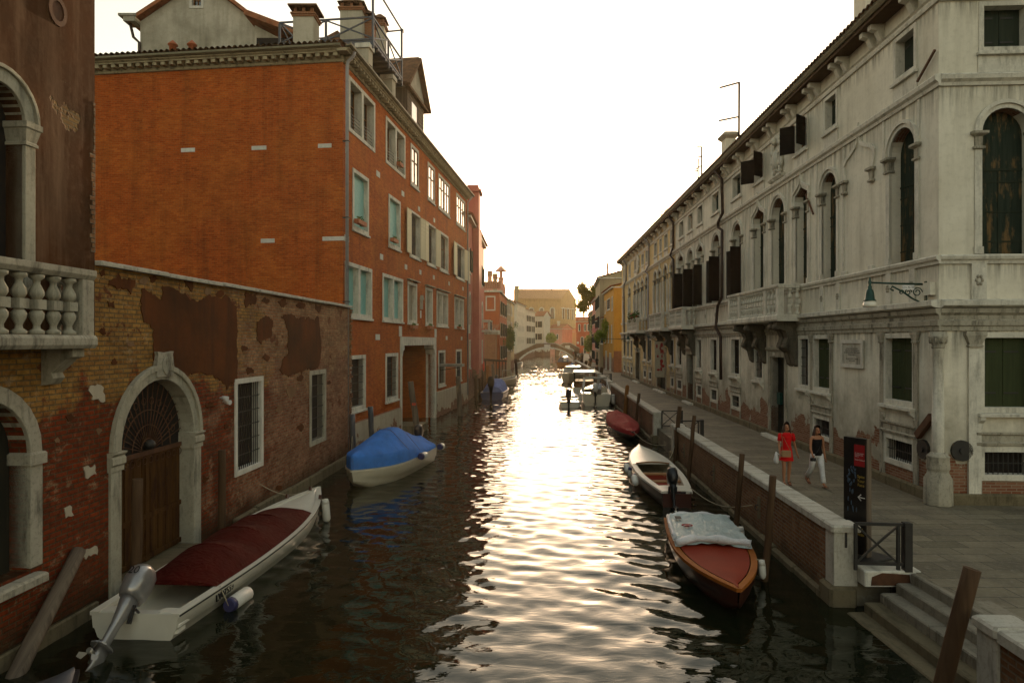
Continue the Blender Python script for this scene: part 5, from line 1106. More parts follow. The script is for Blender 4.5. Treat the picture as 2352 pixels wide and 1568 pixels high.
# mooring poles
def pole(base, top, r0, r1, label, mat='wood_pole', group='mooring poles on the right side', round_top=False, name='mooring_pole', chip=True):
    b = Vector(base); tt = Vector(top); d = tt - b; o = b - d * (.8 / max(d.z, .1)); m = MB(WF)
    n = 9; rnd = random.Random(int(base[0] * 100 + base[1] * 37)); pts = [o.lerp(tt, i / 7) + Vector((rnd.uniform(-1, 1) * .012, rnd.uniform(-1, 1) * .012, 0)) for i in range(8)]
    rs = [r0 + (r1 - r0) * i / 7 for i in range(8)]
    if round_top: pts += [tt + d.normalized() * r1 * .6, tt + d.normalized() * r1 * .95]; rs += [r1 * .8, r1 * .3]
    m.tube(pts, rs, n); t = obj(name, m, M[mat], None, loc=(b.x, b.y, 0)); tag(t, label, 'pole', group); return t
def pole_px(pb, pt, wpx, label, **k):
    b = gp(*pb); Y = b.y; tp = (at(pt[0], Y), Y, zat(pt[1], Y)); r = wpx * Y / FX / 2; return pole((b.x, b.y, 0), tp, r * 1.08, r, label, **k)
pole_px((1689, 1214), (1705, 1042), 12, 'brown square mooring pole beside the parapet, second from the steps')
pole_px((1756, 1332), (1775, 1092), 16, 'tall brown mooring pole between the red decked boat and the parapet')
pole((5.28, 8.3, 0), (5.77, 8.3, 1.9), .11, .1, 'thick leaning mooring pole in front of the water steps')
pole_px((1435, 958), (1441, 888), 9, 'orange brown round topped mooring pole behind the red covered boat', mat='wood_orange_pole', round_top=True)
pole_px((1460, 984), (1468, 903), 7, 'slim grey mooring pole right of the orange brown one'); pole_px((1550.5, 1066), (1561, 933), 10, 'slim mooring pole at the far end of the long near parapet'); pole_px((1580, 1106), (1595, 954), 9, 'slim mooring pole beside the bow of the white open boat')
pole_px((1372, 876), (1371, 842), 8, 'left one of two dark poles behind the canopied motorboats'); pole_px((1378, 873), (1383, 843), 8, 'right leaning one of two dark poles behind the canopied motorboats')
for i, (b, t_, wd) in enumerate((((1333, 850), (1337, 813), 8), ((1344, 851), (1347, 828), 7), ((1352, 853), (1357, 823), 8), ((1328, 841), (1331, 818), 6), ((1320, 835), (1322, 806), 7))):
    pole_px(b, t_, wd, ['leaning dark pole left of the distant walkers', 'short dark pole just right of the blue and red covered boat', 'dark pole directly in front of the two distant dark walkers', 'thin far pole near the footbridge end', 'tall far pole against the footbridge abutment'][i], group='distant mooring poles on the right')
LG = 'mooring poles on the left side'
pole((-6.85, 15.6, 0), (-6.83, 15.6, 2.2), .09, .085, 'dark pole by the garden wall left of the barred windows', group=LG)
pole((-7.0, 12.3, 0), (-6.95, 12.3, 2.2), .1, .095, 'dark pole standing in front of the arched water door', group=LG)
pole((-7.12, 9.9, .36), (-7.2, 11.0, 1.28), .13, .11, 'bleached broken pole leaning against the garden wall at the lower left', 'wood_grey', group=LG)
pole((-6.02, 25.2, 0), (-6.1, 25.2, 1.98), .115, .115, 'grey steel mooring tube nearest the brick house drainpipe', 'iron_slate', group='grey steel mooring tubes'); pole((-5.9, 28, 0), (-6.0, 28, 2.0), .115, .115, 'grey steel mooring tube nearer the water gate', 'iron_slate', group='grey steel mooring tubes')
t = pole((-4.83, 33.9, 0), (-5.2, 33.9, 2.7), .17, .15, 'thick old pole with a small white sign in front of the water gate', 'wood_grey', group=LG)
k = MB(WF).box(-5.13, 33.71, 1.45, -4.87, 33.735, 1.9); s_ = obj('notice', k, M['plastic_white'], t, None); MW[t.name] = Matrix.Translation((-4.83, 33.9, 0)); s_.location = (4.83, -33.9, 0)
k = MB(WF).box(-5.1, 33.70, 1.5, -4.9, 33.709, 1.62); s_ = obj('warning_mark', k, M['life_ring'], t); 
pole_px((1057, 955), (1052, 864), 11, 'old pole right of the water gate at the end of the brick house', mat='wood_grey', group=LG)
for i, (b, t_, wd, mt) in enumerate((((1094, 921), (1093, 862), 7, 'wood_pole'), ((1102, 908), (1101, 851), 6, 'wood_pole'), ((1109, 905), (1107, 850), 6, 'wood_pole'), ((1134, 873), (1131.5, 836), 7, 'wood_grey'), ((1122, 877), (1119, 839), 7, 'wood_orange_pole'), ((1187, 860), (1184, 824), 6, 'wood_pole'))):
    pole_px(b, t_, wd, ['nearest of three dark poles below the pink house', 'middle of three dark poles below the pink house', 'farthest of three dark poles below the pink house', 'grey pole behind the blue tarpaulin boat', 'orange brown leaning pole behind the blue tarpaulin boat', 'lone pole in the water left of the footbridge'][i], mat=mt, group=LG)
# museum banner stand on the quay
A = Vector((6.34, 12.65, .7)); B = Vector((6.55, 12.24, .7)); sf = Frame(A.x, A.y, B.x - A.x, B.y - A.y); L = (B - A).length
sg = thing('information_stele', 'tall black exhibition stele with red panel standing on the quay by the railing', 'sign', A)
obj('board', MB(sf).box(0, 0, .78, L, .11, 2.94), M['sign_black'], sg); obj('edge_frame', MB(sf).box(L, -.004, .76, L + .025, .118, 2.95), M['wood_grey'], sg); obj('base_plate', MB(sf).bbox(-.1, -.3, .705, L + .2, .5, .75, .01), M['iron'], sg)
rp = obj('red_panel', MB(sf).box(L * .48, -.006, 2.42, L * .94, -.001, 2.82), M['sign_red'], sg)
text('panel_text', "57. Esposizione\nInternazionale\nd'Arte\n\nEventi Collaterali", .029, sf, L * .52, 2.6, -.008, M['text_white'], rp, 'LEFT', ext=.0005)
rnd = random.Random(9); k = MB(sf)
for i in range(26): a = rnd.uniform(0, 6.28); r = rnd.uniform(.5, 1); k.ball((L * .38 + .10 * r * math.cos(a), -.002, 2.2 + .2 * r * math.sin(a)), .016, .004, .03, 6, 4)
for i in range(10): k.ball((L * .36 + rnd.uniform(-.08, .1), -.002, 1.85 + rnd.uniform(-.3, .1)), .012, .004, .05, 6, 4)
obj('picture', k, M['sign_blue'], sg)
text('title', "Spite\nYour\nFace", .075, sf, L * .78, 2.15, -.004, M['sign_gold'], sg, ext=.0005); text('arrow', "\u2190", .2, sf, L * .8, 1.84, -.004, M['text_white'], sg, ext=.0005); text('title', "Rachel\nMaclean", .085, sf, L * .62, 1.2, -.004, M['sign_gold'], sg, ext=.0005)
# ---------------------------------------------------------------- far houses
def fhouse(name, label, A, B, z1, mat, wins, depth=9, z0=.0, roofm='tile_red', over=.35, roof_rise=1.2, side=None, shut='wood_shutter_dark', wmat='stone', rooft='gable', sidewins=(), sz1=None):
    """A, B: plan points of the face seen; wins: (px0, px1, zlo, zhi, style); side: plan length of visible flank"""
    fr = Frame(A[0], A[1], B[0] - A[0], B[1] - A[1]); L = math.hypot(B[0] - A[0], B[1] - A[1])
    t = thing(name, label, 'building', (A[0], A[1], 0)); hol = []
    def mk(fr_, wins_, hol_, Lm):
        for w_ in wins_:
            p0, p1, a, b = w_[:4]; stl = w_[4] if len(w_) > 4 else 'g'
            x0, x1 = (fr_.s(p0), fr_.s(p1)) if p0 > 30 else (p0, p1)
            if x1 - x0 < .3: x1 = x0 + .3
            if x0 < .1 or x1 > Lm - .1: continue
            if stl == 'arch':
                r = (x1 - x0) / 2; hol_.append(archpoly(x0, x1, a, b - r)); k = MB(fr_).band([(x0, a)] + archpts(x0, x1, b - r) + [(x1, a)], [(x0 - .2, a)] + archpts(x0, x1, b - r, 'round', 12, .2) + [(x1 + .2, a)], -.05, .1)
                wn = obj('arched_window', k, M[wmat], t); obj('pane', MB(fr_).prism(archpoly(x0, x1, a, b - r), .15, .2), M['glass_dark'], wn)
            else:
                wn, h = rect_window(fr_, t, x0, x1, a, b, wmat, .14, fill='dark' if stl in 'gs' else stl, sill=True, shutters=dict(mat=shut, ang=.2) if stl == 's' else None); hol_.append(h)
    mk(fr, wins, hol, L)
    obj('wall', MB(fr).wall(rect(0, L, z0 - .5, z1), hol, .25, depth), M[mat], t)
    if sidewins:
        s2 = Frame(*fr.w(0, depth, 0)[:2], -fr.n[0], -fr.n[1]); h2 = []
        f2 = Frame(s2.o[0] + s2.n[0] * -.02, s2.o[1] + s2.n[1] * -.02, *s2.d); mk(f2, sidewins, h2, depth)
        obj('flank_wall', MB(f2).wall(rect(0, depth, z0 - .5, z1), h2, .02), M[mat], t)
    obj('eave', MB(fr).box(-.15, -.3, z1 + .001, L + .15, depth + .1, z1 + .16), M['stone'], t)
    if rooft == 'gable': obj('roof', tile_roof(fr, -over, L + over, -over - .1, z1 + .17, depth / 2, z1 + roof_rise, .3, .09), M[roofm], t); obj('roof', tile_roof(Frame(*fr.w(L, depth, 0)[:2], -fr.d[0], -fr.d[1]), -over, L + over, -over - .1, z1 + .17, depth / 2, z1 + roof_rise, .3, .09), M[roofm], t); obj('attic', MB(fr).loft([[(x, -.2, z1 + .161), (x, depth + .1, z1 + .161), (x, depth / 2, z1 + roof_rise - .05)] for x in (0, L)]), M[mat], t)
    return t, fr, L
PX = lambda px, Y: (at(px, Y), Y)
A, B = (-3.5, 52), (-2.95, 70)
rows = [(2.9, 4.9), (6.0, 8.6), (10.0, 12.4)]
ph, fr, L = fhouse('pink_house', 'narrow deep pink house with tall chimney stack right after the brick house', A, B, 14.5, 'plaster_pink', [(a, b, z0, z1, s) for z0, z1, s in ((2.6, 4.9, 'g'), (6.1, 8.6, 'arch'), (10.3, 12.3, 's')) for a, b in ((1.2, 2.4), (9.0, 10.2), (11.6, 12.8), (14.6, 15.8))], depth=5)
obj('chimney_breast', MB(fr).box(4.4, -.55, 1.6, 7.4, -.001, 14.4).box(4.8, -.5, 14.4, 6.6, .6, 17.6), M['plaster_pink'], ph); obj('chimney_cap', MB(fr).box(4.6, -.7, 17.6, 6.8, .8, 17.8).box(4.9, -.45, 17.8, 6.5, .5, 18.2), M['plaster_pink'], ph)
for z in (6.0, 10.0): obj('stone_band', MB(fr).box(.1, -.05, z - .6, 1.9, -.001, z + .1), M['stone'], ph)
balcony(fr, ph, 13.6, 17.6, .9, 5.7, 5.9, 6.9, [13.8, 17.4], 'stone', bal=False); k = MB(fr)
for i in range(20): k.box(13.7 + i * .2, -.88, 5.9, 13.72 + i * .2, -.85, 6.78)
obj('balcony_bars', k, M['iron'], ph)
obj('water_door', MB(fr).prism(archpoly(9.2, 10.9, .3, 3.0), -.03, -.001), M['inside_dark'], ph)
c = fr.w(15.4, -.14, 2.2); lr = thing('life_ring', 'orange red life ring hanging on the wall of the pink house', 'life ring', c); obj('ring', MB(fr).tube([(15.4 + .3 * math.cos(a), -.14, 2.2 + .42 * math.sin(a)) for a in np.linspace(0, 6.283, 17)], .09, 7), M['life_ring'], lr)
# orange house: flank faces the camera
A, B = PX(1147, 90), (at(1164, 105), 105)
oh, fr, L = fhouse('orange_house', 'burnt orange house with white framed blind windows facing the camera', A, B, 11.4, 'plaster_orange', [(a, b, z0, z1, 's') for z0, z1 in ((2.2, 4.2), (5.4, 7.4), (8.4, 10.4)) for a, b in ((1.5, 2.9), (6, 7.4), (10.5, 11.9))], depth=3.4, rooft=None, sidewins=[])
F2 = Frame(*PX(1112, 89.5), 1, .0); hh = []
for p0, p1, a, b in ((1115.3, 1138, 8.9, 10.9), (1115, 1137.5, 4.2, 7.0)):
    wn, h = rect_window(F2, oh, F2.s(p0), F2.s(p1), a, b, 'stone_white', .17, fill='dark', sill=False); hh.append(h); obj('blind_panel', MB(F2).box(F2.s(p0) + .1, .05, a + .1, F2.s(p1) - .1, .15, b - .1), M['plaster_orange'], wn)
Lf = F2.s(1147); obj('flank_wall', MB(F2).wall(rect(-1.5, Lf, -.5, 11.4), hh, .3, 10), M['plaster_orange'], oh)
obj('eave', MB(F2).box(-1.5, -.35, 11.401, Lf + .4, 10, 11.65), M['stone'], oh); obj('roof', tile_roof(F2, -1.6, Lf + .5, -.5, 11.7, 4.5, 13.2, .3, .09), M['tile_red'], oh)
an = thing('stone_annex', 'low rough brick annex with stone cornice in front of the orange house', 'building', (*PX(1113, 86), 0)); F3 = Frame(*PX(1111, 86), 1, -.05); la = F3.s(1138)
obj('wall', MB(F3).box(0, 0, -.5, la, 3, zat(768, 86)), M['brick_far'], an); obj('cornice', MB(F3).mold(-.2, la + .4, [(3, zat(768, 86)), (-.15, zat(768, 86)), (-.5, zat(762, 86)), (-.5, zat(758, 86)), (3, zat(758, 86))]), M['stone'], an); obj('roof', tile_roof(F3, -.2, la + .4, -.5, zat(757, 86), 3, zat(745, 86), .3, .08), M['tile_red'], an)
pg = thing('water_pergola', 'dark timber beam frame over the water beside the orange house', 'pergola', (*PX(1120, 80), 0))
obj('beam', MB(WF).bar((at(1112, 78), 78, zat(826, 78)), (at(1162, 84), 84, zat(829, 84)), .25, .25), M['wood_pole'], pg); obj('post', MB(WF).bar((at(1114, 78), 78, -.5), (at(1114, 78), 78, zat(828, 78)), .25, .25), M['wood_pole'], pg)
for i in range(5): obj('post', MB(WF).bar((at(1133 + i * 7, 82 + i), 82 + i, -.5), (at(1133 + i * 7, 82 + i), 82 + i, zat(829, 82 + i)), .12, .12), M['wood_pole'], pg)
# rose house behind with ornamental chimneys
rh, fr, L = fhouse('rose_house', 'rose pink house with ornamental chimneys rising behind the orange house', PX(1105, 118), PX(1158, 118), zat(654, 118), 'plaster_rose', [(1162, 1164, 10, 12, 'g')], depth=22, rooft=None)
def och(px0, px1, pyb, pyt, Y, mat, top): 
    x0, x1 = at(px0, Y), at(px1, Y); z0, z1 = zat(pyb, Y), zat(pyt, Y); c = obj('chimney', MB(WF).box(x0, Y, z0 - 1, x1, Y + .9, z1), M[mat], rh); h = (x1 - x0)
    if top == 'pagoda': obj('cap', MB(WF).box(x0 - .15, Y - .15, z1, x1 + .15, Y + 1.05, z1 + .2).box(x0 + .1, Y + .1, z1 + .2, x1 - .1, Y + .8, z1 + 1.2).loft([[(x0 - .5, Y - .5, z1 + 1.2), (x1 + .5, Y - .5, z1 + 1.2), (x1 + .5, Y + 1.4, z1 + 1.2), (x0 - .5, Y + 1.4, z1 + 1.2)], [(x0 + h * .45, Y + .4, z1 + 2.1), (x0 + h * .55, Y + .4, z1 + 2.1), (x0 + h * .55, Y + .5, z1 + 2.1), (x0 + h * .45, Y + .5, z1 + 2.1)]]), M[mat], c)
    else: obj('cap', MB(WF).box(x0 - .05, Y - .05, z1, x1 + .05, Y + .95, z1 + .9), M['brick_far'], c)
och(1120, 1130, 660, 634, 112, 'plaster_rose', 'box'); och(1132, 1142, 660, 640, 112, 'plaster_greyhouse', 'box'); och(1145, 1156, 690, 640, 104, 'plaster_rose', 'pagoda')
for i, (px0, px1, pyt, Y0, Y1, mat, lb) in enumerate(((1163.5, 1173, 690, 107, 112, 'plaster_greyhouse', 'grey stone faced house just past the orange house'), (1173, 1181, 694, 113, 122, 'plaster_cream', 'narrow cream strip of a house beside the climbing plant'))):
    z1 = zat(pyt, Y0); t, fr, L = fhouse('canal_house', lb, PX(px0, Y0), PX(px1, Y1), z1, mat, [(a, a + 1.0, z, z + 1.7, 'g') for z in (3.2, 6.4, 9.2) for a in (.6, 2.4)], depth=6, roof_rise=.9)
x, y = PX(1195, 112); fc = thing('flared_chimney', 'pale flared chimney on the roof of the tall white house by the footbridge', 'chimney', (at(1187, 173), 173, zat(700, 173))); k = MB(WF); xc = at(1187, 173); k.loft([[(xc - a, 173 - a, z), (xc + a, 173 - a, z), (xc + a, 173 + a, z), (xc - a, 173 + a, z)] for a, z in ((.35, zat(702, 173)), (.35, zat(676, 173)), (.45, zat(674, 173)), (.66, zat(657, 173)), (.55, zat(656, 173)))]); obj('shaft', k, M['plaster_greyhouse'], fc)
W_ = lambda zs, xs, s='g', wd=1.1, h=1.9: [(a, a + wd, z, z + h, s) for z in zs for a in xs]
fhouse('canal_house', 'tall white house with tall windows behind the left end of the footbridge', PX(1187.5, 170), PX(1207, 186), zat(697, 170), 'plaster_white', W_((4.2, 7.2, 10.8), (1.5, 4, 6.5, 9, 12, 15)), depth=8, roof_rise=1.5)
fhouse('canal_house', 'green shuttered grey white house between two white houses left of the church', PX(1207, 188), PX(1229, 206), zat(712, 188), 'plaster_white', W_((4, 7.5, 10.5), (2, 5, 8, 12, 15), 's'), depth=8, roof_rise=1.6)
fhouse('canal_house', 'square white house with green shutters and hipped tile roof in front of the church', PX(1228.5, 216), PX(1249.5, 214.4), zat(728, 216), 'plaster_white', W_((5.2, 9.2), (.8,), 's', 1.4, 2.2), depth=4.6, roof_rise=1.9)
hs_ = [o for o in bpy.data.objects if o.parent is None and str(o.get('label', '')).startswith('square white house')][0]; fs_ = Frame(*PX(1249.5, 214.4), 1.6, 3.9)
for z in (5.2, 9.2):
    for x in (.7, 2.6): wn, _h = rect_window(fs_, hs_, x, x + 1.1, z, z + 2.2, 'stone', .12, fill='wood_shutter_dark', depth=-.01, proud=.06)
fhouse('canal_house', 'small red roofed terracotta house at the foot of the church', PX(1261, 240), PX(1291, 236), zat(756, 240), 'plaster_rose', W_((2, 5.5), (1, 3.2)), depth=6, roof_rise=1.8); fhouse('canal_house', 'small cream house with dark windows beside the red house', PX(1291, 244), PX(1309, 242), zat(762, 244), 'plaster_cream', W_((4.2,), (.6, 1.7), 'g', .7, 1.6), depth=6, roof_rise=1.2)
rc = thing('roof_chimney', 'white chimney between the low red roofs before the church', 'chimney', (at(1283, 239), 239, 6)); obj('shaft', MB(WF).box(at(1280.5, 239), 239, 5, at(1286, 239), 240, zat(740, 239)), M['plaster_white'], rc); obj('cap', MB(WF).box(at(1279.5, 239), 238.8, zat(740, 239), at(1287, 239), 240.2, zat(737, 239)), M['plaster_white'], rc)
# church
CA, CB, CC = (at(1180, 300), 300), (at(1288, 300), 300), (at(1323.5, 313), 313)
ch = thing('church', 'large tawny brick church with long tiled roof and arched windows above the houses', 'church', (CB[0], CB[1], 0)); F1 = Frame(*CA, CB[0] - CA[0], 0); LL = CB[0] - CA[0]; ez = zat(688, 300); hol = []
def cwin(fr, x0, x1, a, b, hol): 
    r = (x1 - x0) / 2; hol.append(archpoly(x0, x1, a, b - r)); wn = obj('arched_window', MB(fr).band([(x0, a)] + archpts(x0, x1, b - r) + [(x1, a)], [(x0 - .35, a)] + archpts(x0, x1, b - r, 'round', 12, .35) + [(x1 + .35, a)], -.12, .1), M['stone'], ch); obj('pane', MB(fr).prism(archpoly(x0, x1, a, b - r), .3, .36), M['glass_dark'], wn)
for p0, p1 in ((1216, 1225), (1240, 1248), (1264.5, 1273)): cwin(F1, F1.s(p0), F1.s(p1), zat(732, 300), zat(707, 300), hol)
obj('wall', MB(F1).wall(rect(0, LL, -.5, ez), hol, .5, 9), M['brick_church'], ch)
F2 = Frame(*CB, CC[0] - CB[0], CC[1] - CB[1]); L2 = math.hypot(CC[0] - CB[0], CC[1] - CB[1]); hol = []; rz = zat(665, 306)
for p0, p1 in ((1292, 1295.5), (1303.5, 1307), (1314, 1317)): cwin(F2, F2.s(p0), F2.s(p1), zat(733, 305), zat(708, 305), hol)
cwin(F2, F2.s(1312), F2.s(1316.5), zat(772, 308), zat(757, 308), hol)
obj('gable_wall', MB(F2).wall([(0.01, -.5), (L2, -.5), (L2, ez), (L2 / 2, rz), (0.01, ez)], hol, .5, .6), M['brick_church'], ch)
obj('string_course', MB(F2).box(.02, -.15, ez - 4, L2, -.001, ez - 3.6), M['stone'], ch); obj('eave', MB(F1).box(0, -.6, ez + .001, LL, 0, ez + .5), M['brick_church'], ch)
ro = MB(WF); R0 = ((CB[0] + CC[0]) / 2, (CB[1] + CC[1]) / 2, rz); ro.loft([[(CA[0], 299.3, ez + .5), (CB[0] + .3, 299.3, ez + .5)], [(CA[0], R0[1], rz + .3), (R0[0] + .3, R0[1], rz + .3)], [(CA[0], CC[1] + 1, ez + .3), (CC[0] + .4, CC[1] + 1, ez + .3)]], False, False); obj('roof', ro, M['tile_church'], ch)
obj('roof_pinnacle', MB(WF).box(at(1266, 305), 305, rz, at(1268.5, 305), 306, zat(659, 305)), M['plaster_chimney'], ch)
# red house closing the view
rd, fr, L = fhouse('red_house', 'bright red house with white framed windows closing the end of the quay', PX(1323.5, 232), PX(1358, 228), zat(740, 232), 'plaster_redhouse', [(1328, 1333.5, 8.3, 10.8, 'g'), (1341, 1346.5, 8.3, 10.8, 'g'), (1349, 1354.5, 8.3, 10.8, 'g'), (1334.5, 1340, 3.3, 6.3, 'arch'), (1340, 1346.5, -.4, 2.5, 'g')], depth=8, rooft=None)
obj('upper_wall', MB(WF).box(at(1326, 236), 236, 8, at(1357, 236), 242, zat(727, 236)), M['plaster_redhouse'], rd); obj('roof', tile_roof(fr, -.3, L + .3, -.4, zat(740, 232) + .2, 4, zat(731, 232), .35, .1), M['tile_red'], rd); obj('roof', tile_roof(Frame(at(1326, 236), 236, 1, 0), -.2, 5, -.4, zat(727, 236), 4, zat(722, 236), .35, .1), M['tile_red'], rd)
obj('chimney', MB(WF).box(at(1340, 237), 237, 12, at(1342.5, 237), 238, zat(712, 237)), M['plaster_redhouse'], rd); obj('plaque', MB(fr).box(fr.s(1325), -.05, 3.9, fr.s(1330), -.001, 4.7), M['stone_white'], rd)
# footbridges
def bridge(xa, xb, Y, zt, zend, span, rise, wd, label):
    t = thing('footbridge', label, 'bridge', ((xa + xb) / 2, Y, 0), 0, 'arched brick footbridges'); c = (xa + xb) / 2; h = span / 2; Rr = (h * h + rise * rise) / (2 * rise); zc = .15 + rise - Rr; N = 20
    arc = [(c + h * (-1 + 2 * i / N), zc + math.sqrt(max(0, Rr * Rr - (h * (-1 + 2 * i / N)) ** 2))) for i in range(N + 1)]
    top = [(xa, zend), (c - (xb - xa) * .17, zt), (c + (xb - xa) * .12, zt), (xb, zend)]
    poly = [(xa, -.6), (arc[0][0], -.6)] + arc + [(arc[-1][0], -.6), (xb, -.6)] + top[::-1]; fr = Frame(0, Y, 1, 0)
    obj('arch_wall', MB(fr).prism(poly, 0, wd), M['brick_parapet'], t)
    k = MB(fr).band(arc, [(x + (x - c) * .04, z + .38) for x, z in arc], -.08, -.001); obj('arch_ring', k, M['stone'], t)
    k = MB(fr)
    for (x0, z0), (x1, z1) in zip(top[:-1], top[1:]): k.bar((x0, .15, z0 + .08), (x1, .15, z1 + .08), .5, .18)
    obj('coping', k, M['stone_cap'], t); obj('keystone', MB(fr).box(c - .75, -.12, .15 + rise, c + .75, -.005, .15 + rise + .95), M['stone_white'], t); return t
bridge(at(1184, 160), at(1330, 160), 160, zat(789, 160), 1.7, 13.2, 2.9, 3.5, 'nearer arched brick footbridge with white keystone across the canal'); bridge(at(1276, 205), at(1331, 205), 205, zat(788, 205), 2.6, 5.2, 2.4, 3, 'smaller footbridge further back beside the red house')
# right bank
A = PX(1387.5, 100); B = PX(1409.5, 87)
F3 = Frame(*A, B[0] - A[0], B[1] - A[1]); 
oc, fr, L = fhouse('ochre_house', 'bright ochre house with planted balcony just past the palazzo', A, B, 11.8, 'plaster_ochre', [(1389, 1391, 8.9, 10.8, 'g'), (1394, 1401.5, 9.2, 10.8, 'bars'), (1405, 1407.5, 8.9, 10.8, 'g'), (1390, 1392, 4.6, 7, 'g'), (1397, 1399, 4.6, 7, 'g'), (1404, 1406, 4.6, 7, 'g'), (1400, 1404, .8, 3.2, 'g'), (1391, 1394, .8, 3.4, 'g')], depth=7, roof_rise=1.1)
fk = Frame(*B, fr.n[0], fr.n[1]); obj('brick_footing', MB(fk).box(.0, -.05, .5, 6.9, -.001, 3.5), M['brick_far'], oc); obj('notice_board', MB(fk).box(1.6, -.09, 1.2, 2.6, -.051, 2.4), M['blind_beige'], oc)
A2, B2 = PX(1368, 118), PX(1378, 101.5)
gh, fr, L = fhouse('grey_house', 'tall grey stained house with bare side wall behind the ochre house', A2, B2, zat(640, 101.5), 'plaster_greyhouse', [(a, a + 1.1, z, z + 2.0, 's') for z in (3.5, 6.8, 10) for a in (2, 6, 10, 14)], depth=7, roof_rise=1.2); obj('chimney', MB(WF).box(at(1395, 104), 104, 13, at(1398.5, 104), 104.8, zat(604, 104)), M['brick_far'], gh)
antenna(1418, 625, 570, 104, [(1416, 590, 1411, 591), (1416, 600, 1424, 600)], 'faint antenna above the grey house')
fhouse('quay_house', 'low ochre house wing with pitched eave left of the ochre house', PX(1371, 112), PX(1386, 101), zat(735, 104), 'plaster_ochre', W_((1.2, 4.6), (1.5, 5, 9), 's'), depth=4, roof_rise=.8); fhouse('quay_house', 'narrow rose house further along the quay under the tree', PX(1360.5, 135), PX(1369, 121), zat(692, 128), 'plaster_rose', W_((1.2, 4.4, 8), (2, 6, 10), 's'), depth=7); fhouse('quay_house', 'pale house with hanging green vines at the end of the quay', PX(1354.5, 160), PX(1361.5, 138), zat(722, 150), 'plaster_cream', W_((1.2, 4.4, 7.4), (3, 8, 13, 18), 'g'), depth=7)
# tree and climbing plants
def tree(label, c, rad, base, n, leaf, mat, seed, name='tree', grp=None, cat='tree'):
    rnd = random.Random(seed); t = thing(name, label, cat, base, 0, grp); b = Vector(base); c = Vector(c)
    k = MB(WF).tube([b, b.lerp(c, .5) + Vector((.15, 0, 0)), c], [.28, .2, .1], 8)
    obj('trunk', k, M['wood_pole'], t); br = MB(WF); cl = []
    for i in range(13):
        d = Vector((rnd.uniform(-1, 1) * rad[0], rnd.uniform(-1, 1) * rad[1], rnd.uniform(-1, 1) * rad[2])) * .8; br.tube([b.lerp(c, rnd.uniform(.5, .95)), c + d * .6, c + d], [.09, .05, .02], 5); cl.append(c + d)
    obj('limbs', br, M['wood_pole'], t); m = MB(WF)
    for q in cl:
        for i in range(n // 13):
            p = q + Vector((rnd.gauss(0, 1) * rad[0] * .24, rnd.gauss(0, 1) * rad[1] * .24, rnd.gauss(0, 1) * rad[2] * .16)); a = Vector((rnd.gauss(0, 1), rnd.gauss(0, 1), rnd.gauss(0, 1))).normalized(); e = a.orthogonal().normalized(); s = leaf * rnd.uniform(.6, 1.5)
            m.add([p - a * s, p + e * s * .5, p + a * s, p - e * s * .5], [(0, 1, 2, 3)])
    obj('crown', m, M[mat], t); return t
tree('loose leafed tree backlit by the setting sun over the quay houses', (at(1352, 172), 172, zat(688, 172)), (2.8, 2.6, 4.6), (at(1356, 172), 172, .7), 6500, .26, 'leaf_tree', 4)
def vine(label, px, py, Y, rad, n, leaf, mat, seed, hang=.4): 
    c = (at(px, Y), Y, zat(py, Y)); t = thing('climbing_plant', label, 'plant', c, 0, 'climbing and hanging plants on far houses'); obj('leaves', foliage('l', c, rad, n, leaf, None, seed, hang=hang), M[mat], t); obj('stems', MB(WF).tube([(c[0], c[1], c[2] - rad[2]), (c[0] + .1, c[1], c[2] + rad[2])], .04, 5), M['wood_pole'], t)
vine('dense dark green creeper falling beside the orange house', 1171, 772, 104, (.8, .7, 1.9), 1300, .17, 'leaf', 21); vine('leafy window box plants along the orange house windows', 1155, 782, 97, (1.1, .6, .35), 220, .1, 'leaf', 22); vine('bright yellow green bush at the left end of the footbridge', 1266, 775, 190, (1.6, 1.2, 1.5), 900, .26, 'leaf_yellow', 23); vine('small green bush on the cream house balcony left of the bridge', 1184, 742, 120, (.5, .4, .4), 120, .1, 'leaf', 27)
vine('large light green creeper hanging over the quay near the walkers', 1352, 786, 142, (1.0, 1.0, 1.7), 1500, .2, 'leaf_yellow', 24); vine('mass of balcony plants on the ochre house front', 1381, 766, 96, (1.1, .7, .6), 900, .14, 'leaf_yellow', 25, .5); vine('upright bright plant above the ochre house balcony', 1390, 744, 93, (.5, .4, .9), 380, .13, 'leaf_yellow', 26); vine('tall green hanging plant on the pale vine covered house', 1358, 745, 140, (.4, .6, 2.2), 300, .13, 'leaf', 28); vine('red flowering balcony plants left of the ochre house', 1371, 757, 104, (.9, .5, .5), 160, .1, 'flower', 29)
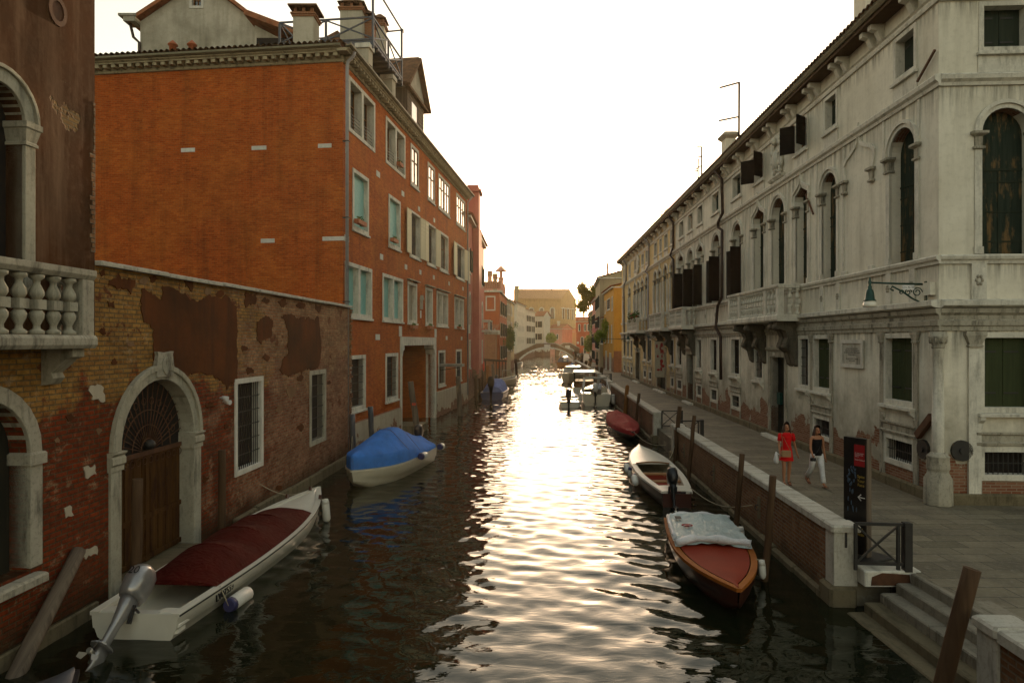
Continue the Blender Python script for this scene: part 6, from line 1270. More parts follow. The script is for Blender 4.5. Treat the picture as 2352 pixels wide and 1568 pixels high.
# ---------------------------------------------------------------- boats
class Boat:
    def __init__(s, label, stern, bow, beam, free, rise, hull='gel_white', inner='gel_cream', tw=.8, pw=2.2, name='motorboat', group='moored boats', strake=None, cat='boat', gw=.09, wmax=.45):
        s.L = math.hypot(bow[0] - stern[0], bow[1] - stern[1]); s.B = beam; s.f = free; s.r = rise; s.tw = tw; s.pw = pw; s.wm = wmax; s.gw = gw
        s.fr = Frame(stern[0], stern[1], bow[0] - stern[0], bow[1] - stern[1]); s.t = thing(name, label, cat, (stern[0], stern[1], 0), math.atan2(s.fr.d[1], s.fr.d[0]), group)
        N = 22; rings = []
        for i in range(N + 1):
            t = i / N; w_, z = s.w(t), s.z(t); kl = -.28 + (.28 + z * .55) * max(0, (t - .7) / .3) ** 2; ch = .03 + (z - .03) * .45 * max(0, (t - .6) / .4) ** 1.5; x = t * s.L
            half = [(0, kl), (.55 * w_, kl * .6 + ch * .1), (.86 * w_, ch), (.93 * w_, ch + (z - ch) * .35), (.965 * w_, ch + (z - ch) * .37), (w_, z)]
            xo = lambda zz: x + (s.L * .05 * (zz - z) * t ** 4)
            rings.append([(xo(zz), yy, zz) for yy, zz in half[::-1]] + [(xo(zz), -yy, zz) for yy, zz in half[1:]])
        m = MB(s.fr).loft(rings, False, False, True); b0 = rings[0]; m.add(b0, [tuple(range(len(b0)))]); s.hull = obj('hull', m, M[hull], s.t)
        if inner:
            rin = []
            for i in range(N + 1):
                t = min(i / N, .985); w_, z = max(.02, s.w(t) - gw * .7), s.z(t); x = t * s.L; rin.append([(x, yy, zz) for yy, zz in ((w_, z - .01), (w_ * .82, .1), (0, .06), (-w_ * .82, .1), (-w_, z - .01))])
            m = MB(s.fr).loft(rin, False, False); obj('interior', m, M[inner], s.t)
        for sg in (1, -1):
            rg = []
            for i in range(N + 1):
                t = i / N; w_, z = s.w(t), s.z(t); x = t * s.L; wi = max(0, w_ - gw); rg.append([(x, sg * (w_ + .025), z - .05), (x, sg * (w_ + .025), z + .012), (x, sg * wi, z + .012), (x, sg * wi, z - .05)])
            obj('gunwale', MB(s.fr).loft(rg), M[strake or hull], s.t)
    def w(s, t):
        wm = s.wm
        if t < wm: k = s.tw + (1 - s.tw) * math.sin(t / wm * math.pi / 2)
        else: k = 1 - ((t - wm) / (1 - wm)) ** s.pw
        return max(.015, k * s.B / 2)
    def z(s, t): return s.f + s.r * max(0, (t - .25) / .75) ** 2
    def surf(s, name, t0, t1, hfun, mat, over=.0, n=14, m=12, p=2.0, drop=0.0, parent=None, wrinkle=0, lift=.015):
        rings = []; rnd = random.Random(int(s.L * 100))
        for i in range(n + 1):
            t = t0 + (t1 - t0) * i / n; w_ = max(.01, s.w(t) + over); z = s.z(t) + lift; row = []
            if drop: row.append((t * s.L, w_ + .012, z - drop))
            for j in range(m + 1):
                u = 1 - 2 * j / m; row.append((t * s.L, w_ * u, z + hfun(t) * (1 - abs(u) ** p) + (wrinkle * math.sin(9 * t + 5 * u) * (1 - abs(u)) if wrinkle else 0) + (rnd.uniform(-1, 1) * wrinkle * .4 if 0 < j < m else 0)))
            if drop: row.append((t * s.L, -w_ - .012, z - drop))
            rings.append(row)
        mb = MB(s.fr).loft(rings, False, False, True); b = len(mb.v); q = len(rings[0])
        for rr in (rings[0], rings[-1]): mb.add(rr, [tuple(range(len(rr)))])
        return obj(name, mb, M[mat], parent or s.t)
    def seat(s, t, wd=.26, zz=None, mat='wood_seat'): w_ = s.w(t) - .08; z = zz or s.z(t) - .1; obj('seat', MB(s.fr).bbox(t * s.L, -w_, z - .04, t * s.L + wd, w_, z, .01), M[mat], s.t)
    def motor(s, y=0, tilt=0, cowl='motor_black', leg='motor_black', sc=1.0, num=None, zoff=0, x0=-.05):
        T = R(tilt); base = Vector((x0, y, s.f + .1 + zoff)); dn = Vector((-math.sin(T), 0, -math.cos(T))); af = Vector((-math.cos(T), 0, math.sin(T))); la = Vector((0, 1, 0))
        def ring(u, a, fo, ba, n=12):
            c = base + dn * u * sc; out = []
            for i in range(n):
                q = 2 * math.pi * i / n; cx = math.cos(q); sx = math.sin(q); cx = math.copysign(abs(cx) ** .7, cx); sx = math.copysign(abs(sx) ** .7, sx); out.append(c + la * a * sc * sx + af * (ba if cx > 0 else fo) * sc * cx)
            return out
        k = MB(s.fr).loft([ring(-.52, .03, .05, .05), ring(-.50, .11, .14, .16), ring(-.42, .15, .19, .23), ring(-.25, .165, .21, .26), ring(-.1, .15, .2, .24), ring(-.02, .12, .17, .2)], True, True, True); c = obj('outboard_motor', k, M[cowl], s.t)
        k = MB(s.fr).loft([ring(-.03, .11, .15, .18), ring(.12, .08, .10, .14), ring(.35, .05, .06, .10), ring(.62, .04, .06, .10), ring(.66, .04, .07, .12)], True, True, True); k.loft([ring(.655, .12, .10, .22), ring(.675, .12, .10, .22)]); k.loft([ring(.66, .045, .1, .1), ring(.80, .055, .12, .14), ring(.88, .03, .08, .08), ring(1.0, .012, .02, .10)], True, True, True); obj('leg', k, M[leg], c)
        hub = base + dn * .8 * sc + af * .2 * sc; k = MB(s.fr).tube([hub - af * .06, hub + af * .06], .035 * sc, 8)
        for i in range(3):
            a = i * 2.094 + .4; d = la * math.cos(a) + dn * math.sin(a); e = af * .5 + d.cross(af) * .8; k.add([hub + d * .03, hub + d * .13 * sc + e * .05 * sc, hub + d * .17 * sc, hub + d * .12 * sc - e * .05 * sc], [(0, 1, 2, 3)])
        obj('propeller', k, M['prop_metal'], c)
        k = MB(s.fr).bar(base + dn * .05 + la * .1, base + dn * .3 - af * .12 + la * .1, .05, .06).bar(base + dn * .05 - la * .1, base + dn * .3 - af * .12 - la * .1, .05, .06); obj('clamp', k, M['motor_black'], c)
        k = MB(s.fr).tube([base - af * .15, base - af * .5 + Vector((0, .05, .1))], .022, 6); obj('tiller', k, M['motor_black'], c)
        if num:
            n_ = (-dn * .35 + af).normalized() if False else af; X_ = la * -1; Z_ = -dn; P_ = base + dn * -.33 * sc + af * .263 * sc
            Bm = Matrix(((X_.x, Z_.x, n_.x, P_.x), (X_.y, Z_.y, n_.y, P_.y), (X_.z, Z_.z, n_.z, P_.z), (0, 0, 0, 1))); text('motor_number', num, .16 * sc, None, 0, 0, 0, M['text_black'], c, M0=s.fr.mat() @ Bm, ext=.001)
        return c
    def fender(s, t, side, label, length=.55, r=.1, ang=0, z=None, end='fender_navy', lie=False):
        x = t * s.L; y = side * (s.w(t) + r + .035); zt = s.z(t) if z is None else z
        top = Vector((x, y, zt)); d = Vector((math.cos(ang), 0, math.sin(ang))) if lie else Vector((.1, side * .05, -1)).normalized()
        p = s.fr.w(*top); f = thing('fender', label, 'fender', p, 0, 'boat fenders'); k = MB(s.fr); pts = [top + d * q for q in (0, .03, .08, length - .08, length - .03, length)]; k.tube(pts, [r * .35, r * .75, r, r, r * .75, r * .35], 12); obj('body', k, M['fender_white'], f)
        k = MB(s.fr).tube([top - d * .01, top + d * .09], [r * .8, r * 1.03], 12); obj('end_cap', k, M[end], f)
        obj('rope', MB(s.fr).tube([top, Vector((x, side * s.w(t), s.z(t) + .02))], .012, 5), M['rope'], f)
    def rope(s, t, side, to, label, mat='rope', sag=.25):
        a = Vector(s.fr.w(t * s.L, side * s.w(t), s.z(t) + .03)); b = Vector(to); n = 9; pts = [a.lerp(b, i / n) - Vector((0, 0, sag * math.sin(math.pi * i / n))) for i in range(n + 1)]
        o = obj('mooring_rope', MB(WF).tube(pts, .013, 5), M[mat], None, loc=tuple(a)); tag(o, label, 'rope', 'mooring ropes')
sm = lambda t, a, b: max(0, min(1, (t - a) / (b - a)))
# 1 white launch with maroon cover, lower left
b1_ = Boat('long white launch with maroon canvas cover and tilted silver outboard', (-6.02, 10.55), (-5.42, 18.6), 1.72, .42, .25, 'gel_white', 'gel_cream', tw=.84, pw=2.5, gw=.12)
b1_.surf('foredeck', .66, 1, lambda t: .05, 'gel_white', over=-.1, lift=-.03); hb = lambda t: .40 * (sm(t, .12, .2) * (1 - .6 * sm(t, .5, .72))) * (.70 + .30 * max(math.exp(-((t - q) / .045) ** 2) for q in (.28, .42, .56)))
b1_.surf('canvas_cover', .145, .72, hb, 'cover_maroon', over=-.06, p=2.4, wrinkle=.008, lift=.02, n=36)
for t0 in (.28, .42, .56):
    k = MB(b1_.fr); x = t0 * b1_.L; w_ = b1_.w(t0) - .1; k.tube([(x, w_ * u, b1_.z(t0) + .024 + hb(t0) * (1 - abs(u) ** 2.4)) for u in np.linspace(-1, 1, 15)], .014, 5); obj('cover_seam', k, M['cover_maroon'], b1_.t)
obj('stern_deck', MB(b1_.fr).bbox(.02, -.72, .2, .55, .72, .26, .02), M['gel_white'], b1_.t)
for sg in (1, -1):
    obj('transom_corner', MB(b1_.fr).bbox(.01, sg * .70, .1, .3, sg * .3, .425, .05), M['gel_white'], b1_.t)
    k = MB(b1_.fr)
    for i in range(22):
        t0, t1 = i / 22, (i + 1) / 22; k.bar((t0 * b1_.L, sg * (b1_.w(t0) + .027), b1_.z(t0) - .02), (t1 * b1_.L, sg * (b1_.w(t1) + .027), b1_.z(t1) - .02), .012, .028)
    obj('rub_rail', k, M['rubber_black'], b1_.t)
for t, y in ((.95, .1), (.86, -.5), (.86, .5)): obj('cleat', MB(b1_.fr).bar((t * b1_.L, y * b1_.w(t) / .5 if abs(y) > .2 else y, b1_.z(t) + .02), (t * b1_.L + .03, y * b1_.w(t) / .5 if abs(y) > .2 else y, b1_.z(t) + .12), .05, .12), M['boat_brown'], b1_.t)
b1_.motor(.05, 52, 'motor_silver', 'motor_silver', 1.15, '20', .1)
F_ = b1_.fr; tt = .16; P_ = F_.w(1.35, -(b1_.w(.17) - .012), .27)
Tm = Matrix(((F_.d[0], 0, -F_.n[0], P_[0]), (F_.d[1], 0, -F_.n[1], P_[1]), (0, 1, 0, P_[2]), (0, 0, 0, 1))) @ Matrix.Rotation(.03, 4, 'Z'); text('registration', 'LV07559', .17, None, 0, 0, 0, M['text_black'], b1_.t, M0=Tm, ext=.012)
b1_.fender(.145, -1, 'white fender with blue end lying along the side of the maroon covered launch', .75, .13, -.05, .10, lie=True); b1_.fender(.86, -1, 'plain white fender hanging near the bow of the maroon covered launch', .6, .1, end='fender_white')
b1_.rope(.98, 1, (-6.83, 17.9, .9), 'mooring rope from the launch bow to the garden wall'); 
# 2 blue covered boat
b2_ = Boat('cream motorboat under a bright blue peaked canvas cover', (-3.78, 26.5), (-5.1, 21.0), 1.9, .55, .1, 'gel_cream', None, tw=.86, pw=3.4)
sk = lambda t: .10 + .30 * sm(t, .25, .6); pk = lambda t: .42 + .62 * (sm(t, .08, .42) if t < .45 else 1 - sm(t, .55, 1.02))
rows = []; rnd = random.Random(8)
for i in range(25):
    t = .015 + .975 * i / 24; w_ = b2_.w(t) - .01; z = b2_.z(t) + .02; h = max(pk(t), sk(t) + .02); s_ = sk(t); x = t * b2_.L; wr = .018 if t < .35 else .004
    sec = [(w_, 0), (w_ * .985, s_ * .5), (w_ * .97, s_), (w_ * .9, s_ + (h - s_) * .10), (w_ * .62, s_ + (h - s_) * .48), (w_ * .33, s_ + (h - s_) * .88), (w_ * .2, h), (0, h + .01)]
    rows.append([(x, y, z + q + rnd.uniform(-1, 1) * wr) for y, q in sec] + [(x, -y, z + q + rnd.uniform(-1, 1) * wr) for y, q in sec[-2::-1]])
k = MB(b2_.fr).loft(rows, False, False, True); k.add(rows[0], [tuple(range(15))]); k.add(rows[-1], [tuple(range(15))]); obj('canvas_cover', k, M['cover_blue'], b2_.t)
for t0 in (.36, .55):
    k = MB(b2_.fr); x = t0 * b2_.L; w_ = b2_.w(t0) - .01; h = pk(t0); s_ = sk(t0); sec = [(w_ * .97, s_), (w_ * .9, s_ + (h - s_) * .10), (w_ * .62, s_ + (h - s_) * .48), (w_ * .33, s_ + (h - s_) * .88), (w_ * .2, h), (0, h + .01)]; k.tube([(x, y, b2_.z(t0) + .022 + q) for y, q in sec] + [(x, -y, b2_.z(t0) + .022 + q) for y, q in sec[-2::-1]], .012, 5); obj('cover_seam', k, M['boat_blue'], b2_.t)
b2_.motor(.0, 15, 'motor_black', 'motor_black', 1.0, None, .25, -.15)
b2_.fender(.45, 1, 'white fender with navy end lying on the side of the blue covered boat', .55, .13, 3.2, .62, lie=True); b2_.fender(.04, 1, 'navy ended fender at the stern corner of the blue covered boat', .4, .13, 3.2, .6, lie=True)
b2_.rope(.97, -1, (-6.08, 25.2, 1.2), 'slack rope tying the blue covered boat to the steel tube')
# 3 open white boat on the right
b3_ = Boat('open white boat with pale foredeck, wooden thwarts and black outboard', (4.72, 18.95), (5.0, 26.1), 1.45, .45, .2, 'boat_dark', 'gel_cream', tw=.58, pw=3.0, strake='gel_white', gw=.16)
b3_.surf('foredeck', .56, .995, lambda t: .07, 'gel_white', over=-.02, lift=.016); b3_.surf('stern_deck', .0, .1, lambda t: .02, 'gel_white', over=-.02, lift=.016, n=3)
obj('transom', MB(b3_.fr).box(-.03, -.4, .0, -.004, .4, .4), M['boat_brown'], b3_.t)
for t in (.26, .42): b3_.seat(t)
obj('floor_boards', MB(b3_.fr).box(.8, -.45, .101, 4.0, .45, .13), M['boat_red_deck'], b3_.t)
obj('coaming', MB(b3_.fr).tube([(.56 * b3_.L, u * (b3_.w(.56) - .15), b3_.z(.56) + .09 - .05 * u * u) for u in np.linspace(-1, 1, 9)], .025, 6), M['wood_seat'], b3_.t)
b3_.motor(.12, 18, sc=.95, zoff=.1, x0=.0); b3_.fender(.62, 1, 'navy tipped fender near the bow of the open white boat', .5, .11, 3.5, .4, lie=True); b3_.fender(.36, 1, 'navy tipped fender amidships on the open white boat', .5, .11, 3.5, .38, lie=True); b3_.fender(.5, 1, 'thin white fender between the two navy tipped ones', .35, .07)
b3_.rope(.05, -1, (5.95, 16.4, .7), 'thin rope from the open white boat along the parapet foot'); b3_.rope(.7, -1, (6.36, 25.8, .8), 'rope from the open white boat to the slim pole')
# 4 red decked wooden boat
b4_ = Boat('varnished wooden boat with red foredeck and crumpled pale tarpaulin', (4.5, 16.15), (3.86, 11.25), 1.62, .42, .12, 'boat_brown', None, tw=.93, pw=2.3, strake='boat_orange_wood', gw=.1, wmax=.35)
b4_.surf('foredeck', .34, .985, lambda t: .02, 'boat_red_deck', over=-.12, lift=.014, m=4); b4_.surf('cockpit_floor', .0, .34, lambda t: .0, 'boat_red_deck', over=-.09, lift=.0, n=4)
k = MB(b4_.fr); rnd = random.Random(11)
rows = []
for i in range(17):
    t = .04 + .42 * i / 16; row = []
    for j in range(15):
        u = 1 - 2 * j / 14; e = max(abs(u), 0); row.append((t * b4_.L + (.16 * abs(u) ** 3 if i > 12 else 0), u * (b4_.w(t) - .02), b4_.z(t) + .10 + .05 * (1 - u * u) + rnd.uniform(-.022, .022) + (.05 if i in (0, 1, 15) or j in (0, 14) else 0) - (.05 if j in (0, 14) else 0) - (.07 if i == 16 else 0)))
    rows.append(row)
k.loft(rows, False, False, True); tp = obj('tarpaulin', k, M['tarp_teal'], None, loc=(b4_.fr.o[0], b4_.fr.o[1], .5)); tag(tp, 'pale teal plastic tarpaulin with printed marks spread over the red decked boat', 'tarpaulin'); MW[tp.name] = Matrix.Translation((b4_.fr.o[0], b4_.fr.o[1], .5))
k = MB(b4_.fr)
for t, rr in ((.035, .05), (.455, .075)): k.tube([(t * b4_.L + .03 * math.sin(5 * u) + .1 * abs(u) ** 3, u * (b4_.w(t) - .03), b4_.z(t) + .17 - .06 * u * u + .012 * math.sin(9 * u)) for u in np.linspace(-1, 1, 15)], [rr * (1 + .25 * math.sin(7 * u)) for u in np.linspace(-1, 1, 15)], 7)
k.tube([(t * b4_.L, -(b4_.w(t) - .06), b4_.z(t) + .14) for t in np.linspace(.06, .42, 8)], .045, 6)
obj('rolled_edge', k, M['tarp_white'], tp)
k = MB(b4_.fr); zt = b4_.z(.2) + .185
k.box(.1 * b4_.L, -.58, zt, .15 * b4_.L, -.44, zt + .004); obj('dark_print', k, M['text_dark'], tp)
k = MB(b4_.fr).tube([(.25 * b4_.L + .07 * math.cos(a), -.38 + .12 * math.sin(a), zt - .005) for a in np.linspace(0, 6.28, 14)], .012, 5).box(.235 * b4_.L, -.42, zt - .006, .265 * b4_.L, -.34, zt); obj('red_print', k, M['sign_red'], tp)
obj('rudder_box', MB(b4_.fr).bbox(-.12, -.1, .3, .1, .55, .52, .02), M['boat_brown'], b4_.t); b4_.fender(.62, 1, 'small white fender on the parapet side of the red decked boat', .35, .07, end='fender_white'); b4_.fender(.12, 1, 'white fender squeezed at the stern of the red decked boat', .45, .09, end='fender_white')
# 5 red covered sandolo
b5_ = Boat('low dark boat under a crumpled red canvas cover beside the middle parapet', (6.3, 40.8), (5.72, 31.2), 1.5, .38, .12, 'boat_dark', None, tw=.55, pw=2.0, wmax=.5); b5_.surf('canvas_cover', .01, .995, lambda t: .34 * math.sin(math.pi * min(1, t * .93 + .07)) + .05 * math.sin(26 * t), 'cover_red', over=.03, p=1.7, n=26, wrinkle=.03, drop=.2)
b5_.rope(.99, -1, (6.62, 28.5, .3), 'pale rope leading from the red covered boat towards the gap')
# 6 small white launch with black outboard
b6_ = Boat('small white launch with large black outboard, leftmost of the moored group', (4.16, 47.4), (4.62, 54), 1.62, .42, .25, 'gel_white', 'gel_grey', tw=.85, pw=2.6, gw=.2, strake='gel_white'); b6_.surf('foredeck', .55, .995, lambda t: .12, 'gel_white', over=-.02); b6_.surf('stern_deck', 0, .1, lambda t: .02, 'gel_white', over=-.02, n=3); b6_.motor(.1, 0, sc=1.35, zoff=.15, x0=-.12); b6_.seat(.3, .3, .5, 'gel_grey')
# 7 white cruiser with windscreen and the man
b7_ = Boat('white sport boat with frayed windscreen and white outboard, a man aboard', (6.22, 48.6), (6.9, 55.2), 2.25, .85, .3, 'gel_cream', 'gel_cream', tw=.9, pw=2.6, gw=.22)
b7_.surf('foredeck', .62, .995, lambda t: .12, 'gel_white', over=-.02); b7_.motor(.1, 0, 'motor_white', 'motor_black', 1.25, None, .1, -.1)
for sg in (1, -1): obj('stern_seat', MB(b7_.fr).bbox(.05, sg * .95, .3, .7, sg * .35, .95, .1), M['gel_cream'], b7_.t)
obj('console', MB(b7_.fr).bbox(2.4, -.8, .2, 3.0, -.1, 1.3, .08), M['gel_cream'], b7_.t)
k = MB(b7_.fr); P = [(3.9, -.9, .95), (3.6, -.85, 1.85), (3.6, .85, 1.85), (3.9, .9, .95)]
for a, b in zip(P[:-1], P[1:]): k.bar(a, b, .05, .05)
for sg in (1, -1): k.bar((3.6, sg * .85, 1.85), (1.6, sg * 1.0, .95), .04, .04)
obj('canopy_frame', k, M['plastic_white'], b7_.t); obj('folded_canopy', MB(b7_.fr).tube([(3.55, u, 1.87 + .03 * math.sin(7 * u)) for u in np.linspace(-.9, .9, 11)], .09, 7).tube([(3.6, .86, 1.85), (3.0, .95, 1.3), (2.7, 1.0, .9)], [.06, .12, .1], 7), M['gel_grey'], b7_.t)
b7_.fender(.0, -1, 'white fender hanging at the stern corner of the white sport boat', .7, .14, end='fender_white'); b7_.fender(.08, 1, 'white fender squeezed between the small launch and the sport boat', .7, .13, end='fender_white')
# 8 dark canopied taxi
b8_ = Boat('dark hulled boat with flat white canopy roof behind the sport boat', (6.3, 57.5), (7.2, 66), 2.2, .75, .2, 'gel_white', 'inside_dark', tw=.9, pw=2.6)
obj('cabin', MB(b8_.fr).bbox(1.6, -.85, .6, 5.5, .85, 1.2, .06), M['wood_frame'], b8_.t); obj('canopy_roof', MB(b8_.fr).bbox(.6, -1.0, 1.98, 4.8, 1.0, 2.08, .03), M['canopy_white'], b8_.t)
for x, y in ((.8, .9), (.8, -.9), (4.5, .9), (4.5, -.9)): obj('canopy_post', MB(b8_.fr).bar((x, y, .75), (x, y, 1.98), .06, .06), M['iron'], b8_.t)
obj('helm_wheel', MB(b8_.fr).tube([(1.55, .3 + .22 * math.cos(a), 1.25 + .22 * math.sin(a)) for a in np.linspace(0, 6.28, 14)], .025, 6), M['gel_grey'], b8_.t); obj('blue_edge', MB(b8_.fr).box(.59, -1.01, 1.95, 4.81, 1.01, 1.979), M['boat_blue'], b8_.t)
# 9 grey cabin boat
b9_ = Boat('grey white cabin boat pointing its bow towards the camera', (7.9, 82), (6.3, 73.5), 2.5, .95, .3, 'gel_cream', None, tw=.85, pw=2.4); b9_.surf('deck', .0, .99, lambda t: .1, 'gel_white', over=-.06); obj('cabin', MB(b9_.fr).loft([[(1.5, -.95, .95), (5.8, -.9, .95), (5.8, .9, .95), (1.5, .95, .95)], [(1.7, -.8, 1.75), (5.0, -.75, 1.75), (5.0, .75, 1.75), (1.7, .8, 1.75)]]), M['gel_grey'], b9_.t)
k = MB(b9_.fr).box(1.5, -.85, 1.76, 5.2, .85, 1.82); obj('cabin_roof', k, M['gel_cream'], b9_.t); b9_.fender(.7, -1, 'round grey fender on the outer side of the cabin boat', .6, .18, end='fender_white')
k = MB(b9_.fr)
for i in range(6): k.bar((8.2 - i * .6, .0 + (.3 + i * .13), 1.2), (8.2 - i * .6, (.3 + i * .13), 1.65), .03, .03)
obj('pulpit', k, M['iron'], b9_.t)
# 10, 11 covered boats before the bridge
b10 = Boat('white boat with bright blue and red rounded cover', (8.0, 93), (9.2, 100), 2.0, .6, .2, 'gel_white', None, tw=.9, pw=2.6); b10.surf('canvas_cover', .03, .9, lambda t: .75, 'cover_blue', over=-.12, p=2.2); b10.surf('red_canvas', .02, .3, lambda t: .58, 'cover_red_bright', over=-.45, p=2.0, lift=.0)
b11 = Boat('wooden boat with blue canopy and white flap moored before the footbridge', (9.6, 126), (11, 133), 2.4, .8, .2, 'boat_orange_wood', None, tw=.9, pw=2.6); b11.surf('canopy', .03, .85, lambda t: 1.0, 'boat_blue', over=-.1, p=3); obj('white_flap', MB(b11.fr).box(.1, -.8, .95, .19, -.2, 1.75), M['tarp_white'], b11.t)
# 12 blue tarpaulin boat, left
b12 = Boat('white and blue boat under a blue grey tarpaulin with covered black outboard', (-1.62, 53.6), (-1.0, 60), 2.0, .62, .2, 'boat_blue', None, tw=.92, pw=2.6, strake='gel_white', gw=.16); b12.surf('tarpaulin', .02, .95, lambda t: .95 * sm(t, -.25, .3) * (1 - .5 * sm(t, .5, 1)), 'cover_bluegrey', over=-.1, p=3.2, n=18, wrinkle=.02); c = b12.motor(.05, 0, 'cover_black', 'cover_black', 1.7, None, .35, -.25)
# 13, 14 small boats left
b13 = Boat('small open cream boat with bent rail beyond the blue tarpaulin boat', (-1.7, 71.5), (.5, 75.2), 1.6, .62, .3, 'gel_cream', 'gel_grey', tw=.8); b13.seat(.3); b13.motor(0, 20, sc=.9); obj('rail', MB(b13.fr).tube([(2.2, .6, .7), (2.2, .55, 1.55), (2.2, -.55, 1.55), (2.2, -.6, .7)], .03, 6), M['gel_grey'], b13.t)
b14 = Boat('tiny pale boat tucked by the left foot of the footbridge', (.5, 122), (1.9, 127), 1.5, .6, .3, 'gel_white', 'gel_grey', tw=.8); b14.seat(.35)
b0_ = Boat('grey covered boat tip just entering the bottom left corner', (-6.3, 3.6), (-5.75, 8.75), 1.5, .36, .05, 'boat_dark', None, tw=.85, pw=3); b0_.surf('deck', .02, .99, lambda t: .06, 'iron_slate', over=-.03)
# ---------------------------------------------------------------- people
def skin_mesh(name, joints, edges, root, levels=1):
    """joints: list of (Vector, rx, ry)"""
    me = bpy.data.meshes.new(name + '_rig'); me.from_pydata([j[0] for j in joints], edges, [])
    o = bpy.data.objects.new(name + '_rig', me); COL.objects.link(o); m = o.modifiers.new('skin', 'SKIN'); m.use_smooth_shade = True
    for i, j in enumerate(joints): v = me.skin_vertices[0].data[i]; v.radius = (j[1], j[2]); v.use_root = (i == root)
    s = o.modifiers.new('sub', 'SUBSURF'); s.levels = levels; s.render_levels = levels
    bpy.context.view_layer.update(); out = bpy.data.meshes.new_from_object(o.evaluated_get(bpy.context.evaluated_depsgraph_get())); bpy.data.objects.remove(o); out.name = name
    for p in out.polygons: p.use_smooth = True
    return out
def link(name, me, mat, par):
    me.materials.clear(); me.materials.append(mat); o = bpy.data.objects.new(name, me); COL.objects.link(o); o.parent = par; MW[o.name] = MW[par.name]; return o
def person(label, loc, head, h, legs, arms, lean=0, top=None, bottom=None, skirt=None, hair='hair_brown', longhair=True, shoes='leather_brown', group=None, female=True, look=0, sleeves=.45, hem=.38, detail=True):
    """legs: [(hip angle, knee bend)] left, right; arms: [(swing, spread, elbow, inward)]; local x forward, y left"""
    t = thing('person', label, 'person', loc, head, group); Fp = Frame(loc[0], loc[1], math.cos(head), math.sin(head)); V = Vector; sw = .098 * h if female else .118 * h
    hipw = .052 * h; feet = []; hz = .53 * h
    ln = R(lean); up = V((math.sin(ln), 0, math.cos(ln))); pel = V((0, 0, hz))
    J = [(pel, .085 * h / 1.7, .115 * h / 1.7)]; E_ = []
    def addj(p, rx, ry, par): J.append((p, rx * h / 1.7, ry * h / 1.7)); E_.append((par, len(J) - 1)); return len(J) - 1
    wa = addj(pel + up * .10 * h, .075, .10, 0); cb = addj(pel + up * .20 * h, .09, .115, wa); sh = addj(pel + up * .275 * h, .075, .10, cb); nk = addj(pel + up * .315 * h, .045, .045, sh)
    fw = V((math.cos(ln * .6), 0, -math.sin(ln * .6))); hd0 = addj(pel + up * .355 * h + fw * .012 * h, .066, .056, nk); hd1 = addj(pel + up * .405 * h + fw * .012 * h, .085, .068, hd0); hd2 = addj(pel + up * .445 * h + fw * .004 * h, .062, .056, hd1)
    if detail: addj(J[hd1][0] + V((.062 * h, 0, -.012 * h)), .013, .011, hd1)
    kn, an = [], []
    for (a, k), sg in zip(legs, (1, -1)):
        a = R(a); k = R(k); hp = pel + V((0, sg * hipw, -.015 * h)); hpi = addj(hp, .085, .085, 0); kp = hp + V((math.sin(a), 0, -math.cos(a))) * .245 * h; th = addj(hp.lerp(kp, .45), .072, .072, hpi); ki = addj(kp, .052, .052, th); ap = kp + V((math.sin(a - k), 0, -math.cos(a - k))) * .245 * h
        ca = addj(kp.lerp(ap, .35) + V((-.008 * h, 0, 0)), .052, .052, ki); ai = addj(ap, .032, .032, ca); ft = a - k; toe = ap + V((math.cos(ft * .6), 0, math.sin(ft * .6))) * .095 * h + V((0, 0, -.03 * h)); addj(toe, .022, .036, ai); kn.append(kp); an.append((ap, toe, hp))
    ha = []
    for (a, s_, e, inw), sg in zip(arms, (1, -1)):
        a = R(a); s_ = R(s_); e = R(e); sp = J[sh][0] + V((0, sg * sw, -.008 * h)); si = addj(sp, .046, .046, sh); d = V((math.sin(a) * math.cos(s_), sg * math.sin(s_), -math.cos(a) * math.cos(s_))); el = sp + d * .172 * h; ei = addj(el, .034, .034, si)
        d2 = V((math.sin(a + e), sg * (math.sin(s_) - inw), -math.cos(a + e))).normalized(); wr = el + d2 * .15 * h; wi = addj(wr, .024, .024, ei); pa = wr + d2 * .045 * h; addj(pa, .022, .032, wi); ha.append((sp, el, wr, pa, d2, sg))
    dz = -min(min(q[1].z, q[0].z - .035 * h) for q in an) + .018 * h; sft = lambda p: p + V((0, 0, dz))
    body = skin_mesh('body', [(sft(p), a, b) for p, a, b in J], E_, 0, 2 if detail else 1); bo = link('body', body, M['skin'], t)
    Ml = MW[t.name]
    def ob(nm, mb, mat): mb.fr = None; mb.v = [tuple(Ml @ V(p)) for p in mb.v]; return obj(nm, mb, M[mat], t)
    if detail:      # fingers
        k = MB()
        for sp, el, wr, pa, d2, sg in ha:
            ax = V((0, 1, 0)) - d2 * d2.y; ax = (V((1, 0, 0)) - d2 * d2.x).normalized(); side = d2.cross(ax).normalized()
            for i, ln_ in enumerate((.038, .045, .043, .034)): b = sft(pa + d2 * .012 * h + ax * (i - 1.5) * .011 * h); k.tube([b, b + d2 * ln_ * .5 * h, b + d2 * ln_ * .85 * h - side * sg * .012 * h], [.0085, .008, .006], 5)
            b = sft(wr + d2 * .02 * h + ax * .016 * h); k.tube([b, b + (d2 * .5 + ax * .8).normalized() * .028 * h, b + (d2 * .9 + ax * .5).normalized() * .045 * h], [.009, .009, .007], 5)
        ob('fingers', k, 'skin')
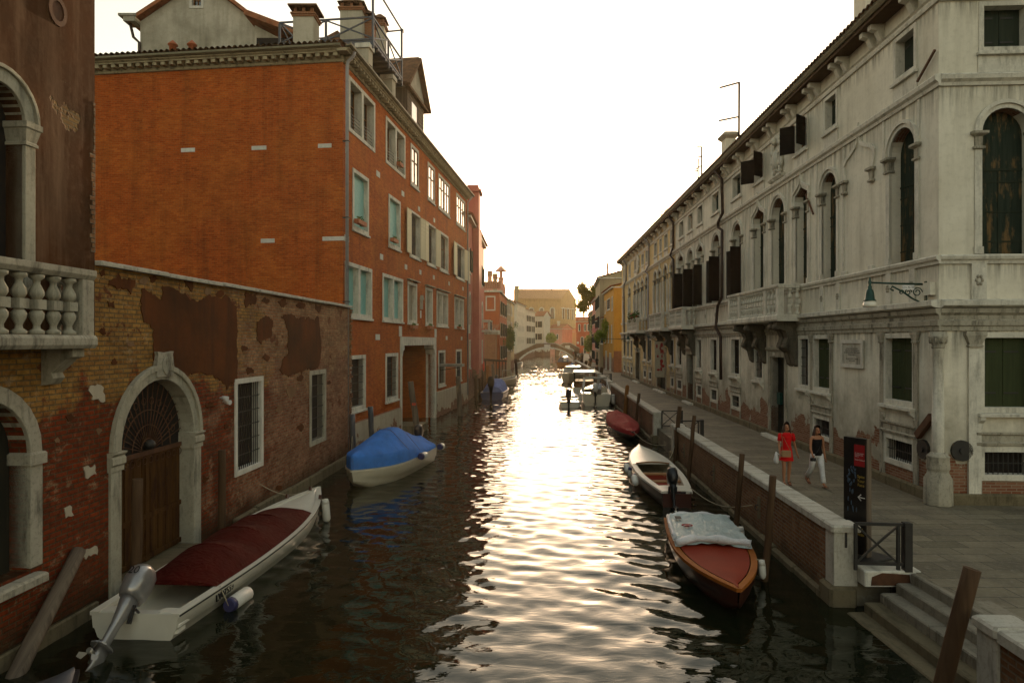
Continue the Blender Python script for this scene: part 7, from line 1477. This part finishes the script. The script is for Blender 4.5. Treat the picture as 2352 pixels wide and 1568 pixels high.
    def chain(nm, pts, mat, br=()):
        jj = [(sft(p), a * h / 1.7, b * h / 1.7) for p, a, b in pts]; e = [(i, i + 1) for i in range(len(pts) - 1)]
        for par, lst in br:
            for q in lst: jj.append((sft(q[0]), q[1] * h / 1.7, q[2] * h / 1.7)); e.append((par, len(jj) - 1)); par = len(jj) - 1
        return link(nm, skin_mesh(nm, jj, e, 0, 2 if detail else 1), M[mat], t)
    P = lambda k_: J[k_][0]
    def torso(nm, levels, mat):      # cloth rings around the spine; each level: (height along spine / h, half depth, half width)
        k = MB(); rr = []
        for f_, rx, ry in levels:
            c = P(0) + up * f_ * h; nx = V((up.z, 0, -up.x)); rr.append([sft(c + nx * rx * h / 1.7 * math.cos(q) + V((0, 1, 0)) * ry * h / 1.7 * math.sin(q)) for q in np.linspace(0, 2 * math.pi, 21)[:-1]])
        k.loft(rr, True, True, True); return k
    if top:
        lv = [(-.02, .118, .152), (.04, .112, .145), (.10, .098, .122), (.15, .108, .132), (.20, .125, .142), (.235, .118, .142)] + ([(.262, .122, .152), (.285, .108, .138), (.306, .075, .095)] if sleeves else [(.245, .105, .13)])
        k = torso('t', lv, top)
        for sp, el, wr, pa, d2, sg in ha:
            if sleeves:
                e_ = sp.lerp(el, min(1, sleeves * 2)); pts = [sp + V((0, -sg * .05, .008)), sp + V((0, 0, .0)), sp.lerp(e_, .5), e_]; k.tube([sft(p) for p in pts], [.05, .06, .058, .056], 10)
        ob('dress' if skirt else 'top', k, top)
    if skirt:
        k = MB(); rr = []
        for f_, rx, ry in ((.06, .112, .14), (.0, .122, .156), (-.06, .132, .17), (-.115, .145, .182), (-.155, .158, .195)):
            c = P(0) + V((0, 0, f_ * h)); rr.append([sft(c + V((rx * h / 1.7 * math.cos(q), ry * h / 1.7 * math.sin(q), .006 * h * math.sin(5 * q) * (1 if f_ < -.1 else 0))) * 1) for q in np.linspace(0, 2 * math.pi, 25)[:-1]])
        k.loft(rr, True, False, True); ob('skirt', k, top)
    if bottom:
        k = torso('b', [(.06, .10, .13), (.02, .108, .148), (-.03, .112, .152), (-.065, .09, .13)], bottom)
        for (ap, toe, hp), kp in zip(an, kn):
            full = hem < .5; pts = [hp + V((0, 0, .02 * h)), hp - V((0, 0, .02 * h)), hp.lerp(kp, .5), kp] + ([kp.lerp(ap, .4), kp.lerp(ap, .88)] if full else []); k.tube([sft(p) for p in pts], [.085, .098, .084, .068] + ([.064, .070] if full else []), 12)
        ob('trousers', k, bottom)
    k = MB()
    for (ap, toe, hp), (a, kk) in zip(an, legs):
        d = (toe - ap); d.z = 0; d = d.normalized() if d.length > .01 else V((1, 0, 0)); s2 = V((-d.y, d.x, 0)); q = math.atan2((toe - ap).z + .03 * h, .095 * h); rings = []
        for u, wd in ((-.035, .026), (.0, .034), (.05, .036), (.10, .043), (.13, .03)):
            c = ap + d * u * h * .95 + V((0, 0, -.038 * h + u * math.tan(q) * h)); rings.append([c + s2 * wd * h / 1.7 * 1.1 + V((0, 0, -.008)), c - s2 * wd * h / 1.7 * 1.1 + V((0, 0, -.008)), c - s2 * wd * h / 1.7 + V((0, 0, .012)), c + s2 * wd * h / 1.7 + V((0, 0, .012))])
        k.loft([[sft(p) for p in r_] for r_ in rings]); m_ = ap + d * .07 * h; k.tube([sft(m_ + s2 * .04 * h / 1.7 + V((0, 0, -.03 * h))), sft(m_ + V((0, 0, -.002 * h))), sft(m_ - s2 * .04 * h / 1.7 + V((0, 0, -.03 * h)))], .012, 5)
    ob('sandals' if female else 'shoes', k, shoes)
    hp = sft(P(hd1)); k = MB()      # hair cap with an open face, locks behind
    b = len(k.v); rows = []
    for i in range(9):
        th = math.pi * (.02 + .62 * i / 8); row = []
        for j in range(21):
            ph = R(62) + (2 * math.pi - R(124)) * j / 20 if i > 2 else 2 * math.pi * j / 20; rad = .096 * h / 1.7 * (1.0 if i < 6 else .97); row.append(hp + V((rad * 1.02 * math.sin(th) * math.cos(ph) - .004, rad * .86 * math.sin(th) * math.sin(ph), .02 * h + rad * 1.22 * math.cos(th))))
        rows.append(row)
    k.loft(rows, False, False, True)
    if longhair:
        rnd = random.Random(int(h * 1000))
        for i in range(26):
            q = R(75) + (2 * math.pi - R(150)) * i / 25; p0 = hp + V((.085 * math.cos(q), .078 * math.sin(q), .02)); p1 = p0 + V((-.02 + .01 * math.cos(q), .012 * math.sin(q) + rnd.uniform(-.01, .01), -.13)); p2 = p1 + V((-.012 + rnd.uniform(-.01, .02), .02 * math.sin(q), -.13)); k.tube([p0, p1, p2, p2 + V((.0, rnd.uniform(-.015, .015), -.05 - rnd.uniform(0, .05)))], [.016, .022, .016, .004], 6)
    ob('hair', k, hair)
    if detail:
        k = MB()
        for sg in (1, -1): k.ball(hp + V((.078 * h / 1.7, sg * .027, .0)), .008, .013, .006, 8, 5); k.tube([hp + V((.08 * h / 1.7, sg * .014, .018)), hp + V((.075 * h / 1.7, sg * .042, .018))], .004, 4)
        ob('eyes', k, 'hair_dark'); k = MB().ball(hp + V((.070 * h / 1.7, 0, -.058)), .01, .024, .007, 8, 5); ob('lips', k, 'sign_red')
        k = MB()
        for sg in (1, -1): k.ball(hp + V((-.002, sg * .068 * h / 1.7, -.008)), .018, .01, .028, 8, 5)
        ob('ears', k, 'skin')
    return t, ha, sft, Ml
def heading(dx, dy): return math.atan2(dy, dx)
p1 = gp(1806, 1113, .7); t1, ha, sf1, Ml1 = person('woman with long brown hair in a short red dress walking with a tan shoulder bag', (p1.x, p1.y, .704), heading(-.12, -1), 1.71, [(-2, 10), (14, 16)], [(-14, 15, 14, 0), (4, 8, 34, .1)], top='dress_red', skirt=True, sleeves=.3)
p2 = gp(1876, 1117, .7); t2, hb, sf2, Ml2 = person('woman in black camisole and white cropped trousers walking beside the woman in red', (p2.x, p2.y, .704), heading(.04, -1), 1.68, [(17, 4), (-18, 26)], [(-6, 8, 10, 0), (8, 8, 40, .05)], top='top_black', bottom='jeans_white', sleeves=0, hair='hair_brown')
def held(name, label, cat, Ml, p, build, mat, grp=None):
    w_ = Ml @ Vector(p); t = thing(name, label, cat, w_, 0, grp); return t
def bagobj(nm, mb, Ml, par, mat): mb.v = [tuple(Ml @ Vector(p)) for p in mb.v]; return obj(nm, mb, M[mat], par)
h_ = sf1(ha[1][3]); t = held('shoulder_bag', 'tan leather shoulder bag on a chain worn by the woman in red', 'bag', Ml1, h_ + Vector((.05, .1, .08)), None, None)
bagobj('pouch', MB().bbox(h_.x + .06, h_.y + .0, h_.z - .02, h_.x + .13, h_.y + .26, h_.z + .16, .02), Ml1, t, 'leather_tan'); s0 = sf1(ha[1][0]); bagobj('strap', MB().tube([(h_.x + .1, h_.y + .02, h_.z + .15), (s0.x + .13, s0.y + .03, s0.z - .15), (s0.x + .02, s0.y + .02, s0.z + .055), (s0.x - .1, s0.y + .02, s0.z - .05)], .007, 5).tube([(h_.x + .1, h_.y + .24, h_.z + .15), (s0.x + .15, s0.y + .12, s0.z - .2), (s0.x + .03, s0.y + .03, s0.z + .05)], .007, 5), Ml1, t, 'leather_tan')
t = held('carrier_bag', 'white plastic bag hanging from the hand of the woman in red', 'bag', Ml1, h_, None, None); bagobj('sack', MB().loft([[(h_.x - .12 + r * math.cos(a), h_.y - .08 + r * .7 * math.sin(a), h_.z + z) for a in np.linspace(0, 6.283, 13)[:-1]] for r, z in ((.03, .08), (.06, -.02), (.10, -.14), (.09, -.22), (.03, -.25))], True, True, True), Ml1, t, 'plastic_white'); bagobj('handles', MB().tube([(h_.x, h_.y, h_.z), (h_.x - .1, h_.y - .07, h_.z + .06)], .012, 5), Ml1, t, 'plastic_white')
h_ = sf2(hb[1][3]); t = held('camera', 'small black camera in the hand of the woman in white trousers', 'camera', Ml2, h_, None, None); bagobj('camera_body', MB().bbox(h_.x - .03, h_.y - .09, h_.z - .09, h_.x + .05, h_.y + .05, h_.z + .0, .01), Ml2, t, 'motor_black'); bagobj('lens', MB().tube([(h_.x + .05, h_.y - .02, h_.z - .045), (h_.x + .12, h_.y - .02, h_.z - .05)], .035, 10), Ml2, t, 'motor_black'); s0 = sf2(hb[0][0]); bagobj('strap', MB().tube([(h_.x, h_.y, h_.z), (.13, .02, s0.z - .25), (.10, s0.y * .6, s0.z - .05), (.0, s0.y * .75, s0.z + .04)], .006, 5), Ml2, t, 'text_black')
# camisole straps
mb = MB(); s1, s2 = sf2(hb[0][0]), sf2(hb[1][0])
for s_ in (s1, s2): mb.tube([(s_.x + .075, s_.y * .62, s_.z - .10), (s_.x + .03, s_.y * .7, s_.z + .045), (s_.x - .07, s_.y * .62, s_.z - .08)], .007, 5)
bagobj('camisole_straps', mb, Ml2, t2, 'top_black')
# man bending in the sport boat
person('man in light shirt and grey shorts bending over in the white sport boat', (6.62, 50.4, .12), heading(.5, 1), 1.76, [(4, 8), (-4, 6)], [(55, 8, 15, .1), (60, 8, 10, .1)], lean=42, top='shirt_grey', bottom='shorts_grey', hair='hair_dark', longhair=False, female=False, hem=.6, shoes='leather_brown')
WG = 'people walking away along the quay'
for px, py, lb, tp, bt, ph, fem in ((1356, 845, 'man in dark shirt and tan trousers walking away along the quay', 'shirt_navy', 'trousers_tan', 1, 0), (1371, 846, 'person in black coat and short dark skirt walking away beside the man in tan', 'top_black', 'top_black', -1, 1), (1319, 823, 'distant person in a red shirt by the footbridge', 'shirt_red', 'trousers_tan', 1, 0), (1337, 825, 'distant person with a red backpack walking under the vine', 'shirt_navy', 'shorts_grey', -1, 0), (1327, 827, 'distant person in white beside the red shirted one', 'jeans_white', 'shorts_grey', 1, 1), (1323, 823, 'distant person in dark clothes just behind the red shirt', 'top_black', 'shorts_grey', -1, 1)):
    g_ = gp(px, py, .7); person(lb, (g_.x, g_.y, .704), heading(.1, 1), 1.72, [(14 * ph, 8), (-14 * ph, 12)], [(-12 * ph, 8, 15, 0), (12 * ph, 8, 15, 0)], top=tp, bottom=bt, hair='hair_dark', longhair=bool(fem), female=bool(fem), group=WG, detail=False, hem=.38 if not fem else .6, sleeves=.6)
# ---------------------------------------------------------------- evening haze over the canal
hz = MB(WF).box(-140, -60, -2.0, 160, 420, 46); ho = kind(obj('haze', hz, M['paving']), 'stuff')
hm = bpy.data.materials.new('haze_air'); hm.use_nodes = True; ht = hm.node_tree; ht.nodes.clear(); vo = ht.nodes.new('ShaderNodeOutputMaterial'); pv = ht.nodes.new('ShaderNodeVolumePrincipled')
pv.inputs['Color'].default_value = (1, .84, .58, 1); pv.inputs['Density'].default_value = .00022; pv.inputs['Anisotropy'].default_value = .6; ht.links.new(pv.outputs[0], vo.inputs['Volume'])
ho.data.materials.clear(); ho.data.materials.append(hm)
